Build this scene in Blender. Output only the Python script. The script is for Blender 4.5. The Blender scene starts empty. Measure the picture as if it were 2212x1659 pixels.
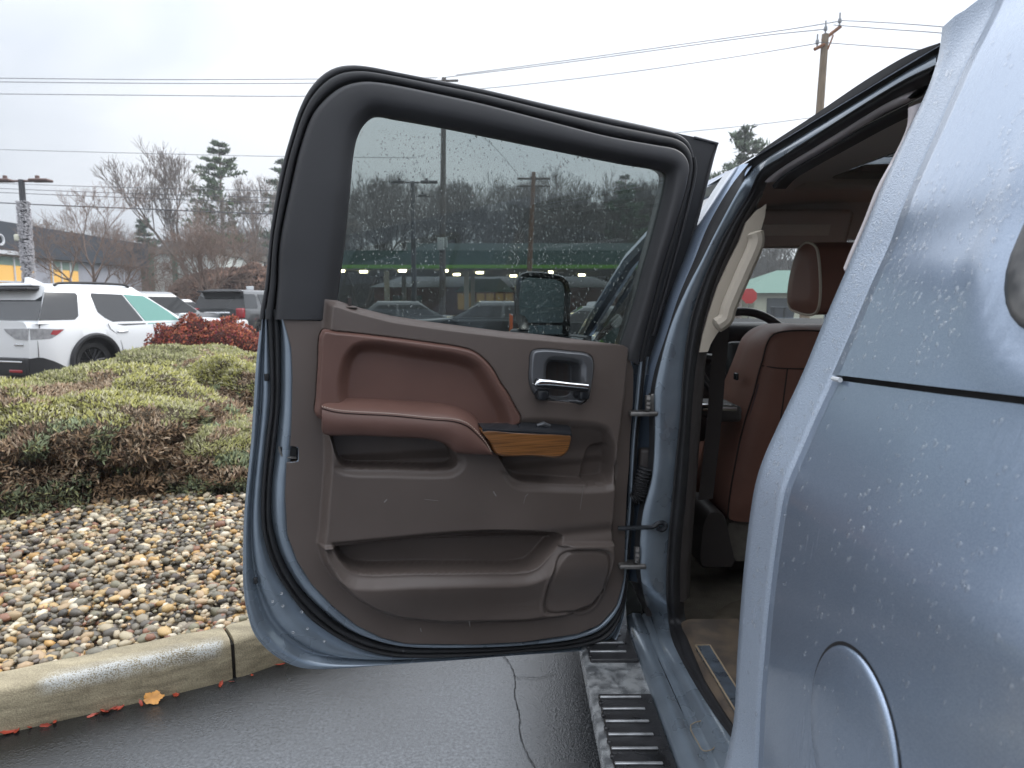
import bpy, bmesh, math, random
import numpy as np
from mathutils import Matrix, Vector, Euler
from mathutils import noise as _mn
def noise3(v): return _mn.noise(v)

random.seed(7)
rng = np.random.default_rng(11)
scene = bpy.context.scene
COL = scene.collection

# ------------------------------------------------------------------ camera, sky, sun, exposure
F, CX, CY, CAMH = 1534.0, 1106.0, 829.5, 1.38          # focal length and centre in pixels of a 2212 px wide frame
PITCH = math.atan(174.5 / F)
cam_d = bpy.data.cameras.new('camera'); cam = bpy.data.objects.new('camera', cam_d); COL.objects.link(cam)
cam_d.sensor_width = 36.0; cam_d.lens = 36.0 * F / 2212.0
cam.location = (0, 0, CAMH); cam.rotation_euler = (math.pi / 2 - PITCH, 0, 0)
cam_d.clip_start = 0.02; cam_d.clip_end = 2000
cam_d.dof.use_dof = True; cam_d.dof.focus_distance = 1.55; cam_d.dof.aperture_fstop = 9.0
scene.camera = cam

SUN_EL, SUN_AZ = math.radians(42), math.radians(60)     # azimuth clockwise from +Y
world = bpy.data.worlds.new('World'); scene.world = world; world.use_nodes = True
def build_sky():
    nt = world.node_tree; N = nt.nodes; L = nt.links
    N.clear()
    out = N.new('ShaderNodeOutputWorld'); bg = N.new('ShaderNodeBackground'); bg.inputs[1].default_value = 1.0
    sky = N.new('ShaderNodeTexSky'); sky.sky_type = 'NISHITA'; sky.sun_disc = False
    sky.sun_elevation = SUN_EL; sky.sun_rotation = SUN_AZ; sky.air_density = 1.0; sky.dust_density = 4.0
    sc = N.new('ShaderNodeVectorMath'); sc.operation = 'SCALE'; sc.inputs['Scale'].default_value = 0.09
    L.new(sky.outputs[0], sc.inputs[0])
    tc = N.new('ShaderNodeTexCoord')
    mp = N.new('ShaderNodeMapping'); mp.inputs['Scale'].default_value = (1.0, 1.0, 2.2)
    L.new(tc.outputs['Generated'], mp.inputs[0])
    no = N.new('ShaderNodeTexNoise'); no.inputs['Scale'].default_value = 2.0; no.inputs['Detail'].default_value = 5
    no.inputs['Roughness'].default_value = 0.5; no.inputs['Distortion'].default_value = 0.4
    L.new(mp.outputs[0], no.inputs['Vector'])
    rp = N.new('ShaderNodeValToRGB')
    rp.color_ramp.elements[0].position = 0.38; rp.color_ramp.elements[0].color = (0.30, 0.325, 0.362, 1)
    rp.color_ramp.elements[1].position = 0.60; rp.color_ramp.elements[1].color = (0.41, 0.425, 0.45, 1)
    L.new(no.outputs['Fac'], rp.inputs[0])
    # thicker, duller cloud to the left (north-west), brighter towards the hidden sun: a plain overcast gradient
    dot = N.new('ShaderNodeVectorMath'); dot.operation = 'DOT_PRODUCT'
    dot.inputs[1].default_value = (math.sin(SUN_AZ) * math.cos(SUN_EL), math.cos(SUN_AZ) * math.cos(SUN_EL), math.sin(SUN_EL))
    L.new(tc.outputs['Generated'], dot.inputs[0])
    m1 = N.new('ShaderNodeMapRange'); m1.inputs['From Min'].default_value = 0.0; m1.inputs['From Max'].default_value = 1.0
    m1.inputs['To Min'].default_value = 0.96; m1.inputs['To Max'].default_value = 1.42
    L.new(dot.outputs['Value'], m1.inputs['Value'])
    # CIE overcast: the zenith is brighter than the horizon
    sx = N.new('ShaderNodeSeparateXYZ'); L.new(tc.outputs['Generated'], sx.inputs[0])
    m2 = N.new('ShaderNodeMapRange'); m2.inputs['To Min'].default_value = 1.0; m2.inputs['To Max'].default_value = 3.0
    zz = N.new('ShaderNodeMath'); zz.operation = 'POWER'; zz.use_clamp = True; zz.inputs[1].default_value = 1.8; L.new(sx.outputs['Z'], zz.inputs[0])
    L.new(zz.outputs[0], m2.inputs['Value'])
    mu = N.new('ShaderNodeMath'); mu.operation = 'MULTIPLY'; L.new(m1.outputs[0], mu.inputs[0]); L.new(m2.outputs[0], mu.inputs[1])
    s2 = N.new('ShaderNodeVectorMath'); s2.operation = 'SCALE'; L.new(rp.outputs[0], s2.inputs[0]); L.new(mu.outputs[0], s2.inputs['Scale'])
    mix = N.new('ShaderNodeMix'); mix.data_type = 'RGBA'; mix.inputs[0].default_value = 0.93
    L.new(sc.outputs[0], mix.inputs[6]); L.new(s2.outputs[0], mix.inputs[7])
    L.new(mix.outputs[2], bg.inputs[0]); L.new(bg.outputs[0], out.inputs[0])
build_sky()
sun_d = bpy.data.lights.new('sun', 'SUN'); sun = bpy.data.objects.new('sun', sun_d); COL.objects.link(sun)
sun_d.energy = 0.5; sun_d.angle = math.radians(25); sun_d.color = (1, 0.97, 0.93)
sun.rotation_euler = (math.pi / 2 - SUN_EL, 0, -SUN_AZ + math.pi); sun.location = (10, 10, 30)
vs = scene.view_settings
scene.display_settings.display_device = 'sRGB'
vs.view_transform = 'Standard'; vs.look = 'None'; vs.gamma = 1; vs.use_curve_mapping = False; vs.exposure = 1.12
scene.cycles.max_bounces = 10; scene.cycles.transparent_max_bounces = 16; scene.cycles.transmission_bounces = 10
scene.cycles.caustics_reflective = False; scene.cycles.caustics_refractive = False
scene.cycles.sample_clamp_indirect = 4.0

# ------------------------------------------------------------------ helpers
CAMP = np.array([0, 0, CAMH])
_s, _c = math.sin(PITCH), math.cos(PITCH)
def ray(px, py):
    a = (px - CX) / F; b = -(py - CY) / F
    return np.array([a, _c + b * _s, -_s + b * _c])
def at_y(px, py, Y): d = ray(px, py); return CAMP + d * (Y / d[1])
def at_z(px, py, z): d = ray(px, py); return CAMP + d * ((z - CAMH) / d[2])
def at_x(px, py, X): d = ray(px, py); return CAMP + d * (X / d[0])

WM = {}
def setprops(o, label=None, cat=None, group=None, kind=None):
    if label: o['label'] = label
    if cat: o['category'] = cat
    if group: o['group'] = group
    if kind: o['kind'] = kind
    return o
def mesh(name, v, f, mat=None, smooth=True, angle=35):
    me = bpy.data.meshes.new(name)
    me.from_pydata([tuple(map(float, p)) for p in v], [], f)
    me.validate(); me.update()
    if mat: me.materials.append(mat)
    if smooth:
        me.shade_smooth()
        if angle: me.set_sharp_from_angle(angle=math.radians(angle))
    return me
def link(name, me, parent=None, M=None, local=False, **kw):
    """local=True: vertices are in the parent's own frame; otherwise in world space."""
    o = bpy.data.objects.new(name, me); COL.objects.link(o)
    if parent is not None:
        o.parent = parent
        if not local: o.matrix_parent_inverse = WM[parent].inverted()
    if M is not None: o.matrix_basis = M
    WM[o] = (WM[parent] if (parent is not None and local) else Matrix.Identity(4)) @ (M or Matrix.Identity(4))
    return setprops(o, **kw)
def empty(name, loc, rotz=0.0, **kw):
    M = Matrix.Translation(loc) @ Matrix.Rotation(rotz, 4, 'Z')
    o = bpy.data.objects.new(name, None); COL.objects.link(o); o.matrix_basis = M; o.empty_display_size = 0.1
    WM[o] = M
    return setprops(o, **kw)
def copy_tree(o, parent=None):
    c = o.copy(); COL.objects.link(c)
    if parent is not None: c.parent = parent
    for ch in list(o.children): copy_tree(ch, c)
    return c

class MB:
    def __init__(s): s.v = []; s.f = []
    def add(s, v, f):
        n = len(s.v); s.v.extend([tuple(map(float, p)) for p in v]); s.f.extend([tuple(i + n for i in q) for q in f]); return s
    def box(s, c, d, R=None):
        x, y, z = d[0] / 2, d[1] / 2, d[2] / 2
        P = [Vector((a * x, b * y, e * z)) for a in (-1, 1) for b in (-1, 1) for e in (-1, 1)]
        if R is not None: P = [R @ p for p in P]
        return s.add([(p.x + c[0], p.y + c[1], p.z + c[2]) for p in P],
                     [(0, 1, 3, 2), (4, 6, 7, 5), (0, 4, 5, 1), (2, 3, 7, 6), (0, 2, 6, 4), (1, 5, 7, 3)])
    def bbox(s, lo, hi): return s.box([(a + b) / 2 for a, b in zip(lo, hi)], [abs(b - a) for a, b in zip(lo, hi)])
    def rbox(s, c, d, r, R=None, seg=3):
        bm = bmesh.new(); bmesh.ops.create_cube(bm, size=1)
        for v in bm.verts: v.co = Vector((v.co.x * d[0], v.co.y * d[1], v.co.z * d[2]))
        bmesh.ops.bevel(bm, geom=list(bm.edges), offset=r, segments=seg, affect='EDGES', profile=0.5)
        bm.verts.ensure_lookup_table()
        P = [(R @ v.co if R is not None else v.co) for v in bm.verts]
        s.add([(p.x + c[0], p.y + c[1], p.z + c[2]) for p in P], [tuple(v.index for v in f.verts) for f in bm.faces]); bm.free(); return s
    def tube(s, pts, r, n=8, closed=False, caps=True):
        pts = [Vector(p) for p in pts]; m = len(pts); rs = r if hasattr(r, '__len__') else [r] * m
        rings = []; up = Vector((0, 0, 1)); prev = None
        for i, p in enumerate(pts):
            a = pts[i - 1] if (i > 0 or closed) else pts[i]; b = pts[(i + 1) % m] if (i < m - 1 or closed) else pts[i]
            t = (b - a); t = t.normalized() if t.length > 1e-9 else Vector((0, 0, 1))
            if prev is None: prev = t.orthogonal().normalized()
            u = prev - t * prev.dot(t); u = u.normalized() if u.length > 1e-6 else t.orthogonal().normalized()
            prev = u; w = t.cross(u)
            rings.append([p + (u * math.cos(2 * math.pi * k / n) + w * math.sin(2 * math.pi * k / n)) * rs[i] for k in range(n)])
        V = [q for R in rings for q in R]; Fc = []
        for i in range(m if closed else m - 1):
            j = (i + 1) % m
            for k in range(n): Fc.append((i * n + k, i * n + (k + 1) % n, j * n + (k + 1) % n, j * n + k))
        if caps and not closed: Fc += [tuple(range(n))[::-1], tuple((m - 1) * n + k for k in range(n))]
        return s.add(V, Fc)
    def loft(s, rows, close_u=False, close_v=False, flip=False):
        n = len(rows[0]); V = [p for r in rows for p in r]; Fc = []
        R = len(rows)
        for i in range(R if close_v else R - 1):
            for k in range(n if close_u else n - 1):
                a, b = i * n + k, i * n + (k + 1) % n; c, d = ((i + 1) % R) * n + (k + 1) % n, ((i + 1) % R) * n + k
                Fc.append((a, d, c, b) if flip else (a, b, c, d))
        return s.add(V, Fc)
    def prism(s, top, bot):
        n = len(top)
        s.add(list(top) + list(bot), [tuple(range(n)), tuple(range(2 * n - 1, n - 1, -1))] + [(i, n + i, n + (i + 1) % n, (i + 1) % n) for i in range(n)])
        return s
    def cyl(s, p, q, r, n=16, r2=None): return s.tube([p, q], [r, r if r2 is None else r2], n)
    def obj(s, name, mat, parent=None, local=False, smooth=True, angle=35, M=None, **kw):
        return link(name, mesh(name, s.v, s.f, mat, smooth, angle), parent, M, local, **kw)

def cat_rom(P, per=6, closed=False):
    P = [np.array(p, float) for p in P]; n = len(P); out = []
    for i in range(n if closed else n - 1):
        p0 = P[i - 1] if (closed or i > 0) else P[i]; p1 = P[i]; p2 = P[(i + 1) % n]; p3 = P[(i + 2) % n] if (closed or i + 2 < n) else p2
        d1, d2, d3 = [max(np.linalg.norm(b - a), 1e-6) ** 0.5 for a, b in ((p0, p1), (p1, p2), (p2, p3))]
        m1 = (p2 - p1) / d2 - (p2 - p0) / (d1 + d2) + (p1 - p0) / d1 if i > 0 or closed else (p2 - p1) / d2
        m2 = (p3 - p2) / d3 - (p3 - p1) / (d2 + d3) + (p2 - p1) / d2 if (i + 2 < n or closed) else (p2 - p1) / d2
        m1 = m1 * d2; m2 = m2 * d2
        for k in range(per):
            t = k / per
            out.append((2 * t**3 - 3 * t**2 + 1) * p1 + (t**3 - 2 * t**2 + t) * m1 + (-2 * t**3 + 3 * t**2) * p2 + (t**3 - t**2) * m2)
    if not closed: out.append(P[-1])
    return out
def resample(P, n, closed=False):
    P = np.array([np.array(p, float) for p in P])
    if closed: P = np.vstack([P, P[:1]])
    d = np.r_[0, np.cumsum(np.linalg.norm(np.diff(P, axis=0), axis=1))]
    t = np.linspace(0, d[-1], n + 1)[:-1] if closed else np.linspace(0, d[-1], n)
    return np.stack([np.interp(t, d, P[:, k]) for k in range(P.shape[1])], 1)
def smooth_line(P, n, per=6): return resample(cat_rom(P, per), n)
def ss(x): x = np.clip(x, 0, 1); return x * x * (3 - 2 * x)
def lerp(a, b, t): return a + (b - a) * t
def poly_sd(X, Y, poly):
    """signed distance to a closed polygon, negative inside"""
    P = np.array(poly); Q = np.roll(P, -1, 0)
    d2 = np.full(X.shape, 1e9); ins = np.zeros(X.shape, bool)
    for (ax, ay), (bx, by) in zip(P, Q):
        ex, ey = bx - ax, by - ay; l2 = ex * ex + ey * ey + 1e-12
        t = np.clip(((X - ax) * ex + (Y - ay) * ey) / l2, 0, 1)
        d2 = np.minimum(d2, (X - ax - t * ex) ** 2 + (Y - ay - t * ey) ** 2)
        c = ((ay > Y) != (by > Y)); 
        with np.errstate(divide='ignore', invalid='ignore'):
            ins ^= c & (X < (bx - ax) * (Y - ay) / (by - ay + 1e-15) + ax)
    d = np.sqrt(d2); return np.where(ins, -d, d)
def nearest_on(poly, x, y):
    P = np.array(poly); Q = np.roll(P, -1, 0); E = Q - P
    t = np.clip(((x - P[:, 0]) * E[:, 0] + (y - P[:, 1]) * E[:, 1]) / ((E ** 2).sum(1) + 1e-12), 0, 1)
    C = P + E * t[:, None]; k = np.argmin((C[:, 0] - x) ** 2 + (C[:, 1] - y) ** 2); return C[k]
def fast_mesh(name, V, Fc, mat, col=None, smooth=False, vn=None):
    """numpy arrays -> mesh; Fc is (n, k)"""
    me = bpy.data.meshes.new(name); V = np.asarray(V, np.float32); Fc = np.asarray(Fc, np.int32)
    nf, k = Fc.shape
    me.vertices.add(len(V)); me.vertices.foreach_set('co', V.ravel())
    me.loops.add(nf * k); me.loops.foreach_set('vertex_index', Fc.ravel())
    me.polygons.add(nf); me.polygons.foreach_set('loop_start', np.arange(0, nf * k, k, dtype=np.int32))
    me.polygons.foreach_set('loop_total', np.full(nf, k, np.int32))
    me.update(calc_edges=True)
    if col is not None:
        a = me.color_attributes.new('col', 'FLOAT_COLOR', 'POINT'); c = np.ones((len(V), 4), np.float32); c[:, :3] = col
        a.data.foreach_set('color', c.ravel())
    me.materials.append(mat)
    if smooth or vn is not None: me.shade_smooth()
    if vn is not None: me.normals_split_custom_set_from_vertices(np.asarray(vn, np.float32).tolist())
    return me

# ------------------------------------------------------------------ materials
def new_mat(name):
    m = bpy.data.materials.new(name); m.use_nodes = True; nt = m.node_tree; nt.nodes.clear()
    out = nt.nodes.new('ShaderNodeOutputMaterial'); return m, nt.nodes, nt.links, out
def M(name, col, rough=0.5, metal=0.0, coat=0.0, bump=0.0, bs=60.0, var=0.0, vs_=8.0, rvar=0.0, spec=0.5, stretch=(1, 1, 1), emit=None, es=0.0,
      trans=0.0, ior=1.45, col2=None, attr=False, detail=3, bdist=0.002, sheen=0.0, rnd=None):
    m, N, L, out = new_mat(name)
    b = N.new('ShaderNodeBsdfPrincipled'); L.new(b.outputs[0], out.inputs[0]); I = b.inputs
    I['Roughness'].default_value = rough; I['Metallic'].default_value = metal; I['Coat Weight'].default_value = coat
    I['Coat Roughness'].default_value = 0.04; I['Specular IOR Level'].default_value = spec; I['IOR'].default_value = ior
    I['Transmission Weight'].default_value = trans; I['Base Color'].default_value = (*col, 1); I['Sheen Weight'].default_value = sheen
    if emit: I['Emission Color'].default_value = (*emit, 1); I['Emission Strength'].default_value = es
    tc = N.new('ShaderNodeTexCoord'); mp = N.new('ShaderNodeMapping'); mp.inputs['Scale'].default_value = stretch
    L.new(tc.outputs['Object'], mp.inputs[0])
    src = None
    if attr:
        at = N.new('ShaderNodeAttribute'); at.attribute_name = 'col'; src = at.outputs['Color']
    if rnd:
        oi = N.new('ShaderNodeObjectInfo'); r = N.new('ShaderNodeValToRGB'); r.color_ramp.interpolation = 'CONSTANT'
        el = r.color_ramp.elements
        while len(el) < len(rnd): el.new(0.5)
        for i, cc in enumerate(rnd): el[i].position = i / len(rnd); el[i].color = (*cc, 1)
        L.new(oi.outputs['Random'], r.inputs[0]); src = r.outputs[0]
    if var > 0 or col2 or rvar > 0:
        no = N.new('ShaderNodeTexNoise'); no.inputs['Scale'].default_value = vs_; no.inputs['Detail'].default_value = detail
        L.new(mp.outputs[0], no.inputs['Vector'])
        if var > 0 or col2:
            mx = N.new('ShaderNodeMix'); mx.data_type = 'RGBA'
            if col2:
                mr = N.new('ShaderNodeMapRange'); mr.inputs['From Min'].default_value = 0.38; mr.inputs['From Max'].default_value = 0.62
                L.new(no.outputs['Fac'], mr.inputs['Value']); L.new(mr.outputs[0], mx.inputs[0])
                mx.inputs[6].default_value = (*col, 1); mx.inputs[7].default_value = (*col2, 1)
            else:
                mx.blend_type = 'MULTIPLY'; mx.inputs[0].default_value = 1.0
                mr = N.new('ShaderNodeMapRange'); mr.inputs['From Min'].default_value = 0.25; mr.inputs['From Max'].default_value = 0.75
                mr.inputs['To Min'].default_value = 1 - var; mr.inputs['To Max'].default_value = 1 + var
                L.new(no.outputs['Fac'], mr.inputs['Value'])
                mx.inputs[6].default_value = (*col, 1)
                if src is not None: L.new(src, mx.inputs[6])
                L.new(mr.outputs[0], mx.inputs[7])
            src = mx.outputs[2]
        if rvar > 0:
            mr2 = N.new('ShaderNodeMapRange'); mr2.inputs['From Min'].default_value = 0.3; mr2.inputs['From Max'].default_value = 0.7
            mr2.inputs['To Min'].default_value = max(rough - rvar, 0.02); mr2.inputs['To Max'].default_value = min(rough + rvar, 1)
            L.new(no.outputs['Fac'], mr2.inputs['Value']); L.new(mr2.outputs[0], I['Roughness'])
    if src is not None: L.new(src, I['Base Color'])
    if bump > 0:
        nb = N.new('ShaderNodeTexNoise'); nb.inputs['Scale'].default_value = bs; nb.inputs['Detail'].default_value = 4
        L.new(mp.outputs[0], nb.inputs['Vector'])
        bp = N.new('ShaderNodeBump'); bp.inputs['Strength'].default_value = bump; bp.inputs['Distance'].default_value = bdist
        L.new(nb.outputs['Fac'], bp.inputs['Height']); L.new(bp.outputs[0], I['Normal'])
    return m
def glass_pane(name, tint, ior=1.45, rough=0.0, refl=1.0):
    m, N, L, out = new_mat(name)
    t = N.new('ShaderNodeBsdfTransparent'); t.inputs[0].default_value = (*tint, 1)
    g = N.new('ShaderNodeBsdfGlossy'); g.inputs['Roughness'].default_value = rough; g.inputs['Color'].default_value = (refl, refl, refl, 1)
    fr = N.new('ShaderNodeFresnel'); fr.inputs[0].default_value = ior
    mx = N.new('ShaderNodeMixShader'); L.new(fr.outputs[0], mx.inputs[0]); L.new(t.outputs[0], mx.inputs[1]); L.new(g.outputs[0], mx.inputs[2])
    L.new(mx.outputs[0], out.inputs[0]); return m

def wet_paint(name, base, flake, streak=0.0, bead=0.0, metal=0.66):
    m, N, L, out = new_mat(name)
    b = N.new('ShaderNodeBsdfPrincipled'); L.new(b.outputs[0], out.inputs[0]); I = b.inputs
    tc = N.new('ShaderNodeTexCoord')
    I['Metallic'].default_value = metal; I['Roughness'].default_value = 0.30 + 0.12 * bead; I['Coat Weight'].default_value = 1.0; I['Coat Roughness'].default_value = 0.06
    fl = N.new('ShaderNodeTexVoronoi'); fl.inputs['Scale'].default_value = 2200; L.new(tc.outputs['Object'], fl.inputs['Vector'])
    mx = N.new('ShaderNodeMix'); mx.data_type = 'RGBA'; mx.inputs[6].default_value = (*base, 1); mx.inputs[7].default_value = (*flake, 1)
    sp = N.new('ShaderNodeSeparateColor'); L.new(fl.outputs['Color'], sp.inputs[0])
    mr = N.new('ShaderNodeMapRange'); mr.inputs['From Min'].default_value = 0.3; mr.inputs['From Max'].default_value = 1.0; L.new(sp.outputs[0], mr.inputs['Value'])
    L.new(mr.outputs[0], mx.inputs[0]); L.new(mx.outputs[2], I['Base Color'])
    if streak > 0:
        mp = N.new('ShaderNodeMapping'); mp.inputs['Scale'].default_value = (60, 60, 3.0); L.new(tc.outputs['Object'], mp.inputs[0])
        no = N.new('ShaderNodeTexNoise'); no.inputs['Scale'].default_value = 1.6; no.inputs['Detail'].default_value = 5; L.new(mp.outputs[0], no.inputs['Vector'])
        bl = N.new('ShaderNodeTexNoise'); bl.inputs['Scale'].default_value = 5.0; bl.inputs['Detail'].default_value = 3; L.new(tc.outputs['Object'], bl.inputs['Vector'])
        r1 = N.new('ShaderNodeMapRange'); r1.inputs['From Min'].default_value = 0.45; r1.inputs['From Max'].default_value = 0.62; L.new(bl.outputs['Fac'], r1.inputs['Value'])
        mu = N.new('ShaderNodeMath'); mu.operation = 'MULTIPLY'; L.new(no.outputs['Fac'], mu.inputs[0]); L.new(r1.outputs[0], mu.inputs[1])
        fn = N.new('ShaderNodeTexNoise'); fn.inputs['Scale'].default_value = 420; fn.inputs['Detail'].default_value = 2; L.new(tc.outputs['Object'], fn.inputs['Vector'])
        mu2 = N.new('ShaderNodeMath'); mu2.operation = 'MULTIPLY'; mu2.inputs[1].default_value = 0.10 + bead; L.new(fn.outputs['Fac'], mu2.inputs[0])
        ad = N.new('ShaderNodeMath'); ad.operation = 'ADD'; L.new(mu.outputs[0], ad.inputs[0]); L.new(mu2.outputs[0], ad.inputs[1])
        bp = N.new('ShaderNodeBump'); bp.inputs['Strength'].default_value = streak; bp.inputs['Distance'].default_value = 0.0012
        L.new(ad.outputs[0], bp.inputs['Height']); L.new(bp.outputs[0], I['Normal']); L.new(bp.outputs[0], I['Coat Normal'])
        r2 = N.new('ShaderNodeMapRange'); r2.inputs['To Min'].default_value = 0.10; r2.inputs['To Max'].default_value = 0.42
        L.new(mu.outputs[0], r2.inputs['Value']); L.new(r2.outputs[0], I['Coat Roughness'])
    return m

PAINT = wet_paint('blue_grey_paint', (0.27, 0.335, 0.44), (0.40, 0.475, 0.585))
PAINT_WET = wet_paint('wet_blue_grey_paint', (0.265, 0.335, 0.45), (0.40, 0.48, 0.60), streak=0.3, metal=0.62)
PAINT_BEAD_LIT = wet_paint('brightened_beaded_paint', (0.31, 0.37, 0.465), (0.44, 0.505, 0.60), streak=0.8, bead=0.9, metal=0.3)  # rain beads are in the bump; the paler colour paints in their scattered light
PAINT_IN = M('dusty_jamb_paint', (0.245, 0.295, 0.35), 0.32, metal=0.5, coat=0.8, var=0.18, vs_=9, rvar=0.12, bump=0.04, bs=200)
RUBBER = M('black_rubber', (0.018, 0.018, 0.02), 0.55, bump=0.15, bs=90, var=0.3, vs_=14)
BLACKTRIM = M('black_textured_plastic', (0.034, 0.034, 0.037), 0.5, bump=0.25, bs=900, var=0.15, vs_=5, bdist=0.0005)
PANEL = M('brown_textured_plastic', (0.115, 0.091, 0.080), 0.42, bump=0.35, bs=1300, var=0.10, vs_=6, bdist=0.0004, rvar=0.07)
LEATHER = M('saddle_leather', (0.128, 0.067, 0.053), 0.42, bump=0.35, bs=700, var=0.12, vs_=9, bdist=0.0006, rvar=0.06)
SEATLEATHER = M('brown_leather', (0.225, 0.108, 0.08), 0.5, spec=0.3, bump=0.3, bs=600, var=0.12, vs_=7, bdist=0.0006, rvar=0.07)
STITCH = M('cream_thread', (0.62, 0.52, 0.42), 0.7)
SEAM = M('dark_seam', (0.03, 0.016, 0.013), 0.7)
SATIN = M('satin_grey_plastic', (0.15, 0.155, 0.165), 0.3, metal=0.5)
CHROME = M('chrome', (0.82, 0.83, 0.84), 0.07, metal=1.0)
GLOSSBLACK = M('gloss_black_plastic', (0.022, 0.024, 0.028), 0.22)
BEIGE = M('beige_plastic', (0.50, 0.44, 0.36), 0.55, bump=0.1, bs=500)
HEADLINER = M('grey_headliner_fabric', (0.60, 0.56, 0.51), 0.9, bump=0.2, bs=600)
CARPET = M('muddy_carpet', (0.10, 0.085, 0.065), 0.95, bump=0.8, bs=260, var=0.5, vs_=11, col2=None, bdist=0.004)
DARKPLASTIC = M('dark_brown_plastic', (0.045, 0.038, 0.036), 0.5, bump=0.2, bs=800, var=0.2, vs_=8)
STEEL = M('grimy_steel', (0.20, 0.19, 0.18), 0.45, metal=0.7, var=0.5, vs_=40, rvar=0.2)
ALU = M('bright_wet_aluminium', (0.62, 0.64, 0.65), 0.24, metal=0.5, col2=(0.20, 0.21, 0.22), vs_=34, rvar=0.16, bump=0.25, bs=120)
ALU_RIB = M('worn_bright_rib', (0.42, 0.43, 0.44), 0.32, metal=0.6, var=0.4, vs_=40)
GRIME = M('black_step_rubber', (0.028, 0.028, 0.03), 0.35, var=0.5, vs_=18, rvar=0.2, bump=0.3, bs=160)
GLASS_DOOR = glass_pane('tinted_door_glass', (0.585, 0.622, 0.615), 1.5, refl=0.55)
GLASS_CLEAR = glass_pane('windscreen_glass', (0.92, 0.95, 0.94), 1.5)
GLASS_DARK = M('dark_privacy_glass', (0.014, 0.016, 0.018), 0.04, spec=0.6)
def drop_mat():
    m, N, L, out = new_mat('clinging_drop')
    t = N.new('ShaderNodeBsdfTransparent'); g = N.new('ShaderNodeBsdfGlossy'); g.inputs['Roughness'].default_value = 0.03
    lw = N.new('ShaderNodeLayerWeight'); pw = N.new('ShaderNodeMath'); pw.operation = 'POWER'; pw.inputs[1].default_value = 3.0; L.new(lw.outputs['Facing'], pw.inputs[0])
    ml = N.new('ShaderNodeMath'); ml.operation = 'MULTIPLY_ADD'; ml.inputs[1].default_value = 0.55; ml.inputs[2].default_value = 0.07; L.new(pw.outputs[0], ml.inputs[0])
    mx = N.new('ShaderNodeMixShader'); L.new(ml.outputs[0], mx.inputs[0]); L.new(t.outputs[0], mx.inputs[1]); L.new(g.outputs[0], mx.inputs[2]); L.new(mx.outputs[0], out.inputs[0]); return m
DROP = drop_mat()
WATER = M('water', (1, 1, 1), 0.0, trans=1.0, ior=1.33)
PRIVACY = M('grey_privacy_glass', (0.035, 0.038, 0.042), 0.05, coat=0.5)

def wood_mat():
    m, N, L, out = new_mat('polished_wood')
    b = N.new('ShaderNodeBsdfPrincipled'); L.new(b.outputs[0], out.inputs[0]); b.inputs['Roughness'].default_value = 0.28; b.inputs['Coat Weight'].default_value = 0.6
    tc = N.new('ShaderNodeTexCoord'); mp = N.new('ShaderNodeMapping'); mp.inputs['Scale'].default_value = (5, 40, 380); L.new(tc.outputs['Object'], mp.inputs[0])
    no = N.new('ShaderNodeTexNoise'); no.inputs['Scale'].default_value = 1; no.inputs['Detail'].default_value = 6; no.inputs['Distortion'].default_value = 1.4; L.new(mp.outputs[0], no.inputs['Vector'])
    r = N.new('ShaderNodeValToRGB'); e = r.color_ramp.elements; e[0].position = 0.34; e[0].color = (0.065, 0.028, 0.01, 1); e[1].position = 0.60; e[1].color = (0.27, 0.115, 0.036, 1)
    L.new(no.outputs['Fac'], r.inputs[0]); L.new(r.outputs[0], b.inputs['Base Color']); return m
WOOD = wood_mat()

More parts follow.
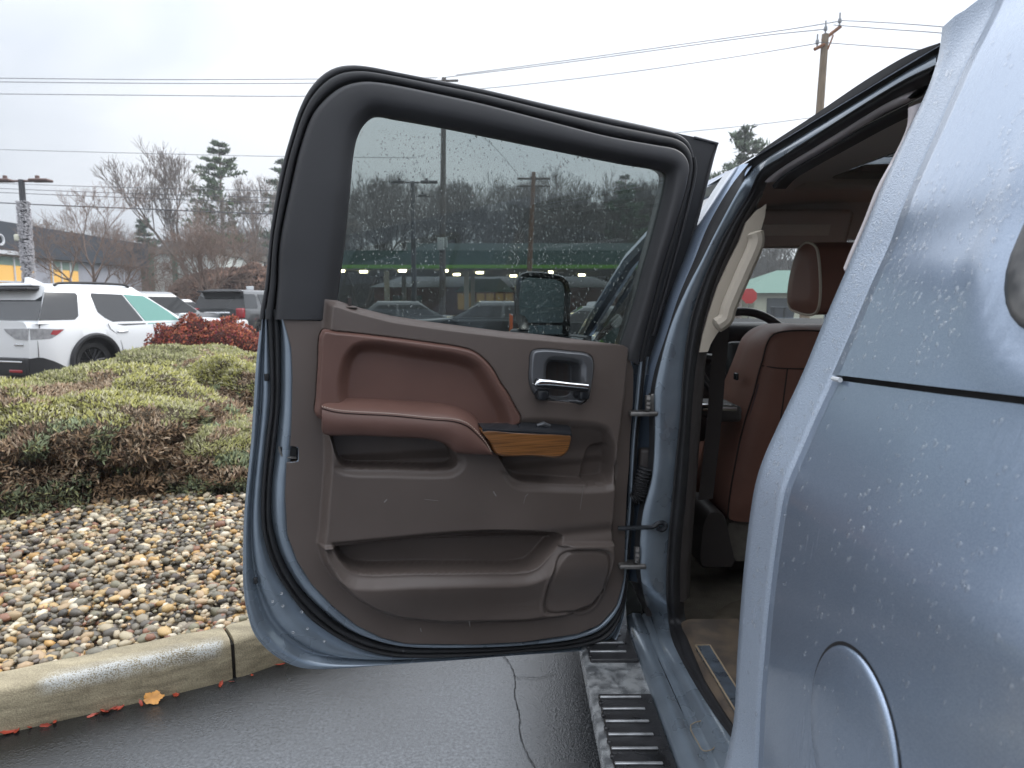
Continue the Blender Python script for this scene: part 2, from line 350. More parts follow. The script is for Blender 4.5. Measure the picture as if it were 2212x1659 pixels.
def asphalt_mat():
    m, N, L, out = new_mat('wet_asphalt')
    b = N.new('ShaderNodeBsdfPrincipled'); L.new(b.outputs[0], out.inputs[0]); I = b.inputs
    tc = N.new('ShaderNodeTexCoord')
    ag = N.new('ShaderNodeTexVoronoi'); ag.inputs['Scale'].default_value = 210; L.new(tc.outputs['Object'], ag.inputs['Vector'])
    no = N.new('ShaderNodeTexNoise'); no.inputs['Scale'].default_value = 1.5; no.inputs['Detail'].default_value = 6; L.new(tc.outputs['Object'], no.inputs['Vector'])
    n2 = N.new('ShaderNodeTexNoise'); n2.inputs['Scale'].default_value = 90; n2.inputs['Detail'].default_value = 4; L.new(tc.outputs['Object'], n2.inputs['Vector'])
    r = N.new('ShaderNodeValToRGB'); e = r.color_ramp.elements; e[0].position = 0.3; e[0].color = (0.022, 0.024, 0.027, 1); e[1].position = 0.75; e[1].color = (0.10, 0.107, 0.115, 1)
    L.new(n2.outputs['Fac'], r.inputs[0])
    # soaked, darker strip along the gutter, lane paled by painted sky sheen; blotchy
    dt = N.new('ShaderNodeVectorMath'); dt.operation = 'DOT_PRODUCT'; dt.inputs[1].default_value = (0.56, -0.83, 0.0); L.new(tc.outputs['Object'], dt.inputs[0])
    wn = N.new('ShaderNodeMath'); wn.operation = 'MULTIPLY_ADD'; wn.inputs[1].default_value = 0.9; L.new(no.outputs['Fac'], wn.inputs[0]); L.new(dt.outputs['Value'], wn.inputs[2])
    wr = N.new('ShaderNodeMapRange'); wr.interpolation_type = 'SMOOTHSTEP'; wr.inputs['From Min'].default_value = -2.2; wr.inputs['From Max'].default_value = -1.15; wr.inputs['To Min'].default_value = 0.16; wr.inputs['To Max'].default_value = 2.2
    L.new(wn.outputs[0], wr.inputs['Value'])
    wm = N.new('ShaderNodeVectorMath'); wm.operation = 'SCALE'; L.new(r.outputs[0], wm.inputs[0]); L.new(wr.outputs[0], wm.inputs['Scale']); 
    # darker band beside the truck: its shade painted into the colour
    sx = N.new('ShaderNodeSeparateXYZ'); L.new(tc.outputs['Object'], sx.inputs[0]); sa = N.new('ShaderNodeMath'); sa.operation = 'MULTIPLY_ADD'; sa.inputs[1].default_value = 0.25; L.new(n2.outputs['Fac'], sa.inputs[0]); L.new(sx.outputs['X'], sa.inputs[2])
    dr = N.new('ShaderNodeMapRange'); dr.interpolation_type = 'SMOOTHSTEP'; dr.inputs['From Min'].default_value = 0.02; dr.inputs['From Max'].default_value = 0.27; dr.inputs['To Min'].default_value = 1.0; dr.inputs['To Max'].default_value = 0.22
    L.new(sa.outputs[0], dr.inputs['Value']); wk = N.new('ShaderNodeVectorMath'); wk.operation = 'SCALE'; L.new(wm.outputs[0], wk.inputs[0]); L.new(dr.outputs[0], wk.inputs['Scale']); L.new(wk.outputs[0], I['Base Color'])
    mr = N.new('ShaderNodeMapRange'); mr.inputs['From Min'].default_value = 0.35; mr.inputs['From Max'].default_value = 0.65; mr.inputs['To Min'].default_value = 0.12; mr.inputs['To Max'].default_value = 0.34
    L.new(no.outputs['Fac'], mr.inputs['Value']); L.new(mr.outputs[0], I['Roughness'])
    ad = N.new('ShaderNodeMath'); ad.operation = 'ADD'; L.new(ag.outputs['Distance'], ad.inputs[0]); L.new(n2.outputs['Fac'], ad.inputs[1])
    bp = N.new('ShaderNodeBump'); bp.inputs['Strength'].default_value = 0.30; bp.inputs['Distance'].default_value = 0.003
    L.new(ad.outputs[0], bp.inputs['Height']); L.new(bp.outputs[0], I['Normal']); I['Specular IOR Level'].default_value = 0.5; I['Coat Weight'].default_value = 0.6; I['Coat Roughness'].default_value = 0.12; I['Coat IOR'].default_value = 1.35; L.new(bp.outputs[0], I['Coat Normal'])
    return m
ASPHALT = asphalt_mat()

def concrete_mat():
    m, N, L, out = new_mat('weathered_concrete')
    b = N.new('ShaderNodeBsdfPrincipled'); L.new(b.outputs[0], out.inputs[0]); I = b.inputs; I['Roughness'].default_value = 0.75
    tc = N.new('ShaderNodeTexCoord')
    n1 = N.new('ShaderNodeTexNoise'); n1.inputs['Scale'].default_value = 5; n1.inputs['Detail'].default_value = 8; n1.inputs['Roughness'].default_value = 0.7; L.new(tc.outputs['Object'], n1.inputs['Vector'])
    mp = N.new('ShaderNodeMapping'); mp.inputs['Rotation'].default_value = (0, 0, math.radians(-30)); mp.inputs['Scale'].default_value = (3, 20, 55); L.new(tc.outputs['Object'], mp.inputs[0])
    n2 = N.new('ShaderNodeTexNoise'); n2.inputs['Scale'].default_value = 1; n2.inputs['Detail'].default_value = 6; L.new(mp.outputs[0], n2.inputs['Vector'])
    n3 = N.new('ShaderNodeTexNoise'); n3.inputs['Scale'].default_value = 230; n3.inputs['Detail'].default_value = 3; L.new(tc.outputs['Object'], n3.inputs['Vector'])
    r = N.new('ShaderNodeValToRGB'); e = r.color_ramp.elements; e[0].position = 0.33; e[0].color = (0.19, 0.157, 0.10, 1); e[1].position = 0.68; e[1].color = (0.47, 0.40, 0.265, 1)
    av = N.new('ShaderNodeMath'); av.operation = 'MULTIPLY_ADD'; av.inputs[1].default_value = 0.5; L.new(n2.outputs['Fac'], av.inputs[0])
    hf = N.new('ShaderNodeMath'); hf.operation = 'MULTIPLY'; hf.inputs[1].default_value = 0.5; L.new(n1.outputs['Fac'], hf.inputs[0]); L.new(hf.outputs[0], av.inputs[2])
    L.new(av.outputs[0], r.inputs[0])
    mx = N.new('ShaderNodeMix'); mx.data_type = 'RGBA'; mx.blend_type = 'MULTIPLY'; mx.inputs[0].default_value = 0.7; L.new(r.outputs[0], mx.inputs[6])
    mr = N.new('ShaderNodeMapRange'); mr.inputs['From Min'].default_value = 0.3; mr.inputs['From Max'].default_value = 0.7; mr.inputs['To Min'].default_value = 0.6; mr.inputs['To Max'].default_value = 1.3
    L.new(n3.outputs['Fac'], mr.inputs['Value']); L.new(mr.outputs[0], mx.inputs[7])
    # pale scrape left by bumpers along the upper front edge, carried as an attribute
    at = N.new('ShaderNodeAttribute'); at.attribute_name = 'scrape'
    m3 = N.new('ShaderNodeMath'); m3.operation = 'MULTIPLY'; L.new(at.outputs['Fac'], m3.inputs[0])
    mr3 = N.new('ShaderNodeMapRange'); mr3.inputs['From Min'].default_value = 0.45; mr3.inputs['From Max'].default_value = 0.53
    nsum = N.new('ShaderNodeMath'); nsum.operation = 'MULTIPLY_ADD'; nsum.inputs[1].default_value = 0.55; L.new(n3.outputs['Fac'], nsum.inputs[0]); nh = N.new('ShaderNodeMath'); nh.operation = 'MULTIPLY'; nh.inputs[1].default_value = 0.45; L.new(n1.outputs['Fac'], nh.inputs[0]); L.new(nh.outputs[0], nsum.inputs[2]); L.new(nsum.outputs[0], mr3.inputs['Value'])
    L.new(mr3.outputs[0], m3.inputs[1])
    mx2 = N.new('ShaderNodeMix'); mx2.data_type = 'RGBA'; mx2.inputs[7].default_value = (0.55, 0.55, 0.52, 1); L.new(m3.outputs[0], mx2.inputs[0]); L.new(mx.outputs[2], mx2.inputs[6])
    L.new(mx2.outputs[2], I['Base Color'])
    bp = N.new('ShaderNodeBump'); bp.inputs['Strength'].default_value = 0.5; bp.inputs['Distance'].default_value = 0.004
    ad = N.new('ShaderNodeMath'); ad.operation = 'ADD'; L.new(n3.outputs['Fac'], ad.inputs[0]); L.new(n2.outputs['Fac'], ad.inputs[1])
    L.new(ad.outputs[0], bp.inputs['Height']); L.new(bp.outputs[0], I['Normal']); return m
CONCRETE = concrete_mat()
FOLIAGE = M('foliage', (0.1, 0.1, 0.05), 0.6, attr=True, spec=0.3)
BARK = M('bare_bark', (0.20, 0.158, 0.132), 0.9, var=0.25, vs_=3)
TWIG_RED = M('reddish_twig_bark', (0.25, 0.18, 0.145), 0.9, var=0.25, vs_=3)
POLEWOOD = M('weathered_pole_wood', (0.23, 0.175, 0.12), 0.85, var=0.3, vs_=3, stretch=(6, 6, 0.6), bump=0.3, bs=20)
DARKWOOD = M('dark_pole_wood', (0.10, 0.085, 0.075), 0.85, var=0.3, vs_=3, stretch=(6, 6, 0.6))
WIRE = M('wire', (0.10, 0.10, 0.11), 0.6)
# ------------------------------------------------------------------ ground, kerb, gravel bed
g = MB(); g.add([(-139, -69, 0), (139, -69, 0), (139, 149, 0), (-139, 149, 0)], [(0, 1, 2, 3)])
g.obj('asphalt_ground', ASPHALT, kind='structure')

K0, K1, K2 = [at_z(px, py, 0.0)[:2] for px, py in ((0, 1588), (508, 1466), (612, 1431))]
dl = (K0 - K1) / np.linalg.norm(K0 - K1); dr = (K2 - K1) / np.linalg.norm(K2 - K1)
path = [K0 + dl * 6.0, K0 + dl * 3.0, K0 + dl * 0.8, K0, K1, K2, K2 + dr * 0.35, K2 + dr * 0.55 + np.array([0.0, 0.12]), K2 + dr * 0.68 + np.array([0.02, 0.45]),
        K2 + dr * 0.66 + np.array([0.0, 1.2]), K2 + dr * 0.6 + np.array([-0.1, 3.0]), K2 + dr * 0.5 + np.array([-0.3, 6.0]), K2 + np.array([-0.6, 8.4]), K2 + np.array([-2.0, 9.2]), K2 + np.array([-12.0, 9.3])]
kpath = np.array(cat_rom(path, 24))
kd = np.r_[0, np.cumsum(np.linalg.norm(np.diff(kpath, axis=0), axis=1))]
kt = np.gradient(kpath, axis=0); kt /= np.linalg.norm(kt, axis=1)[:, None]
kn = np.stack([-kt[:, 1], kt[:, 0]], 1)                       # to the left of travel = into the bed
def karc(p): return kd[np.argmin(((kpath - p) ** 2).sum(1))]
sec = [(0.0, -0.05), (0.0, 0.02), (0.006, 0.09), (0.010, 0.128), (0.018, 0.143), (0.034, 0.150), (0.075, 0.152), (0.12, 0.151), (0.15, 0.147), (0.155, 0.135), (0.155, 0.0)]
def kerb_section(s0, s1, name_parent):
    n = max(4, int((s1 - s0) / 0.02)); S = np.linspace(s0, s1, n)
    P = np.stack([np.interp(S, kd, kpath[:, k]) for k in (0, 1)], 1); Nn = np.stack([np.interp(S, kd, kn[:, k]) for k in (0, 1)], 1)
    V = []; sc = []
    a0, a1 = karc(at_z(60, 1500, 0.15)[:2]), karc(at_z(500, 1400, 0.15)[:2])
    for i in range(n):
        end = min(i, n - 1 - i); ch = 0.006 if end == 0 else 0.0
        wob = 0.002 * math.sin(S[i] * 9) + 0.0015 * math.sin(S[i] * 31)
        for (o, z) in sec:
            V.append((P[i, 0] + Nn[i, 0] * (o + ch * (o < .1)), P[i, 1] + Nn[i, 1] * (o + ch * (o < .1)), z + wob * (z > .1) - ch * (z > .1)))
            t = (S[i] - a0) / (a1 - a0)
            sc.append(3.0 * math.exp(-((z - 0.137) / 0.009) ** 2) * float(ss(t * 8) * ss((1 - t) * 12)) * (o < .06))
    m = len(sec); Fc = [(i * m + k, (i + 1) * m + k, (i + 1) * m + k + 1, i * m + k + 1) for i in range(n - 1) for k in range(m - 1)]
    Fc += [tuple(range(m)), tuple((n - 1) * m + k for k in range(m))[::-1]]
    me = mesh('kerb_section', V, Fc, CONCRETE, True, 50)
    at = me.attributes.new('scrape', 'FLOAT', 'POINT'); at.data.foreach_set('value', np.array(sc, np.float32))
    return link('kerb_section', me, name_parent)
kerb = empty('kerb', (K1[0], K1[1], 0), kind='structure')
joint = karc(K1)
cuts = [joint - 6.1, joint - 3.05, joint, joint + 2.9, joint + 5.9, joint + 9.0, kd[-1] - 0.1]
for a, b in zip(cuts[:-1], cuts[1:]):
    if b > 0.05: kerb_section(max(a, 0.0) + 0.007, b - 0.007, kerb)
jf = MB(); 
for a in cuts[1:-1]:
    p = [np.interp(a, kd, kpath[:, k]) for k in (0, 1)]; nn = [np.interp(a, kd, kn[:, k]) for k in (0, 1)]; tt = (nn[1], -nn[0])
    q = [(p[0] + nn[0] * o + tt[0] * e, p[1] + nn[1] * o + tt[1] * e) for o, e in ((0.02, -.012), (0.02, .012), (0.14, .012), (0.14, -.012))]
    jf.prism([(x, y, 0.125) for x, y in q], [(x, y, -0.04) for x, y in q])
jf.obj('joint_filler', M('dark_joint_dirt', (0.02, 0.017, 0.013), 0.9), kerb)

back = kpath + kn * 0.15
bed_poly = [tuple(p) for p in back[::6]]
bed_poly += [(-20.0, back[-1][1]), (-20.0, back[0][1])]
def bed_z(x, y): return 0.105 + 0.03 * ss(np.array((y - 3.0) / 3.0))
bm = bmesh.new(); vv = [bm.verts.new((x, y, 0.10)) for x, y in bed_poly]; fc = bm.faces.new(vv); bmesh.ops.triangulate(bm, faces=[fc])
me = bpy.data.meshes.new('gravel_bed'); bm.to_mesh(me); bm.free()
me.materials.append(M('damp_soil', (0.075, 0.062, 0.046), 0.9, bump=0.6, bs=40, bdist=0.01))
bed = link('gravel_bed', me, kind='structure')

def ico(sub):
    bm = bmesh.new(); bmesh.ops.create_icosphere(bm, subdivisions=sub, radius=1.0)
    V = np.array([v.co[:] for v in bm.verts]); Fc = np.array([[v.index for v in f.verts] for f in bm.faces]); bm.free(); return V, Fc
ICO_V, ICO_F = ico(2)
ICO1_V, ICO1_F = ico(1)
PAL = [(.11, .10, .088), (.17, .155, .13), (.22, .20, .165), (.28, .25, .20), (.18, .17, .14), (.38, .33, .24), (.40, .33, .22), (.52, .45, .34), (.45, .28, .11), (.50, .36, .18), (.24, .125, .085),
       (.42, .31, .20), (.07, .065, .06), (.20, .19, .14), (.13, .11, .10), (.62, .57, .47), (.20, .17, .135), (.13, .12, .105), (.36, .27, .17), (.42, .37, .27)]
PAL = [(r * 1.14, g * 1.09, b * 1.0) for r, g, b in PAL]
PEB = M('wet_pebble', (0.2, 0.2, 0.2), 0.33, attr=False, rnd=PAL, var=0.22, vs_=30, spec=0.5)
PEB_MASS = M('wet_pebble_mass', (0.2, 0.2, 0.2), 0.36, attr=True, var=0.2, vs_=60, spec=0.5)
nP = 42000
px_ = rng.uniform(-5.6, -0.35, nP); py_ = 2.15 + (rng.random(nP) ** 1.25) * 4.0
sdp = poly_sd(px_, py_, bed_poly)
keep = sdp < -0.004
px_, py_, sdp = px_[keep], py_[keep], sdp[keep]
# only what the door and the frame let one see, plus a margin for a step aside
u_ = CX + F * px_ / py_
keep = (u_ > -620) & (u_ < 900); px_, py_, sdp = px_[keep], py_[keep], sdp[keep]
nP = len(px_)
size = rng.gamma(6.5, 0.0028, nP).clip(0.008, 0.036)
asp = rng.uniform(0.62, 0.95, nP); flat = rng.uniform(0.42, 0.75, nP)
layer = rng.random(nP) ** 0.8
pz_ = 0.098 + 0.043 * layer + 0.02 * ss((py_ - 3.0) / 2.5)
order = np.argsort(-(size / py_) * (layer > 0.45))
def peb_matrix(i):
    R = Matrix.Rotation(rng.uniform(0, 6.28), 4, 'Z') @ Matrix.Rotation(rng.normal(0, 0.25), 4, 'X') @ Matrix.Rotation(rng.normal(0, 0.25), 4, 'Y')
    return Matrix.Translation((px_[i], py_[i], pz_[i])) @ R @ Matrix.Diagonal((size[i], size[i] * asp[i], size[i] * flat[i], 1))
ICO1F = ICO1_F
variants = []
for k in range(8):
    V = ICO1_V.copy()
    for j in range(len(V)): V[j] *= 1 + 0.16 * noise3(Vector(V[j]) * 1.3 + Vector((k * 9.1, 0, 0))) 
    V[:, 2] = np.sign(V[:, 2]) * np.abs(V[:, 2]) ** rng.uniform(.8, 1.1)
    variants.append(V)
pm = [fast_mesh('pebble', v, ICO1F, PEB, smooth=True) for v in variants]
for i in order[:300]:
    o = bpy.data.objects.new('pebble', pm[int(rng.integers(8))]); COL.objects.link(o); o.parent = bed; o.matrix_basis = peb_matrix(i)
rest = order[300:]
VV = []; CC = []
for i in rest:
    mt = np.array(peb_matrix(i)); v = variants[int(rng.integers(8))]
    VV.append(v @ mt[:3, :3].T + mt[:3, 3]); CC.append(np.tile(np.array(PAL[int(rng.integers(len(PAL)))]) * rng.uniform(0.8, 1.2), (len(v), 1)))
n1 = len(variants[0]); FF = (ICO1F[None] + (np.arange(len(rest)) * n1)[:, None, None]).reshape(-1, 3)
link('pebble_layer', fast_mesh('pebble_layer', np.vstack(VV), FF, PEB_MASS, np.vstack(CC), smooth=True), bed, kind='stuff')

# crack in the asphalt
CRACK = M('asphalt_crack', (0.018, 0.018, 0.019), 0.9)
def crack(pts, w, name, label):
    L_ = [np.array(at_z(x, y, 0.004)) for x, y in pts]; L_ = np.array(cat_rom(L_, 8)); m_ = MB(); r_ = []
    for i, p in enumerate(L_):
        a = L_[max(i - 1, 0)]; b = L_[min(i + 1, len(L_) - 1)]; t = (b - a)[:2]; t /= np.linalg.norm(t) + 1e-9
        ww = w * (0.5 + 0.9 * rng.random()); j = rng.normal(0, w * 0.7)
        r_.append([(p[0] - t[1] * (ww + j), p[1] + t[0] * (ww + j), 0.004), (p[0] + t[1] * (ww - j), p[1] - t[0] * (ww - j), 0.004)])
    m_.loft(r_); return m_.obj(name, CRACK, smooth=False, kind='structure')
crack([(1076, 1409), (1090, 1418), (1108, 1447), (1113, 1470), (1112, 1500), (1122, 1545), (1123, 1580), (1131, 1610), (1146, 1640), (1163, 1670), (1175, 1720)], 0.0016, 'pavement_crack', '')
crack([(1110, 1462), (1140, 1463), (1170, 1462), (1200, 1452)], 0.0015, 'pavement_crack', '')

# fallen leaves
LEAF_O = M('orange_leaf', (0.52, 0.24, 0.05), 0.45, var=0.35, vs_=40)
LEAF_R = M('wet_red_leaf', (0.34, 0.05, 0.025), 0.4, var=0.4, vs_=40)
def leaf_mesh(name, mat, s):
    n = 40; pts = []
    for k in range(n):
        a = 2 * math.pi * k / n; r = s * (0.70 + 0.26 * abs(math.cos(2.5 * a + .4 * math.sin(a))) ** .8 * (1 + .35 * math.cos(a))) * (1 + 0.07 * math.sin(17 * a) + 0.05 * math.sin(11 * a + 1))
        pts.append((r * math.cos(a) * 1.15, r * math.sin(a) * 0.85))
    m_ = MB(); zf = lambda x, y: 0.25 * (x * x - y * y) / s + 0.35 * abs(y)
    m_.add([(0, 0, 0.0)] + [(x, y, zf(x, y)) for x, y in pts] + [(0, 0, -0.0012)] + [(x, y, zf(x, y) - 0.0012) for x, y in pts],
           [(0, 1 + k, 1 + (k + 1) % n) for k in range(n)] + [(n + 1, n + 2 + (k + 1) % n, n + 2 + k) for k in range(n)] + [(1 + k, n + 2 + k, n + 2 + (k + 1) % n, 1 + (k + 1) % n) for k in range(n)])
    return mesh(name, m_.v, m_.f, mat)
p = at_z(329, 1512, 0.012)
link('fallen_leaf', leaf_mesh('fallen_leaf', LEAF_O, 0.03), M=Matrix.Translation((p[0], p[1], 0.018)) @ Euler((0.75, 0.15, 0.5)).to_matrix().to_4x4(),
     label='pale orange lobed leaf lying against the foot of the kerb', cat='leaf')
rl = leaf_mesh('red_leaf', LEAF_R, 0.012); first = None
for (x, y, s) in [(18, 1582, 1.2), (38, 1575, 1.3), (63, 1572, .7), (97, 1567, .9), (118, 1561, .8), (196, 1547, .8), (212, 1542, .8), (224, 1537, 1.1), (240, 1533, 1.2), (252, 1530, .9), (262, 1529, .7),
                  (305, 1520, .8), (382, 1502, 1.1), (476, 1479, 1.0), (500, 1473, .6), (606, 1436, 1.0), (545, 1459, .6)]:
    p = at_z(x, y, 0.005)
    Mx = Matrix.Translation((p[0], p[1], 0.006)) @ Euler((rng.normal(0, .5), rng.normal(0, .3), rng.uniform(0, 6))).to_matrix().to_4x4() @ Matrix.Diagonal((s * 1.5, s * 0.7, s, 1))
    o = bpy.data.objects.new('red_leaf', rl); COL.objects.link(o); o.matrix_basis = Mx
    setprops(o, 'scrap of wet red leaf caught along the foot of the kerb', 'leaf', 'red leaf scraps along the kerb foot')

# ------------------------------------------------------------------ shrubs
def sprigs(name, P, Nrm, C, ln, wd, spread, parent, mat, per=2, up=0.35, lscale=None):
    """thousands of little tapered sprays growing out of points P along normals Nrm"""
    n = len(P); P = np.repeat(P, per, 0); Nrm = np.repeat(Nrm, per, 0); C = np.repeat(C, per, 0); n = len(P)
    D = Nrm + rng.normal(0, spread, (n, 3)) + np.array([0, 0, up]); D /= np.linalg.norm(D, axis=1)[:, None]
    S = np.cross(D, rng.normal(0, 1, (n, 3))); S /= np.linalg.norm(S, axis=1)[:, None] + 1e-9
    ls = np.repeat(lscale, per)[:, None] if lscale is not None else 1.0
    L_ = ln * rng.uniform(0.5, 1.35, n)[:, None] * ls; W_ = wd * rng.uniform(0.6, 1.3, n)[:, None] * (ls ** .5)
    bend = np.array([0, 0, -0.25]) * L_ * rng.uniform(-0.4, 1, n)[:, None]
    v0 = P - D * 0.15 * L_; v1 = P + D * L_ * 0.45 + S * W_; v2 = P + D * L_ + bend; v3 = P + D * L_ * 0.45 - S * W_
    gn = np.cross(v1 - v0, v2 - v0); fl = (gn @ np.array([0, -.85, .5])) < 0
    v1, v3 = np.where(fl[:, None], v3, v1), np.where(fl[:, None], v1, v3)
    V = np.stack([v0, v1, v2, v3], 1).reshape(-1, 3); Fc = np.arange(4 * n).reshape(-1, 4)
    jn = Nrm + rng.normal(0, .35, (n, 3)) + np.array([0, -.15, .25]); jn /= np.linalg.norm(jn, axis=1)[:, None] + 1e-9
    shade = rng.uniform(0.72, 1.25, n)[:, None]
    cc = np.repeat(C * shade, 4, 0); cc[2::4] *= 1.18
    return link(name, fast_mesh(name, V, Fc, mat, cc, vn=np.repeat(jn, 4, 0)), parent)
def mound(name, cx, cy, a, b, H, zb, n, colfn, label, cat, ln=0.04, wd=0.007, core=(0.075, 0.055, 0.034), lump=0.16, e1=0.55, e2=0.75, half=True, part='foliage', per=2, seed=0):
    root = empty(name, (cx, cy, zb), label=label, cat=cat)
    def surf(th, ph, off=0.0):
        r = math.sin(ph) ** e1; z = math.cos(ph) ** e2 if ph < math.pi / 2 else 0
        k = 1 + lump * noise3(Vector((2.2 * math.cos(th) * r + seed, 2.2 * math.sin(th) * r, 2 * z))) + 0.5 * lump * noise3(Vector((6 * math.cos(th) * r, 6 * math.sin(th) * r + seed, 6 * z)))
        return np.array([cx + (a * r * k + off) * math.cos(th), cy + (b * r * k + off) * math.sin(th), zb + (H * z * k + off * 0.6)])
    ns, nr = 64, 20; rows = []
    for i in range(nr):
        ph = 0.02 + (math.pi / 2 - 0.02) * i / (nr - 1)
        rows.append([surf(2 * math.pi * k / ns, ph, -0.05) for k in range(ns)])
    c = MB(); c.loft(rows, close_u=True); c.add(rows[0], [tuple(range(ns))])
    c.obj('branches', M(name + '_inner_twigs', core, 0.95, var=0.5, vs_=40, bump=1.0, bs=60, bdist=0.02), root, angle=0)
    th = rng.uniform(math.pi, 2 * math.pi, n) if half else rng.uniform(0, 2 * math.pi, n)
    nb = int(n * 0.3) if half else 0
    th[:nb] = rng.uniform(0, math.pi, nb)
    ph = np.where(rng.random(n) < .5, np.arccos(rng.random(n)), rng.uniform(0.0, math.pi / 2, n)); ph = np.where(rng.random(n) < .16, rng.uniform(0, .7, n) ** 1.3, ph)
    P = np.zeros((n, 3)); Nn = np.zeros((n, 3)); C = np.zeros((n, 3))
    for i in range(n):
        p = surf(th[i], ph[i]); q = surf(th[i] + 0.02, ph[i]); r = surf(th[i], min(ph[i] + 0.02, 1.57))
        nn = np.cross(r - p, q - p); nn = nn / (np.linalg.norm(nn) + 1e-9)
        if nn[2] < -0.2 : nn = -nn
        P[i] = p + rng.normal(0, 0.008, 3); Nn[i] = nn
        C[i] = colfn(p, nn, (p[2] - zb) / H)
    sprigs(part, P, Nn, C, ln, wd, 0.5, root, FOLIAGE, per, lscale=np.where((P[:, 2] - zb) / H > .68, .62, 1.0))
    return root
G_LIME = np.array((.42, .40, .125)); G_MID = np.array((.33, .33, .15)); G_DARK = np.array((.17, .195, .11)); G_BLUE = np.array((.24, .28, .16))
BR = np.array((.29, .19, .11)); BR_D = np.array((.16, .10, .065)); BR_L = np.array((.42, .32, .22)); TIP = np.array((.56, .52, .32))
def jun(bias):
    def f(p, n, h):
        a = noise3(Vector((p[0] * 2.1, p[1] * 2.1, p[2] * 2.6))); b = noise3(Vector((p[0] * 7, p[1] * 7 + 5, p[2] * 7))); d = noise3(Vector((p[0] * 1.3 + 9, p[1] * 1.3, p[2] * 1.3)))
        u = rng.random()
        if h > 0.70 + 0.10 * a: # top
            c = lerp(G_MID, G_LIME, ss(np.array(0.62 + 1.3 * d + .3 * b)));
            if u < 0.33: c = TIP * (0.9 if d > 0 else .8)
            if a + 0.7 * b < -0.30 + bias: c = BR_L if u < .6 else BR
        elif h > 0.30 + 0.12 * d: # browned shoulder
            c = BR if u < .45 else (BR_L if u < .78 else BR_D)
            if b + 0.5 * a > 0.28: c = G_BLUE if u < .7 else G_MID
        else:
            c = G_DARK if u < .55 else (G_MID * .8 if u < .8 else BR_D)
            if a > 0.28: c = BR
        return np.array(c)
    return f
mound('juniper_shrub', -3.35, 5.28, 1.38, 1.30, 0.72, 0.10, 44000, jun(0.0), 'large spreading juniper with a lime top and dead brown front, nearest the kerb', 'shrub', ln=0.048, wd=0.0058, seed=1.0, e1=.66, e2=.8)
mound('juniper_shrub', -2.12, 5.30, .78, .80, 0.40, 0.10, 24000, jun(0.02), 'lower rounded juniper lobe in front, touching the door edge', 'shrub', ln=0.046, wd=0.0056, seed=31.0, e1=.6, e2=.75)
mound('juniper_shrub', -3.85, 8.3, 1.2, 0.85, 0.70, 0.12, 22000, jun(-0.5), 'low green juniper mound in front of the white car rear wheel', 'shrub', ln=0.055, wd=0.009, seed=4.0, e1=0.75, half=False)
mound('juniper_shrub', -2.50, 6.75, 0.85, 0.72, 0.74, 0.12, 22000, jun(0.08), 'juniper mound with a bare brown front beside the door edge', 'shrub', ln=0.05, wd=0.007, seed=8.0, e1=.36, e2=.6)
def redcol(p, n, h):
    a = noise3(Vector((p[0] * 4, p[1] * 4, p[2] * 4))); u = rng.random()
    c = np.array((.36, .085, .045)) if u < .4 else (np.array((.25, .05, .06)) if u < .65 else (np.array((.42, .15, .07)) if u < .85 else np.array((.16, .06, .04))))
    return c * (1 + .5 * a)
mound('barberry_bush', -4.25, 9.9, 0.83, 0.6, 0.98, 0.10, 7000, redcol, 'round red leaved bush standing behind the junipers', 'bush', ln=0.05, wd=0.016, core=(0.08, 0.025, 0.02), seed=12.0, half=False, e1=.5, e2=.6, lump=.2)

# ------------------------------------------------------------------ trees
def seg_mesh(name, segs, mat, nthick=6):
    A = np.array([s[0] for s in segs]); B = np.array([s[1] for s in segs]); ra = np.array([s[2] for s in segs]); rb = np.array([s[3] for s in segs])
    Vs = []; Fs = []; off = 0
    for k, msk in ((nthick, ra > 0.06), (3, ra <= 0.06)):
        a, b, r0, r1 = A[msk], B[msk], ra[msk], rb[msk]; n = len(a)
        if n == 0: continue
        t = b - a; t /= np.linalg.norm(t, axis=1)[:, None] + 1e-9
        u = np.cross(t, np.array([0.31, 0.87, 0.12])); u /= np.linalg.norm(u, axis=1)[:, None] + 1e-9; w = np.cross(t, u)
        ang = np.arange(k) * 2 * np.pi / k
        ring = u[:, None] * np.cos(ang)[None, :, None] + w[:, None] * np.sin(ang)[None, :, None]
        V = np.concatenate([a[:, None] + ring * r0[:, None, None], b[:, None] + ring * r1[:, None, None]], 1)
        base = (np.arange(n) * 2 * k)[:, None] + off
        q = np.stack([np.stack([base[:, 0] + j, base[:, 0] + (j + 1) % k, base[:, 0] + k + (j + 1) % k, base[:, 0] + k + j], 1) for j in range(k)], 1)
        Vs.append(V.reshape(-1, 3)); Fs.append(q.reshape(-1, 4)); off += n * 2 * k
    return fast_mesh(name, np.vstack(Vs), np.vstack(Fs), mat, smooth=True)
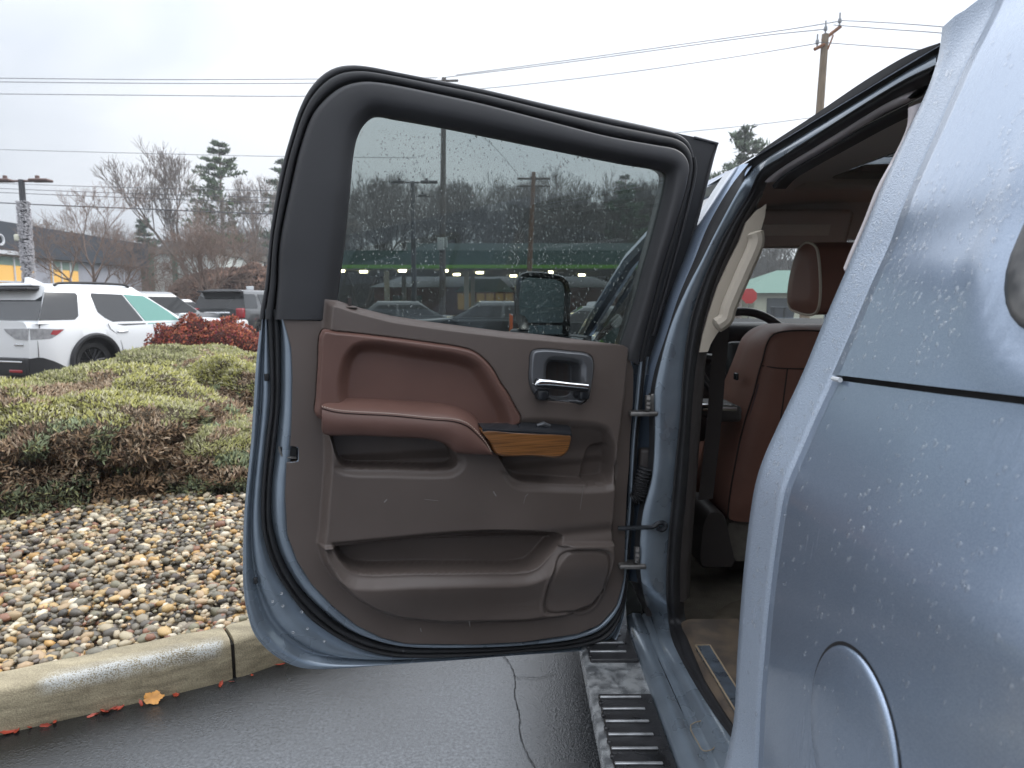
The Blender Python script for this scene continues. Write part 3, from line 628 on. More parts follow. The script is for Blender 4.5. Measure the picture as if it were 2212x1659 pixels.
def bare_segs(seed, H, r0, first=0.25, ang=(0.35, 0.75), kids=(2, 4), depth=6, shrink=0.7, up=0.15, minr=0.008):
    R = random.Random(seed); trunk = []; limbs = []
    def grow(p, d, L_, r, k):
        n = 3 if k else 5; out = trunk if k == 0 else limbs
        for i in range(n):
            d = (d + Vector((R.gauss(0, .1), R.gauss(0, .1), R.gauss(0, .06) + up * 0.3 * (k > 0)))).normalized()
            q = p + d * (L_ / n); r2 = r * (0.92 if k else 0.95); out.append((tuple(p), tuple(q), r, r2)); p, r = q, r2
            if k > 0 and k < depth and i < n - 1 and R.random() < 0.55:
                ax = d.orthogonal().normalized(); ax.rotate(Matrix.Rotation(R.uniform(0, 6.28), 3, d)); dd = d.copy(); dd.rotate(Matrix.Rotation(R.uniform(*ang), 3, ax))
                grow(p, dd, L_ * shrink * R.uniform(.6, .95), max(r * .55, minr), k + 1)
        if k >= depth: return
        m = R.randint(*kids)
        for j in range(m):
            ax = d.orthogonal().normalized(); ax.rotate(Matrix.Rotation(6.283 * (j + R.random() * .6) / m, 3, d)); dd = d.copy(); dd.rotate(Matrix.Rotation(R.uniform(*ang), 3, ax))
            grow(p, dd, L_ * shrink * R.uniform(.75, 1.1) if k else H * (1 - first) * R.uniform(.28, .40), max(r * R.uniform(.55, .75), minr), k + 1)
    grow(Vector((0, 0, 0)), Vector((0, 0, 1)), H * first, r0, 0)
    top = max(s[1][2] for s in limbs) ; f = H / top
    sc = lambda L_: [((a[0] * f, a[1] * f, a[2] * f), (b[0] * f, b[1] * f, b[2] * f), ra, rb) for a, b, ra, rb in L_]
    return sc(trunk), sc(limbs)
def tree_proto(seed, mat, **k):
    t, l = bare_segs(seed, **k)
    return seg_mesh('trunk', t, mat, 8), seg_mesh('crown', l, mat)
def place_tree(name, meshes, loc, rot, s, label, cat='tree', group=None):
    root = empty(name, loc, rot, label=label, cat=cat, group=group); root.scale = (s, s, s); WM[root] = WM[root] @ Matrix.Diagonal((s, s, s, 1))
    for nm, me in zip(('trunk', 'crown'), meshes):
        o = bpy.data.objects.new(nm, me); COL.objects.link(o); o.parent = root
    return root
def gx(px, Y): return (px - CX) / F * Y
ORN = [tree_proto(s, TWIG_RED, H=8.0, r0=0.17, first=0.17, ang=(0.3, 0.75), kids=(2, 4), depth=6, shrink=0.76, up=0.22, minr=0.0075) for s in (4, 22)]
TALL = [tree_proto(s, BARK, H=15.0, r0=0.24, first=0.34, ang=(0.22, 0.6), kids=(2, 4), depth=6, shrink=0.75, up=0.32, minr=0.017) for s in (5, 8, 13, 34)]
WOODBARK = M('dark_wood_bark', (0.085, 0.068, 0.058), 0.9, var=0.25, vs_=3)
def recolour(pair, mat):
    out = []
    for me in pair: c = me.copy(); c.materials.clear(); c.materials.append(mat); out.append(c)
    return tuple(out)
DARKTALL = [recolour(p, WOODBARK) for p in TALL]
place_tree('bare_tree', ORN[0], (gx(196, 33), 33, 0), 0.4, 0.90, 'spreading bare tree in front of the dark building front')
place_tree('bare_tree', ORN[1], (gx(455, 36), 36, 0), 1.9, 0.86, 'spreading bare tree in front of the pale annex, below the pine')
place_tree('bare_tree', ORN[0], (gx(363, 40), 40, 0), 3.3, 0.50, 'small bare tree between the two larger spreading ones')
place_tree('bare_tree', TALL[0], (gx(430, 62), 62, 0), 0.9, 0.98, 'tall thin bare tree rising just left of the pine')
place_tree('bare_tree', TALL[1], (gx(592, 60), 60, 0), 2.2, 0.78, 'tall bare tree half hidden by the door edge, right of the pine')
k = 0
for i, (px, Y, s) in enumerate([(-150, 88, .74), (-90, 84, .66), (-30, 86, .72), (30, 82, .7), (85, 88, .72), (140, 80, .72), (205, 86, .76), (262, 84, .62), (300, 90, .52), (345, 88, .5), (405, 84, .6), (470, 82, .62), (520, 84, .6), (560, 80, .6), (610, 86, .7), (655, 84, .8), (700, 88, .9)]):
    place_tree('woodland_tree', TALL[i % 4], (gx(px, Y), Y, 0), i * 1.7, s, 'bare grey brown tree in the far wood behind the buildings', 'tree', 'trees of the far wood')
for i in range(44):
    px = 735 + i * 16.8 + rng.uniform(-12, 12); Y = rng.uniform(86, 112)
    place_tree('woodland_tree', DARKTALL[i % 4], (gx(px, Y), Y, 0), i * 2.3, rng.uniform(0.92, 1.28) * Y / 95, 'bare grey brown tree in the far wood behind the buildings', 'tree', 'trees of the far wood')
for i in range(12):
    px = 1500 + i * 42 + rng.uniform(-12, 12); Y = rng.uniform(88, 104)
    place_tree('woodland_tree', DARKTALL[(i + 1) % 4], (gx(px, Y), Y, 0), i * 2.9, rng.uniform(0.8, 1.0), 'bare grey brown tree in the far wood behind the buildings', 'tree', 'trees of the far wood')
# brushwood filling the wood below the crowns
n = 60000; X = rng.uniform(-95, 75, n); Y = rng.uniform(96, 118, n); Z = rng.random(n) ** 1.3 * (9.5 + 2.0 * np.sin(X * .13) + 1.5 * np.sin(X * .41))
A = np.stack([X, Y, Z], 1); D = rng.normal(0, 1, (n, 3)); D[:, 2] = np.abs(D[:, 2]) + .8; D /= np.linalg.norm(D, axis=1)[:, None]
B = A + D * rng.uniform(.8, 2.6, n)[:, None]
segs = [(tuple(a), tuple(b), 0.05, 0.02) for a, b in zip(A, B)]
link('woodland_brush', seg_mesh('woodland_brush', segs, M('brush_twigs', (0.06, 0.05, 0.042), 0.95, var=0.3, vs_=.4)), kind='stuff')
n = 16000; X = rng.uniform(-90, 70, n); Yb = 120 + rng.uniform(0, 10, n)
Z = rng.random(n) * (9.5 + 2.2 * np.sin(X * .11 + 1) + 1.2 * np.sin(X * .5))
P = np.stack([X, Yb, Z], 1); N_ = np.tile(np.array([0, -1.0, .2]), (n, 1)); C = np.array((.07, .058, .05)) * rng.uniform(.6, 1.3, (n, 1))
o = sprigs('woodland_depth', P, N_, C, 1.6, 0.4, 0.8, None, FOLIAGE, 1); o['kind'] = 'stuff'

NEEDLE = M('pine_needles', (0.05, 0.085, 0.05), 0.7, attr=True, spec=0.2)
def pine(label, loc, H, seed, first=0.35, dens=1.0, col=(0.05, 0.085, 0.045), width=0.23, lean=0.0):
    R = random.Random(seed); root = empty('pine_tree', loc, label=label, cat='pine tree')
    tr = [((0, 0, i * H / 12), (R.gauss(0, .03), 0, (i + 1) * H / 12), 0.022 * H * (1 - i / 13) * .8 + .02, 0.022 * H * (1 - (i + 1) / 13) * .8 + .015) for i in range(12)]
    br = []; P = []; Dn = []
    z = H * first
    while z < H * 0.985:
        t = (z / H - first) / (1 - first); Lb = H * width * (1.05 - t) ** 0.8 * (0.55 + 0.45 * min(1, t * 5 + .3))
        for j in range(R.randint(3, 5)):
            a = R.uniform(0, 6.28); l = Lb * R.uniform(.5, 1.15); up0 = R.uniform(-.05, .35)
            p = Vector((0, 0, z)); d = Vector((math.cos(a), math.sin(a), up0)).normalized()
            for s in range(5):
                q = p + d * l / 5; d.z += 0.04; br.append((tuple(p), tuple(q), .03 * (1.2 - s / 5), .03 * (1.1 - s / 5)))
                if s > 0:
                    for m in range(int(9 * dens)):
                        P.append(tuple(q + Vector((R.gauss(0, .07 * l + .08), R.gauss(0, .07 * l + .08), R.gauss(.05, .05))))); Dn.append((d.x * .5 + R.gauss(0, .3), d.y * .5 + R.gauss(0, .3), .5))
                p = q
        z += H * R.uniform(.03, .065)
    link('trunk', seg_mesh('trunk', tr, BARK, 8), root, local=True); link('branches', seg_mesh('branches', br, BARK), root, local=True, kind='stuff')
    C = np.array(col) * rng.uniform(.6, 1.5, (len(P), 1))
    V0 = np.array(P); o = sprigs('needles', V0, np.array(Dn), C, 0.36, 0.055, 0.5, None, NEEDLE, 3); o.parent = root
    return root
pine('tall white pine behind the spreading bare trees', (gx(492, 66), 66, 0), 15.7, 3, first=0.42, dens=1.2, col=(.075,.115,.055), width=.26)
pine('pine tree almost hidden behind the door upper left edge', (gx(622, 72), 72, 0), 15.2, 9, first=0.4)
pine('hazy pine tree between the open door and the truck roof', (gx(1592, 46), 46, 0), 12.2, 5, first=0.46, dens=1.1, col=(0.10, 0.13, 0.09), width=.30)
pine('dark pine among the bare woods seen through the door window', (gx(1345, 86), 86, 0), 16.5, 15, first=0.4, dens=1.2)
pine('small distant evergreen between the two spreading bare trees', (gx(325, 74), 74, 0), 9.8, 17, first=0.1, dens=1.1, width=.26)
# russet hedge
mound('russet_hedge', gx(545, 46), 46, 5.2, 2.0, 3.4, 0, 9000, lambda p, n, h: np.array((.20, .115, .08)) * (1 + .6 * noise3(Vector(p) * .9)) * rng.uniform(.7, 1.3), 'russet brown hedge at the far edge of the parking lot', 'hedge', ln=0.4, wd=0.09, seed=20, half=False, core=(.07, .035, .022))
# ------------------------------------------------------------------ buildings
def flat(name, col, rough=0.6, **k): return M(name, col, rough, **k)
SLATE = flat('slate_fascia', (0.052, 0.062, 0.078), 0.5, var=0.08, vs_=.5); GREYWALL = flat('pale_grey_cladding', (0.42, 0.43, 0.48), 0.6, var=0.06, vs_=1)
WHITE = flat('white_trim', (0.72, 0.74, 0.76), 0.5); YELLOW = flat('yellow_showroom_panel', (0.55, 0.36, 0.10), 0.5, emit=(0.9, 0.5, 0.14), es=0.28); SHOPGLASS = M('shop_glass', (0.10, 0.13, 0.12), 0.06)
GREENPOST = flat('green_painted_steel', (0.05, 0.17, 0.11), 0.5); PALEWALL = flat('pale_wall', (0.74, 0.77, 0.73), 0.7, var=.06, vs_=.6)
MINT = flat('mint_window_glass', (0.28, 0.38, 0.32), 0.1)
XF = -31.0
def yf(px): return XF * F / (px - CX)
dl_ = empty('dealership_building', (XF - 8, 48, 0), label='long low building with a dark slate fascia and yellow framed windows', cat='building')
MB().bbox((XF - 18, 36, 0), (XF, 60, 4.3)).obj('wall', GREYWALL, dl_, smooth=False)
m_ = MB().bbox((XF - 18.4, 35.6, 4.3), (XF + 0.5, 60.4, 6.25)); m_.obj('fascia', SLATE, dl_, smooth=False)
MB().bbox((XF - 18.2, 35.8, 6.25), (XF + 0.3, 60.2, 6.3)).obj('roof', flat('grey_roof_membrane', (.3, .3, .31), .8), dl_, smooth=False)
MB().bbox((XF - 9, 53, 6.3), (XF - 5, 56, 7.1)).obj('roof_unit', WHITE, dl_, smooth=False)
MB().bbox((XF + 0.5, 36.5, 4.32), (XF + 0.56, yf(70), 4.55)).obj('fascia_lightbar', WHITE, dl_, smooth=False)
def window(y0, y1, z0, z1, n, low):
    w = MB().bbox((XF, y0, z0), (XF + 0.05, y1, z1)).obj('window', YELLOW, dl_, smooth=False)
    MB().bbox((XF + 0.05, y0, z1 - .55), (XF + 0.08, y1, z1)).obj('clerestory', MINT, w, smooth=False)
    for i in range(n):
        a, b = lerp(y0, y1, (i + .12) / n), lerp(y0, y1, (i + .88) / n)
        MB().bbox((XF + 0.05, a, z0 + .1), (XF + 0.075, b, low)).obj('pane', SHOPGLASS, w, smooth=False)
        MB().bbox((XF + 0.08, lerp(y0, y1, i / n) - .06, z0), (XF + 0.14, lerp(y0, y1, i / n) + .06, z1)).obj('mullion', WHITE, w, smooth=False)
    MB().bbox((XF + 0.08, y0, z0 + 2.35), (XF + 0.13, y1, z0 + 2.45)).obj('transom', WHITE, w, smooth=False)
window(37.0, yf(84), 0.3, 4.25, 5, 2.2); window(yf(121), yf(178), 0.3, 4.2, 3, 2.2)
window(yf(236), yf(252), 0.4, 2.9, 1, 2.3)
ring = [(XF + 0.58, yf(-3) + 0.30 * math.sin(a), 5.13 + 0.30 * math.cos(a)) for a in np.linspace(0, 2 * math.pi, 28)[:-1]]
MB().tube(ring, 0.075, 6, closed=True).obj('letter_o', WHITE, dl_)
an = empty('annex_building', (-28, 68, 0), label='pale flat roofed annex with green corner posts behind the small bare tree', cat='building')
x0, x1 = gx(338, 62), gx(474, 62)
MB().bbox((x0, 62, 0), (x1, 74, 5.6)).obj('wall', PALEWALL, an, smooth=False)
MB().bbox((x0 - 3, 61.7, 5.6), (x1 + .2, 74.3, 6.15)).obj('roof_edge', flat('dull_brown_roof_edge', (.22, .2, .17), .8), an, smooth=False)
for xx in (x0 - .1, x0 + 1.9):
    MB().bbox((xx, 61.6, 0), (xx + .3, 61.95, 5.6)).obj('corner_post', GREENPOST, an, smooth=False)
for xx in (x0 + 2.9, x0 + 4.2):
    MB().bbox((xx, 61.93, 1.0), (xx + .8, 62.02, 2.2)).obj('window', SHOPGLASS, an, smooth=False)
# petrol station canopy and shop, seen through the wet door window
LIME = flat('lime_band', (0.11, 0.27, 0.03), 0.5, emit=(0.25, 0.9, 0.03), es=0.03); TEAL = flat('dark_green_fascia', (0.016, 0.065, 0.052), 0.5); SOFFIT = flat('soffit', (0.28, 0.29, 0.28), 0.7)
ca = empty('fuel_canopy', (-1, 66, 0), label='dark green filling station canopy with a lime stripe and lit lamps underneath', cat='canopy')
CX0, CX1, CY0, CY1 = gx(725, 60), gx(1440, 60), 60, 77
MB().bbox((CX0, CY0, 4.55), (CX1, CY1, 5.75)).obj('fascia', TEAL, ca, smooth=False)
MB().bbox((CX0 - .06, CY0 - .08, 4.28), (CX1 + .06, CY1 + .08, 4.56)).obj('stripe', LIME, ca, smooth=False)
MB().bbox((CX0 + .3, CY0 + .3, 4.2), (CX1 - .3, CY1 - .3, 4.275)).obj('soffit', SOFFIT, ca, smooth=False)
MB().bbox((CX0 + 5, CY0 + 8, 5.75), (CX1, CY1 + 2, 7.0)).obj('roof', flat('dull_green_metal_roof', (.13, .17, .165), .6), ca, smooth=False)
for xx in (-11, -4, 3, 10):
    for yy in (63, 73): MB().bbox((xx - .2, yy - .2, 0), (xx + .2, yy + .2, 4.2)).obj('column', SOFFIT, ca, smooth=False)
LAMP = flat('lit_canopy_lamp', (1, .9, .6), .5, emit=(1, .85, .5), es=14)
for (x, y) in [(740, 579), (789, 586), (872, 579), (961, 582), (988, 592), (1037, 588), (1109, 595), (1186, 587), (1255, 593)]:
    Y = min(max(2.82 * F / (655 - y), CY0 + 1), CY1 - 1); X = gx(x, Y)
    MB().cyl((X, Y, 4.2), (X, Y, 4.02), 0.34, 12).obj('canopy_lamp', LAMP, ca)
sh = empty('filling_station_shop', (0, 80, 0), label='brick filling station shop with a green hipped roof and warm lit windows', cat='building')
BRICK = flat('dull_red_brick', (0.16, 0.062, 0.048), .85, var=.25, vs_=2)
MB().bbox((-15, 78, 0), (11.5, 86, 3.1)).obj('wall', BRICK, sh, smooth=False)
r_ = MB(); r_.add([(-15.5, 77.5, 3.1), (12, 77.5, 3.1), (12, 86.5, 3.1), (-15.5, 86.5, 3.1), (-12, 82, 4.6), (8.5, 82, 4.6)], [(0, 1, 5, 4), (1, 2, 5), (2, 3, 4, 5), (3, 0, 4), (0, 3, 2, 1)])
r_.obj('roof', flat('grey_shop_roof', (.14, .15, .16), .7), sh, smooth=False)
gxa, gxb = gx(985, 76), gx(1110, 76)
r_ = MB(); r_.add([(gxa, 75.5, 2.6), (gxb, 75.5, 2.6), (gxb, 78.5, 2.6), (gxa, 78.5, 2.6), (gxa + 1.4, 77.6, 4.0), (gxb - 1.4, 77.6, 4.0)], [(0, 1, 5, 4), (1, 2, 5), (2, 3, 4, 5), (3, 0, 4), (0, 3, 2, 1)])
r_.obj('porch_roof', flat('green_porch_roof', (.05, .16, .11), .6), sh, smooth=False)
WARM = flat('warm_lit_window', (.2, .13, .05), .4, emit=(1, .62, .18), es=0.09)
for i in range(6):
    a = lerp(gxa, gxb, (i + .08) / 6); b = lerp(gxa, gxb, (i + .9) / 6)
    w = MB().bbox((a, 77.92, .7), (b, 77.99, 2.45)).obj('window', WARM, sh, smooth=False)
for a in (-13, -11): MB().bbox((a, 77.92, .9), (a + 1.2, 77.99, 2.2)).obj('window', SHOPGLASS, sh, smooth=False)
# house seen through the truck windscreen
ho = empty('small_house', (gx(1700, 58), 60, 0), label='small cream house with a green roof seen through the truck windscreen', cat='house')
hx = gx(1695, 58); MB().bbox((hx - 2.6, 58, -.1), (hx + 6, 66, 2.3)).obj('wall', flat('cream_siding', (.62, .62, .48), .7), ho, smooth=False)
r_ = MB(); r_.add([(hx - 4.2, 57.2, 2.2), (hx + 7, 57.2, 2.2), (hx + 7, 67, 2.2), (hx - 4.2, 67, 2.2), (hx + .6, 62, 4.2), (hx + 4, 62, 4.2)], [(0, 1, 5, 4), (1, 2, 5), (2, 3, 4, 5), (3, 0, 4), (0, 3, 2, 1)])
r_.obj('roof', flat('green_shingle_roof', (.13, .22, .18), .8), ho, smooth=False)
MB().bbox((hx - 1.6, 57.93, 0), (hx + .4, 57.99, 1.8)).obj('door', flat('dark_door', (.04, .05, .06), .6), ho, smooth=False)
st = empty('red_sign', (gx(1615, 34), 34, 0), label='round red road sign seen through the truck windscreen', cat='sign')
o8 = [(gx(1615, 34) + .38 * math.cos(a), 34, 1.72 + .38 * math.sin(a)) for a in np.linspace(math.pi / 8, 2 * math.pi + math.pi / 8, 9)[:-1]]
MB().prism(o8, [(x, y + .03, z) for x, y, z in o8]).obj('plate', flat('red_sign_face', (.5, .03, .03), .5), st, smooth=False)
MB().cyl((gx(1615, 34), 34.06, 0), (gx(1615, 34), 34.06, 1.9), .03, 8).obj('post', STEEL, st)
BIN = flat('dark_bin_plastic', (.03, .035, .045), .5)
for px, lab in ((1676, 'dark wheeled bin beside the small house, the left one'), (1700, 'dark wheeled bin beside the small house, the right one')):
    b = empty('wheeled_bin', (gx(px, 54), 54, 0), label=lab, cat='bin', group='bins beside the small house')
    MB().loft([[(gx(px, 54) + sx * w, 54 + sy * w, z) for sx, sy in ((-1, -1), (1, -1), (1, 1), (-1, 1))] for w, z in ((.27, 0.05), (.36, 1.0))], close_u=True).obj('body', BIN, b, smooth=False)
    MB().rbox((gx(px, 54), 54, 1.06), (.78, .8, .1), .03).obj('lid', BIN, b)

# ------------------------------------------------------------------ poles, lamps, wires
def util_pole(px_top, y_top, px_mid, y_mid, Y, label, mat, r=0.15):
    T = at_y(px_top, y_top, Y); m = at_y(px_mid, y_mid, Y); B = T + (m - T) * ((T[2]) / (T[2] - m[2])); B[2] = 0
    root = empty('utility_pole', (B[0], B[1], 0), label=label, cat='utility pole')
    MB().tube([B, T], [r * 1.25, r * .8], 12).obj('shaft', mat, root)
    return root, B, T
PR, B_, T_ = util_pole(1783, 74, 1770, 250, 26, 'weathered wooden utility pole standing above the truck roof', POLEWOOD)
ORNG = flat('rusty_crossarm_wood', (.27, .12, .055), .8); INS = flat('grey_insulator', (.25, .26, .28), .3)
arm0, arm1 = at_y(1776, 88, 26), at_y(1816, 57, 26.0)
m_ = MB(); m_.tube([arm0, arm1], .065, 6); m_.obj('crossarm', ORNG, PR)
a0, a1 = at_y(1781, 96, 25.9), at_y(1759, 107, 25.9); MB().tube([a0, a1], .06, 6).obj('side_bracket', ORNG, PR)
MB().tube([at_y(1788, 107, 25.9), at_y(1800, 76, 25.9)], .03, 6).obj('brace', ORNG, PR)
for (x, y) in ((1813.5, 55), (1783, 72), (1765, 101)):
    p = at_y(x, y, 25.9); MB().tube([p, p + [0, 0, .08], p + [0, 0, .1], p + [0, 0, .22], p + [0, 0, .24], p + [0, 0, .42]], [.03, .03, .07, .06, .03, .03], 8).obj('insulator', INS, PR)
PM, _, T2 = util_pole(959, 168, 955, 690, 36, 'dark utility pole with a grey box seen through the door window', DARKWOOD, .14)
MB().rbox(at_y(952, 527, 35.7), (.33, .24, .62), .04).obj('meter_box', flat('grey_box', (.5, .52, .5), .5), PM); MB().rbox(at_y(962, 524, 35.9), (.2, .24, .5), .04).obj('meter_box', flat('grey_box_2', (.36, .38, .36), .5), PM)
MB().tube([at_y(930, 176, 36), at_y(990, 174, 36)], .06, 6).obj('crossarm', DARKWOOD, PM)
PB, _, _ = util_pole(1153, 372, 1143, 600, 44, 'brown utility pole with a double crossarm seen through the middle of the window', flat('brown_pole_wood', (.16, .085, .05), .8), .15)
for dy in (386, 402): MB().tube([at_y(1118, dy, 44), at_y(1188, dy, 44)], .07, 6).obj('crossarm', DARKWOOD, PB)

def lamp_post(px, ytop, Y, label, heads, wrapped=False):
    T = at_y(px, ytop, Y); root = empty('lamp_post', (T[0], Y, 0), label=label, cat='lamp post')
    MB().tube([(T[0], Y, 0), tuple(T)], [.13, .10], 10).obj('pole', flat('dark_lamp_pole', (.06, .06, .065), .5), root)
    hm = flat('rusty_lamp_head' if wrapped else 'black_lamp_head', (.16, .10, .085) if wrapped else (.03, .03, .035), .5)
    for s, off, dz in heads:
        x0_, x1_ = T[0] + s * .1, T[0] + s * (.1 + off)
        m2 = MB(); zc = T[2] - .05 + dz
        m2.tube([(x0_, Y, zc), (lerp(x0_, x1_, .3), Y, zc)], .04, 6); m2.rbox((lerp(x0_, x1_, .62), Y, zc + .02), (abs(x1_ - x0_) * .72, .42, .10), .045)
        m2.rbox((lerp(x0_, x1_, .5), Y, zc + .12), (.12, .12, .16), .03); m2.obj('lamp_head', hm, root)
    if wrapped:
        n = 3600; z = rng.uniform(.2, T[2] - .75, n); a = rng.uniform(0, 6.28, n); rad = .16 + .05 * rng.random(n)
        P = np.stack([T[0] + rad * np.cos(a), Y + rad * np.sin(a), z], 1); V, Fc = ICO1_V, ICO1_F
        ext = np.array([.04, .04, .016])
        VV = (V[None] * ext * rng.uniform(.6, 1.3, (n, 1, 1)) + P[:, None]).reshape(-1, 3); FF = (Fc[None] + (np.arange(n) * len(V))[:, None, None]).reshape(-1, 3)
        link('wrapped_light_string', fast_mesh('wrapped_light_string', VV, FF, flat('white_light_string', (.62, .60, .62), .4), smooth=True), root, kind='stuff')
        MB().rbox((T[0] - .22, Y - .1, T[2] - 2.05), (.2, .2, .25), .06).obj('globe', flat('cream_globe', (.8, .78, .62), .4), root)
lamp_post(46, 388, 26, 'lamp post wrapped in white string lights beside the dark building', ((-1, .95, 0), (1, .95, 0)), True)
lamp_post(891, 392, 34, 'dark twin head lamp post seen through the left part of the window', ((-1, 1.0, 0), (1, 1.1, 0), (1, .75, -.62)))

def wire(pts, Y0, Y1, r, label, n=18, sag=0):
    L_ = [at_y(x, y, lerp(Y0, Y1, i / (len(pts) - 1))) for i, (x, y) in enumerate(pts)]
    L_ = cat_rom(L_, 8); MB().tube(L_, r, 5).obj('overhead_wire', WIRE, label=label, cat='wire', group='overhead wires')
W1 = 'thin wire from the right pole to the pole behind the door'; W2 = 'thin wire leaving the right pole towards the truck roof'
W3 = 'thin wire crossing the open sky left of the door'; W4 = 'low dark wire crossing the bare trees on the left'
wire([(1813, 46), (1700, 64), (1500, 92), (1250, 127), (985, 162)], 26, 36, .017, W1 + ', the top one')
wire([(1783, 63), (1640, 78), (1450, 104), (1200, 138), (955, 168)], 26, 36, .017, W1 + ', second down')
wire([(1765, 94), (1600, 121), (1350, 157), (1100, 186), (940, 200)], 26, 36, .015, W1 + ', the lowest')
wire([(1755, 254), (1646, 268), (1480, 285), (1300, 303)], 26, 34, .012, 'low slack wire meeting the truck roof line below the right hand pole')
wire([(1813, 44), (1930, 50), (2060, 60), (2300, 82)], 26, 20, .014, W2 + ', top one'); wire([(1800, 54), (1930, 64), (2040, 72), (2300, 98)], 26, 20, .014, W2 + ', middle one'); wire([(1766, 91), (1900, 101), (1990, 108), (2300, 140)], 26, 20, .014, W2 + ', lowest one')
for (y0, y1, y2), wn in zip(((169, 171, 168), (177, 180, 174), (203, 208, 203)), ('upper of the close pair', 'lower of the close pair', 'single wire below the pair')):
    wire([(-120, y0 - 1), (0, y0), (330, y0 + 3), (650, y1), (945, y2)], 44, 36, .019, W3 + ', ' + wn)
wire([(-120, 318), (0, 323), (300, 331), (603, 338), (900, 341)], 44, 38, .014, W3 + ', level with the pine top')
wire([(-120, 392), (52, 398), (200, 403), (396, 408), (640, 413)], 46, 40, .016, W4 + ', highest'); wire([(-120, 401), (0, 407), (200, 415), (404, 421), (640, 429)], 46, 40, .017, W4 + ', second')
wire([(-120, 408), (0, 415.5), (200, 424), (464, 434), (640, 440)], 46, 40, .019, W4 + ', third'); wire([(-120, 430), (0, 438), (300, 451), (578, 462), (700, 466)], 44, 40, .034, 'thickest lowest dark cable crossing in front of the bare trees on the left')
wire([(760, 470), (930, 478), (1100, 486), (1400, 492)], 44, 50, .02, 'dark cable crossing behind the wet door window')
wire([(1010, 270), (1070, 320), (1120, 380), (1180, 470)], 38, 60, .014, 'thin wire descending behind the wet door window')
# small white sign
sg = empty('post_sign', (gx(545, 30), 30, 0), label='small white rectangular sign on a post near the door edge', cat='sign')
MB().rbox((gx(545, 30), 30, 1.56), (.30, .05, 1.05), .02).obj('panel', WHITE, sg); MB().cyl((gx(545, 30), 30.05, 0), (gx(545, 30), 30.05, 1.6), .04, 8).obj('post', STEEL, sg)
MB().bbox((gx(545, 30) - .02, 29.96, 1.08), (gx(545, 30) + .08, 29.974, 1.22)).obj('mark', BLACKTRIM, sg)
MB().rbox((gx(1104, 21), 21, .45), (.10, .06, 1.25), .02).obj('marker_post', flat('orange_marker', (.6, .13, .04), .5), label='orange marker post seen low through the window beside the truck mirror', cat='post')

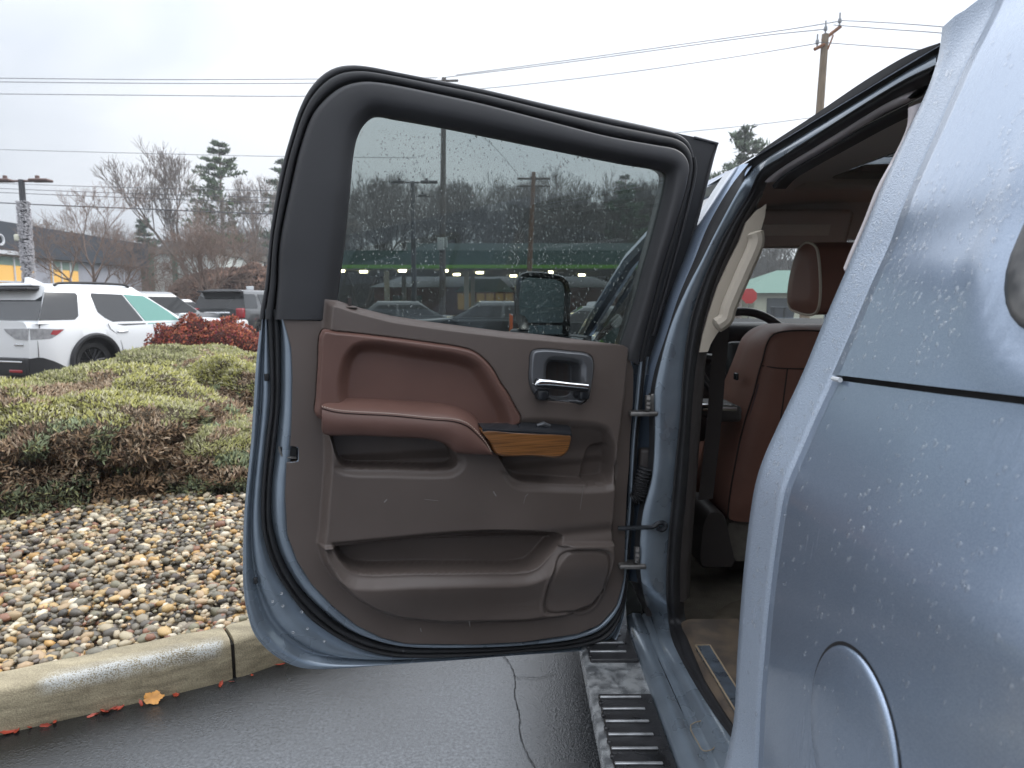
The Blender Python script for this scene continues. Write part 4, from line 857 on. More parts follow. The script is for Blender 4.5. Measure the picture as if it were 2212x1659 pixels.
# ------------------------------------------------------------------ cars
TYRE = M('tyre_rubber', (0.018, 0.018, 0.019), 0.7, var=.2, vs_=20); RIMB = M('black_alloy', (0.03, 0.03, 0.033), 0.35, metal=.6); RIMS = M('silver_alloy', (0.45, 0.46, 0.47), 0.3, metal=.8)
REDL = M('red_lamp_lens', (0.35, 0.012, 0.018), 0.12, coat=1); CLEARL = M('smoked_clear_lens', (0.33, 0.33, 0.34), 0.12, coat=1, var=.35, vs_=14); LINER = M('dark_wheel_arch', (0.01, 0.01, 0.011), 0.9)
BLIT = M('lit_brake_lamp', (.5, .02, .02), .3, emit=(1, .03, .04), es=9); CLAD = M('black_cladding', (0.022, 0.022, 0.024), 0.5)
TEALGLASS = M('green_tinted_glass', (0.17, 0.38, 0.33), 0.06, coat=.3)
def car(label, cat, loc, h, paint, L=5.15, W=1.98, H=1.72, rim=RIMB, group=None, detail=True, sedan=False, roofline=None, axle=(0.90, 4.0), lit=False, front_glass=None):
    root = empty('parked_car', loc, h, label=label, cat=cat, group=group); hw = W / 2; x0, x1 = -L / 2, L / 2
    ax = [x0 + axle[0] + .17, x0 + axle[1]]; R = .45; wz = .37
    belt = 0.61 * H if not sedan else .62 * H
    n = 150 if detail else 70; rows = []
    def zb(x):
        z = .24 + .10 * ss(np.array((x0 + .5 - x) / .5)) + .08 * ss(np.array((x - x1 + .5) / .5))
        for a in ax:
            if abs(x - a) < R: z = max(z, wz + math.sqrt(R * R - (x - a) ** 2))
        return float(z)
    def plan(x): # rounded corners in plan
        return 1 - .16 * max(0, (x0 + .42 - x) / .42) ** 2.2 - .20 * max(0, (x - x1 + .7) / .7) ** 2.2
    def topz(x): return belt - .07 * ss(np.array((x - (x1 - 1.4)) / 1.2)) - (0 if not sedan else 0.02)
    body = MB(); V = []
    prof = lambda x: [(zb(x), .955), (max(.48, zb(x) + .02), .985), (max(.80, zb(x) + .03), 1.0), (topz(x) - .10, .985), (topz(x), .955), (topz(x) + .03, .90), (topz(x) + .05, .5), (topz(x) + .06, 0)]
    rws = []
    for i in range(n):
        x = lerp(x0, x1, i / (n - 1)); pr = prof(x); k = plan(x)
        left = [(x, hw * y * k, z) for z, y in pr]; right = [(x, -hw * y * k, z) for z, y in pr[::-1]][1:]
        rws.append(left + right)
    body.loft(rws); body.add(rws[0], [tuple(range(len(rws[0])))[::-1]]); body.add(rws[-1], [tuple(range(len(rws[-1])))])
    gb0, gb1 = x0 + (.10 if not sedan else .75), x1 - 1.25; gt0, gt1 = x0 + (.42 if not sedan else 1.5), x1 - 2.15
    if roofline: gb1, gt1 = x0 + roofline[0], x0 + roofline[1]
    ht = H - .09
    def side(t, q, off=0.0, sgn=-1): # t along, q up on the greenhouse side
        x = lerp(lerp(gb0, gb1, t), lerp(gt0, gt1, t), q); y = lerp(.945, .74, q) * hw
        return (x, sgn * (y + off), lerp(belt, ht, q))
    rr = []
    for i in range(25):
        t = i / 24
        l_ = [side(t, q, 0, 1) for q in (0, .5, 1)]; l_ += [(l_[-1][0], l_[-1][1] * f, ht + dz) for f, dz in ((.93, .045), (.6, .082), (0, .09))]
        rr.append(l_ + [(x, -y, z) for x, y, z in l_[::-1]][1:])
    body.loft(rr); body.add(rr[0], [tuple(range(len(rr[0])))[::-1]]); body.add(rr[-1], [tuple(range(len(rr[-1])))])
    body.obj('body', paint, root, local=True, angle=40)
    MB().bbox((x0 + .15, -hw * .86, .2), (x1 - .15, hw * .86, .80)).obj('underbody', LINER, root, local=True, smooth=False)
    def sidewin(poly, mat, name='side_window', sgn=-1):
        P = [np.array(p) for p in poly]; top = [side(a, b, .008, sgn) for a, b in P]; bot = [side(a, b, -.01, sgn) for a, b in P]
        MB().prism(top, bot).obj(name, mat, root, local=True, smooth=False)
    def sx(s): return s / (gb1 - gb0)
    for sgn in (-1, 1):
        if roofline:
            sidewin([(.0, .10), (.215, .10), (.245, .2), (.295, .80), (.285, .87), (.0, .88)], PRIVACY, sgn=sgn)
            sidewin([(.40, .42), (.395, .30), (.42, .14), (.475, -.08), (.51, -.12), (.665, -.10), (.76, .84), (.445, .87), (.425, .80)], PRIVACY, sgn=sgn)
            sidewin([(.68, -.10), (.93, -.06), (.955, .02), (.975, .3), (.985, .6), (.98, .80), (.775, .84)], front_glass, sgn=sgn)
        elif not sedan:
            sidewin([(.0, .10), (.215, .10), (.235, .2), (.262, .80), (.25, .87), (.0, .88)], GLASS_DARK if not detail else PRIVACY, sgn=sgn)
            sidewin([(.315, .20), (.335, .08), (.50, -.12), (.56, -.1), (.57, .86), (.325, .87)], GLASS_DARK if not detail else PRIVACY, sgn=sgn)
            sidewin([(.60, -.1), (.93, -.02), (.985, .12), (1.0, .86), (.60, .86)], front_glass or GLASS_DARK, sgn=sgn)
        else:
            sidewin([(.10, .08), (.46, .05), (.47, .86), (.10, .86)], GLASS_DARK, sgn=sgn); sidewin([(.50, .05), (.93, .08), (.98, .86), (.50, .86)], GLASS_DARK, sgn=sgn)
    # rear and front glass
    def endwin(t, name, q0, q1, y0=.88):
        a = [side(t, q, 0, 1) for q in (q0, q1)]; e = -.012 if t == 0 else .012
        top = [(a[0][0] + e, a[0][1] * y0 * s, a[0][2]) for s in (-1, 1)] + [(a[1][0] + e, a[1][1] * y0 * s, a[1][2]) for s in (1, -1)]
        MB().prism(top, [(x - 3 * e, y, z) for x, y, z in top]).obj(name, PRIVACY if (t == 0 and detail) else GLASS_DARK, root, local=True, smooth=False)
    endwin(0, 'rear_window', .10, .88, .985 if not sedan else .85); endwin(1, 'windscreen', .06, .92)
    # wheels
    for a in ax:
        for sgn in (-1, 1):
            yo = sgn * (hw * .955 - .03); yi = sgn * (hw - .30)
            prof_ = [(yi, .20), (yi, .33), (yi + sgn * .03, .365), (yo - sgn * .03, .365), (yo, .33), (yo - sgn * .012, .255), (yo - sgn * .05, .24)]
            N_ = 28; rws = [[(a + r * math.cos(2 * math.pi * k / N_), y, wz + r * math.sin(2 * math.pi * k / N_)) for k in range(N_)] for y, r in prof_]
            wh = MB().loft(rws, close_u=True).obj('wheel', TYRE, root, local=True)
            rm = MB(); rws = [[(a + r * math.cos(2 * math.pi * k / N_), y, wz + r * math.sin(2 * math.pi * k / N_)) for k in range(N_)] for y, r in ((yo - sgn * .03, .25), (yo - sgn * .10, .22), (yo - sgn * .12, .02))]
            rm.loft(rws, close_u=True)
            for k in range(6):
                an_ = 2 * math.pi * k / 6; d = Vector((math.cos(an_), 0, math.sin(an_))); p = Vector((-math.sin(an_), 0, math.cos(an_)))
                for s in (-.028, .028):
                    A_ = Vector((a, yo - sgn * .035, wz)) + p * s * .8 + d * .04; B_ = Vector((a, yo - sgn * .03, wz)) + p * s * 1.6 + d * .235
                    rm.tube([A_, B_], .017, 5)
            rm.cyl((a, yo - sgn * .09, wz), (a, yo - sgn * .022, wz), .055, 12); rm.obj('rim', rim, wh, local=True)
            if detail:
                arc = [(a + (R + .012) * math.cos(q), sgn * (hw * .99 * plan(a) + .004), wz + (R + .012) * math.sin(q)) for q in np.linspace(-.25, math.pi + .25, 26)]
                MB().tube(arc, .045, 6).obj('arch_trim', CLAD, root, local=True)
    # tail lamps
    if not detail or sedan:
        for s in (-1, 1):
            k = plan(x0 + .1); MB().rbox((x0 + .07, s * hw * (.80 if not sedan else .74), belt - .09), (.20, .34 if sedan else .26, .16 if sedan else .34), .04).obj('tail_lamp', BLIT if lit else REDL, root, local=True)
            if lit: pass
        MB().rbox((x0 + .01, 0, belt - .08), (.06, .95, .07), .02).obj('tailgate_trim', CHROME, root, local=True)
        MB().rbox((x0 + .02, 0, .42), (.14, W * .78, .24), .04).obj('bumper', CLAD, root, local=True)
    return root, dict(hw=hw, x0=x0, x1=x1, belt=belt, side=side, plan=plan, ht=ht, H=H, L=L, gt0=gt0, gt1=gt1, ax=ax)
WHITEP = M('white_car_paint', (0.82, 0.83, 0.84), 0.3, coat=1); SILVERP = M('silver_car_paint', (0.20, 0.205, 0.21), .35, metal=.5, coat=1); GREYP = M('charcoal_car_paint', (0.055, 0.058, 0.06), .35, metal=.4, coat=1)
BLUEP = M('dark_blue_car_paint', (0.03, 0.04, 0.06), .35, metal=.3, coat=1)
SUV, q = car('white SUV parked beyond the shrubs with its rear side towards us', 'car', (-7.58, 13.99, 0), math.radians(70), WHITEP, front_glass=TEALGLASS, roofline=(3.12, 2.15))
hw, x0, belt = q['hw'], q['x0'], q['belt']
# rear lamp wrapping round the corner, black lower bumper, spoiler, fin, roof rail, seams, handles
def shell_patch(up, lo, s, off, m=None):
    m = m or MB(); a, b = resample(np.array(up), 14), resample(np.array(lo), 14)
    f = lambda o, r: [shell(x, z, o, s) for x, z in r]
    m.loft([f(-.05, a), f(off, a), f(off, (a * 2 + b) / 3), f(off, (a + 2 * b) / 3), f(off, b), f(-.05, b)]); return m
def shell(x, z, off=.006, s=-1): return (x, s * (hw * .99 * q['plan'](x) + off), z)
k0 = q['plan'](x0)
lampside = [(x0 + .02, belt - .07), (x0 + .50, belt - .09), (x0 + .40, belt - .17), (x0 + .30, belt - .24), (x0 + .02, belt - .25)]
for s in (-1, 1):
    lp = shell_patch([(x0 + .02, belt - .07), (x0 + .25, belt - .08), (x0 + .50, belt - .09)], [(x0 + .02, belt - .25), (x0 + .28, belt - .24), (x0 + .495, belt - .10)], s, .012).obj('tail_lamp', CLEARL, SUV, local=True, smooth=False)
    rd = [(x0 + .28, belt - .10), (x0 + .47, belt - .095), (x0 + .38, belt - .165), (x0 + .30, belt - .18), (x0 + .25, belt - .15)]
    shell_patch([(x0 + .30, belt - .105), (x0 + .48, belt - .10)], [(x0 + .26, belt - .17), (x0 + .36, belt - .185), (x0 + .475, belt - .108)], s, .018).obj('red_lens', REDL, lp, local=True, smooth=False)
    bx = [(.84 * hw, belt - .07), (.30 * hw, belt - .08), (.36 * hw, belt - .14), (.55 * hw, belt - .24), (.84 * hw, belt - .25)]
    MB().prism([(x0 - .012, s * y, z) for y, z in bx], [(x0 + .04, s * y, z) for y, z in bx]).obj('tail_lamp', CLEARL, SUV, local=True, smooth=False)
m_ = MB()
for s in (-1, 1):
    bl = [(x0 - .02, .50), (x0 + .12, .52), (x0 + .30, .44), (x0 + .62, .26), (x0 + .62, .22), (x0 - .02, .22)]
    m_ = shell_patch([(x0 - .01, .50), (x0 + .12, .52), (x0 + .30, .44), (x0 + .62, .26)], [(x0 - .01, .2), (x0 + .62, .22)], s, .012, m_)
m_.rbox((x0 - .01, 0, .36), (.10, 2 * hw * k0 * .985, .30), .03); m_.obj('lower_bumper', CLAD, SUV, local=True)
MB().rbox((x0 - .07, 0, .445), (.02, hw * 1.5, .03), .008).obj('bumper_strip', CHROME, SUV, local=True)
for s in (-1, 1): MB().rbox((x0 - .05, s * hw * .58, .295), (.03, .3, .05), .01).obj('reflector', REDL, SUV, local=True)
MB().rbox((x0 + .34, 0, q['ht'] - .02), (.34, hw * 1.28, .055), .022).obj('spoiler', CLAD, SUV, local=True)
MB().rbox((x0 + .40, 0, q['ht'] + .045), (.26, hw * 1.26, .035), .015).obj('spoiler_cap', WHITEP, SUV, local=True)
fin = [(x0 + .62, q['H'] - .01), (x0 + .64, q['H'] + .10), (x0 + .70, q['H'] + .095), (x0 + .95, q['H'] - .01)]
MB().prism([(x, .03, z) for x, z in fin], [(x, -.03, z) for x, z in fin]).obj('antenna_fin', WHITEP, SUV, local=True)
for s in (-1, 1):
    pts = [(lerp(q['gt0'], q['gt1'], t), s * hw * .70, q['ht'] + .045 + .055 * math.sin(math.pi * min(1, max(0, (t - .1) / .85))) ** .25 * (1 if .1 < t < .95 else 0)) for t in np.linspace(.1, .95, 20)]
    MB().tube(pts, .022, 6).obj('roof_rail', CLAD, SUV, local=True)
m_ = MB()
for s in (-1,):
    m_.tube([shell(x0 + .10, .52, .003, s), shell(x0 + .10, belt - .26, .003, s)], .006, 4); m_.tube([shell(x0 + .13, belt - .07, .003, s), shell(x0 + .15, belt - .01, -.02, s)], .006, 4)
    m_.tube([shell(x0 + 1.62, .52, .003, s), shell(x0 + 1.55, .80, .003, s), shell(x0 + 1.38, belt - .12, .003, s), shell(x0 + 1.34, belt - .02, -.005, s)], .005, 4)
    m_.tube([shell(x0 + 2.32, .32, .003, s), shell(x0 + 2.32, belt - .05, .001, s)], .005, 4)
m_.obj('panel_gap', SEAM, SUV, local=True)
for dx in (1.62, 2.55): 
    MB().rbox(shell(x0 + dx, belt - .17, .016), (.22, .03, .035), .012).obj('door_handle', CHROME, SUV, local=True)
MB().rbox((x0 + 2.98, -hw - .08, belt + .06), (.12, .20, .16), .04).obj('side_mirror', WHITEP, SUV, local=True)
MB().rbox((x0 - .008, -hw * .62, .72), (.02, .20, .028), .005).obj('badge', CHROME, SUV, local=True)

DS, q2 = car('charcoal SUV with red tail lamps seen from behind beside the open door', 'car', (-9.55, 26.6, 0), math.radians(82), GREYP, L=5.3, W=2.04, H=1.86, detail=False)
MB().rbox((q2['x0'] + .30, 0, q2['ht']), (.40, 1.5, .05), .02).obj('spoiler', CLAD, DS, local=True)
car('silver SUV parked between the white and the charcoal SUVs', 'car', (-11.5, 22.4, 0), math.radians(66), SILVERP, H=1.75, detail=False)
far = [(292, 43, 100, WHITEP, 'white car parked far off between the two spreading bare trees', 1.7), (385, 41, 60, WHITEP, 'white car parked far off under the right hand bare tree', 1.62), (488, 44, 75, BLUEP, 'dark blue car parked far off near the russet hedge', 1.6), (455, 47, 80, SILVERP, 'silver car parked far off near the russet hedge', 1.55),
       (528, 42, 70, BLUEP, 'dark car parked far off beside the white sign', 1.6)]
for px, Y, h, pt, lab, H in far: car(lab, 'car', (gx(px, Y), Y, 0), math.radians(h), pt, H=H, detail=False, sedan=H < 1.62)
for px, Y, h, pt, lab, H in [(880, 27, 8, GREYP, 'dark car seen through the left half of the door window', 1.47), (1062, 24, 185, GREYP, 'dark car seen through the window beside the truck mirror', 1.46), (1285, 22, 178, GREYP, 'dark low car seen through the right end of the window', 1.30)]:
    car(lab, 'car', (gx(px, Y), Y, 0), math.radians(h), pt, H=H, detail=False, sedan=H < 1.5)
car('silver sedan with both brake lamps lit seen through the window', 'car', (gx(1298, 46), 48, 0), math.radians(86), SILVERP, H=1.5, detail=False, sedan=True, lit=True)
# ------------------------------------------------------------------ the truck
TR = empty('pickup_truck', (1.35, 1.3, 0), label='wet blue grey pickup truck with its rear left door standing open', cat='truck')
# ---- the open door: its own frame, u along the door (0 at the hinge, negative outwards), y into the door, z up
HP = at_y(1342, 1335, 1.92); DA = math.radians(17.4)
DM = Matrix.Translation((HP[0], HP[1], 0)) @ Matrix.Rotation(DA, 4, 'Z'); DMI = np.array(DM.inverted())
_c0 = DMI[:3, :3] @ CAMP + DMI[:3, 3]
def D(px, py, w=0.0):
    d = DMI[:3, :3] @ ray(px, py); t = (-w - _c0[1]) / d[1]; return _c0 + d * t
def DL(pts, w, n=None, per=5, sm=True):
    P = [D(x, y, w) for x, y in pts]
    if sm: P = cat_rom(P, per)
    return resample(P, n) if n else np.array(P)
def offs(row, w): r = np.array(row).copy(); r[:, 1] = -w; return r

# silhouettes in picture pixels (2212 wide)
C0 = [(566, 668), (566, 693), (557, 782), (551, 871), (545, 961), (534, 1069), (530, 1122), (528, 1201), (529, 1267), (539, 1328), (554, 1368), (581, 1399), (607, 1418), (642, 1434), (679, 1439), (732, 1438), (864, 1428), (987, 1420), (1099, 1411), (1248, 1401),
      (1316, 1393), (1338, 1345), (1346, 1302), (1354, 1198), (1362, 1105), (1370, 956), (1379, 896), (1385, 837), (1396, 770)]
C3 = [(578, 668), (579, 700), (583, 782), (584, 871), (574, 961), (566, 1050), (565, 1122), (573, 1174), (592, 1228), (621, 1275), (666, 1331), (711, 1365), (758, 1391), (806, 1408), (864, 1417), (1023, 1414), (1136, 1404), (1248, 1394), (1310, 1374), (1340, 1320), (1352, 1250), (1357, 1180), (1364, 1105), (1372, 956), (1381, 880), (1390, 775)]
C4 = [(600, 668), (604, 693), (606, 782), (605, 871), (596, 961), (587, 1050), (586, 1122), (600, 1185), (621, 1233), (652, 1280), (700, 1328), (745, 1362), (798, 1384), (864, 1398), (1023, 1400), (1136, 1394), (1248, 1380), (1303, 1358), (1338, 1310), (1350, 1250), (1355, 1180), (1362, 1100), (1370, 956), (1378, 880), (1388, 778)]
C5 = [(612, 690), (629, 750), (632, 812), (631, 871), (629, 931), (622, 999), (616, 1069), (621, 1156), (642, 1212), (673, 1262), (718, 1309), (771, 1352), (824, 1378), (877, 1391), (1023, 1394), (1136, 1389), (1248, 1373), (1296, 1354), (1333, 1310), (1348, 1250), (1353, 1180), (1360, 1100), (1368, 956), (1375, 880), (1384, 782)]
NN = 160
def sampled(pts, w, n=NN): return DL(pts, w, n)
r0b = offs(sampled(C0, -.03), -.10); r0 = sampled(C0, -.022); r3 = sampled(C3, -.012); r4 = sampled(C4, .0); r5 = sampled(C5, .012)
# correspond by nearest arc fraction of the outer curve, then lay the flange, the groove and the shelf between them
gw = np.linalg.norm(r3 - r0, axis=1)
def mixr(t, w): r = r0 + (r3 - r0) * t; r[:, 1] = -w; return r
lip = MB().loft([offs(r0, -.10), offs(r0, -.012), mixr(.05, -.006), mixr(.13, -.007), mixr(.22, -.013), mixr(.31, -.031), mixr(.37, -.034), mixr(.43, -.027), mixr(.50, -.013), mixr(.66, -.009), mixr(.86, -.011), offs(r3, -.022),
                 offs(r4, -.022), offs(r4 + (r5 - r4) * .25, .0), offs(r4 + (r5 - r4) * .6, .014), offs(r5, .012), offs(r5 + (r5 - r4) * .2, .004)])
DOOR = lip.obj('door', PAINT_IN, TR, M=DM, local=False, angle=0)
WM[DOOR] = DM
DOOR.matrix_basis = DM
DOOR['label'] = 'open rear left door showing its brown and leather inner trim'
m_ = MB(); c1, c2 = .0, 1.0
rs = [offs(r3 + (r4 - r3) * t, w) for t, w in ((-.06, -.022), (.02, -.004), (.16, .006), (.34, .004), (.42, -.006), (.50, -.007), (.58, .004), (.78, .006), (.95, -.004), (1.03, -.022))]
m_.loft(rs); m_.obj('weatherstrip', RUBBER, DOOR, local=True, angle=0)
# outer skin of the lower door, slightly crowned
bl_ = [p for p in offs(r0, -.10)]; ztop = max(p[2] for p in bl_)
cen = np.mean(bl_, 0)
rows = [np.array(bl_)]
for t, w in ((.06, -.112), (.3, -.125), (.7, -.132)): rows.append(np.array([[lerp(p[0], cen[0], t), -w, lerp(p[2], cen[2], t)] for p in bl_]))
sk = MB(); sk.loft(rows, close_u=True); sk.add(rows[-1], [tuple(range(len(bl_)))]); sk.obj('outer_skin', PAINT, DOOR, local=True, angle=0)
# hem along the outer edge, dirty
hem = MB().tube(offs(r0, -.014)[3:-30], .0035, 6); hem.obj('edge_hem', PAINT_IN, DOOR, local=True)

# upper frame
A0 = [(560, 690), (563, 668), (572, 619), (585, 492), (606, 372), (628, 292), (646, 237), (668, 193), (697, 161), (726, 145), (759, 140), (796, 143), (857, 155), (948, 173), (1039, 191), (1206, 230), (1315, 254), (1424, 278), (1462, 288), (1485, 303), (1497, 326), (1500, 355), (1494, 400), (1480, 460), (1456, 560), (1424, 670), (1396, 775)]
A1 = [(592, 690), (594, 668), (599, 612), (603, 528), (628, 401), (650, 310), (675, 244), (705, 208), (741, 183), (785, 173), (820, 175), (857, 181), (967, 204), (1039, 220), (1097, 235), (1206, 264), (1315, 292), (1424, 312), (1460, 319), (1479, 332), (1490, 354), (1487, 390), (1457, 496), (1435, 565), (1412, 650), (1388, 747), (1380, 790)]
A2 = [(726, 690), (730, 645), (745, 528), (756, 419), (765, 328), (774, 292), (788, 268), (810, 251), (857, 257), (948, 273), (1039, 291), (1206, 325), (1351, 354), (1424, 367), (1441, 376), (1439, 401), (1417, 492), (1391, 583), (1366, 674), (1346, 736), (1336, 770)]
NF = 170
fA0 = DL(A0, -.01, NF); fA1 = DL(A1, .02, NF); fA2 = DL(A2, -.012, NF)
# the corner of the glass falls earlier along A2: align by corner landmarks
def by_marks(pts, w, marks, counts):
    out = []
    for (a, b), n in zip(zip(marks[:-1], marks[1:]), counts):
        seg = cat_rom([D(x, y, w) for x, y in pts], 5)[a * 5:b * 5 + 1]; s = resample(seg, n + 1)
        out.append(s[:-1])
    out.append(np.array([cat_rom([D(x, y, w) for x, y in pts], 5)[-1]])); return np.vstack(out)
cn = (46, 24, 50, 12, 40)
fA0 = by_marks(A0, -.01, [0, 5, 12, 18, 22, len(A0) - 1], cn)
fA1 = by_marks(A1, .02, [0, 5, 11, 18, 21, len(A1) - 1], cn)
fA2 = by_marks(A2, -.012, [0, 4, 8, 13, 15, len(A2) - 1], cn)
def fr(a, b, t, w): r = a + (b - a) * t; r = r.copy(); r[:, 1] = -w; return r
MB().loft([offs(fA0, -.105), offs(fA0, -.012), fr(fA0, fA1, .12, -.004), fr(fA0, fA1, .30, -.006), fr(fA0, fA1, .36, -.016)]).obj('frame_outer', BLACKTRIM, DOOR, local=True, angle=0)
MB().loft([fr(fA0, fA1, .36, -.02), fr(fA0, fA1, .40, .002), fr(fA0, fA1, .52, .009), fr(fA0, fA1, .74, .010), fr(fA0, fA1, .88, .006), fr(fA0, fA1, .93, -.01), fr(fA0, fA1, 1.0, -.012)]).obj('weatherstrip', RUBBER, DOOR, local=True, angle=0)
MB().loft([fr(fA1, fA2, 0, -.012), fr(fA1, fA2, .015, .012), fr(fA1, fA2, .07, .021), fr(fA1, fA2, .16, .024), fr(fA1, fA2, .5, .024), fr(fA1, fA2, .70, .022), fr(fA1, fA2, .79, .017), fr(fA1, fA2, .88, .007), fr(fA1, fA2, .96, -.005), fr(fA1, fA2, 1.0, -.016), fr(fA1, fA2, .99, -.03)]).obj('frame_trim', BLACKTRIM, DOOR, local=True, angle=0)
MB().loft([offs(fA0, -.105), fr(fA0, fA2, .5, -.112), fr(fA0, fA2, .86, -.08), fr(fA0, fA2, .90, -.045)]).obj('frame_outer_face', GLOSSBLACK, DOOR, local=True, angle=0)
# hinge side flange of the upper frame
FL = [(1455, 286), (1500, 296), (1553, 309), (1545, 326), (1534, 372), (1509, 467), (1480, 565), (1454, 640), (1443, 692), (1424, 770), (1390, 800), (1400, 745), (1430, 650), (1462, 540), (1486, 440), (1498, 370), (1494, 325), (1478, 300)]
ft = [D(x, y, -.03) for x, y in FL]; fb = [p + np.array([0, .05, 0]) for p in ft]
MB().prism(ft, fb).obj('frame_flange', RUBBER, DOOR, local=True, smooth=False)
MB().tube([D(x, y, -.028) for x, y in [(1500, 297), (1550, 310), (1540, 340), (1508, 467), (1480, 565), (1454, 640), (1424, 770)]], .004, 6).obj('flange_lip', BLACKTRIM, DOOR, local=True)
MB().tube(cat_rom([D(x, y, .004) for x, y in [(1499, 340), (1502, 365), (1490, 430), (1465, 530), (1440, 620), (1410, 725)]], 5), .005, 6).obj('secondary_seal', RUBBER, DOOR, local=True)

# window glass
gl = [D(x, y, -.018) for x, y in [(715, 730), (722, 650), (738, 528), (748, 419), (757, 328), (766, 285), (785, 258), (806, 241), (860, 247), (1039, 281), (1206, 315), (1351, 344), (1440, 362), (1452, 378), (1444, 420), (1425, 500), (1398, 590), (1372, 680), (1345, 790)]]
MB().prism(gl, [p + np.array([0, .004, 0]) for p in gl]).obj('window_glass', GLASS_DOOR, DOOR, local=True, smooth=False)
gp2 = [(p[0], p[2]) for p in gl]
def drops(n, place, rmin, rmax, name, parent, local, sub=2, flat_=0.5, tall=(1.0, 1.5), mat=WATER):
    V, Fc = (ICO_V, ICO_F) if sub == 2 else (ICO1_V, ICO1_F); VV = []
    for i in range(n):
        P, e1, e2, nn, k = place(i)
        r = rmin + (rmax - rmin) * rng.random() ** 3.0; r *= k; t = rng.uniform(*tall)
        v = V * np.array([r, r * t, r * flat_]); v[:, 0] *= 1 - 0.22 * (v[:, 1] / (r * t)); VV.append(P + v[:, :1] * e1 + v[:, 1:2] * e2 + v[:, 2:3] * nn)
    FF = (Fc[None] + (np.arange(len(VV)) * len(V))[:, None, None]).reshape(-1, 3)
    return link(name, fast_mesh(name, np.vstack(VV), FF, mat, smooth=True), parent, local=local, kind='stuff')
ux = [p[0] for p in gp2]; uz = [p[1] for p in gp2]
cand = np.stack([rng.uniform(min(ux), max(ux), 14000), rng.uniform(min(uz), max(uz), 14000)], 1)
cand = cand[poly_sd(cand[:, 0], cand[:, 1], gp2) < -.012]
kk = np.array([.5 + noise3(Vector((p[0] * 6, p[1] * 4, 0))) + .5 * noise3(Vector((p[0] * 25, p[1] * 7, 3))) for p in cand]); zc = (cand[:, 1] - min(uz)) / (max(uz) - min(uz))
cand = cand[(rng.random(len(cand)) < np.clip(kk * 1.0 + .15, 0.06, 1)) & (zc < .94)]
drops(min(len(cand), 6000), lambda i: (np.array([cand[i][0], .0235, cand[i][1]]), np.array([1., 0, 0]), np.array([0, 0, -1.]), np.array([0, 1., 0]), 1.0), .0005, .0020, 'rain_drops', DOOR, True, sub=1, flat_=.45, tall=(.9, 2.0))

# ---- trim panel as a fine height field
def hfield(name, outline, wf, step, mat, skirt=.03, parent=DOOR, pre=None):
    P2 = np.array(outline); u0, v0 = P2.min(0) - step * 2; u1, v1 = P2.max(0) + step * 2
    nu, nv = int((u1 - u0) / step) + 1, int((v1 - v0) / step) + 1
    U, Vv = np.meshgrid(u0 + np.arange(nu) * step, v0 + np.arange(nv) * step); sd = poly_sd(U, Vv, P2); ins = sd < 0
    cell = ins[:-1, :-1] | ins[1:, :-1] | ins[:-1, 1:] | ins[1:, 1:]
    use = np.zeros_like(ins); use[:-1, :-1] |= cell; use[1:, :-1] |= cell; use[:-1, 1:] |= cell; use[1:, 1:] |= cell
    jj = np.argwhere(use & ~ins)
    for j, i in jj: U[j, i], Vv[j, i] = nearest_on(P2, U[j, i], Vv[j, i])
    sd2 = np.where(ins, sd, 0.0); W = wf(U, Vv, sd2)
    idx = -np.ones(U.shape, int); idx[use] = np.arange(use.sum())
    V = np.stack([U[use], -W[use], Vv[use]], 1)
    c = np.argwhere(cell); Fq = np.stack([idx[c[:, 0], c[:, 1]], idx[c[:, 0], c[:, 1] + 1], idx[c[:, 0] + 1, c[:, 1] + 1], idx[c[:, 0] + 1, c[:, 1]]], 1)
    # skirt along boundary edges
    E = {}
    for q_ in Fq:
        for a, b in zip(q_, np.roll(q_, -1)):
            k = (a, b) if a < b else (b, a); E[k] = None if k in E else (a, b)
    bnd = [e for e in E.values() if e is not None]; nvx = {}; ex = []; sf = []
    for a, b in bnd:
        for t in (a, b):
            if t not in nvx: nvx[t] = len(V) + len(ex); ex.append(V[t] + np.array([0, skirt, 0]))
        sf.append((b, a, nvx[a], nvx[b]))
    V = np.vstack([V, ex]); Fq = np.vstack([Fq, sf])
    return link(name, fast_mesh(name, V, Fq, mat, smooth=True), parent, local=True)
def P2(pts, w, sm=True, per=5):
    P = [D(x, y, w) for x, y in pts]; P = [(p[0], p[2]) for p in P]
    return [tuple(p) for p in cat_rom(P, per, True)] if sm else P
def sharp(pts, w): return P2(pts, w, False)
raised_left = [(697, 648), (692, 696), (688, 794), (682, 897), (694, 914), (697, 1000), (691, 1097), (684, 1069 + 40), (687, 1148), (681, 1183), (690, 1215), (706, 1250), (735, 1290), (780, 1325), (840, 1352), (900, 1362)]
OUT = sharp([(612, 690), (695, 694)], .02) + sharp([(699, 646)], .04) + [tuple(p) for p in np.array([(D(x, y, .05)[0], D(x, y, .05)[2]) for x, y in [(730, 649), (757, 658), (787, 667), (846, 682), (936, 696), (1020, 707), (1097, 717), (1166, 723), (1255, 734), (1342, 745), (1366, 759)]])] \
    + sharp([(1369, 800), (1368, 867), (1361, 956), (1360, 1001), (1355, 1060), (1351, 1150), (1350, 1191), (1348, 1250), (1332, 1310), (1296, 1350), (1248, 1370), (1136, 1387), (1023, 1393), (877, 1391), (824, 1378), (771, 1352), (718, 1309), (673, 1262), (642, 1212), (621, 1156), (616, 1069), (619, 1000)], .02) \
    + sharp([(629, 1000), (645, 998), (645, 966), (627, 964)], .02) + sharp([(629, 931), (631, 871), (632, 812), (629, 750)], .02)
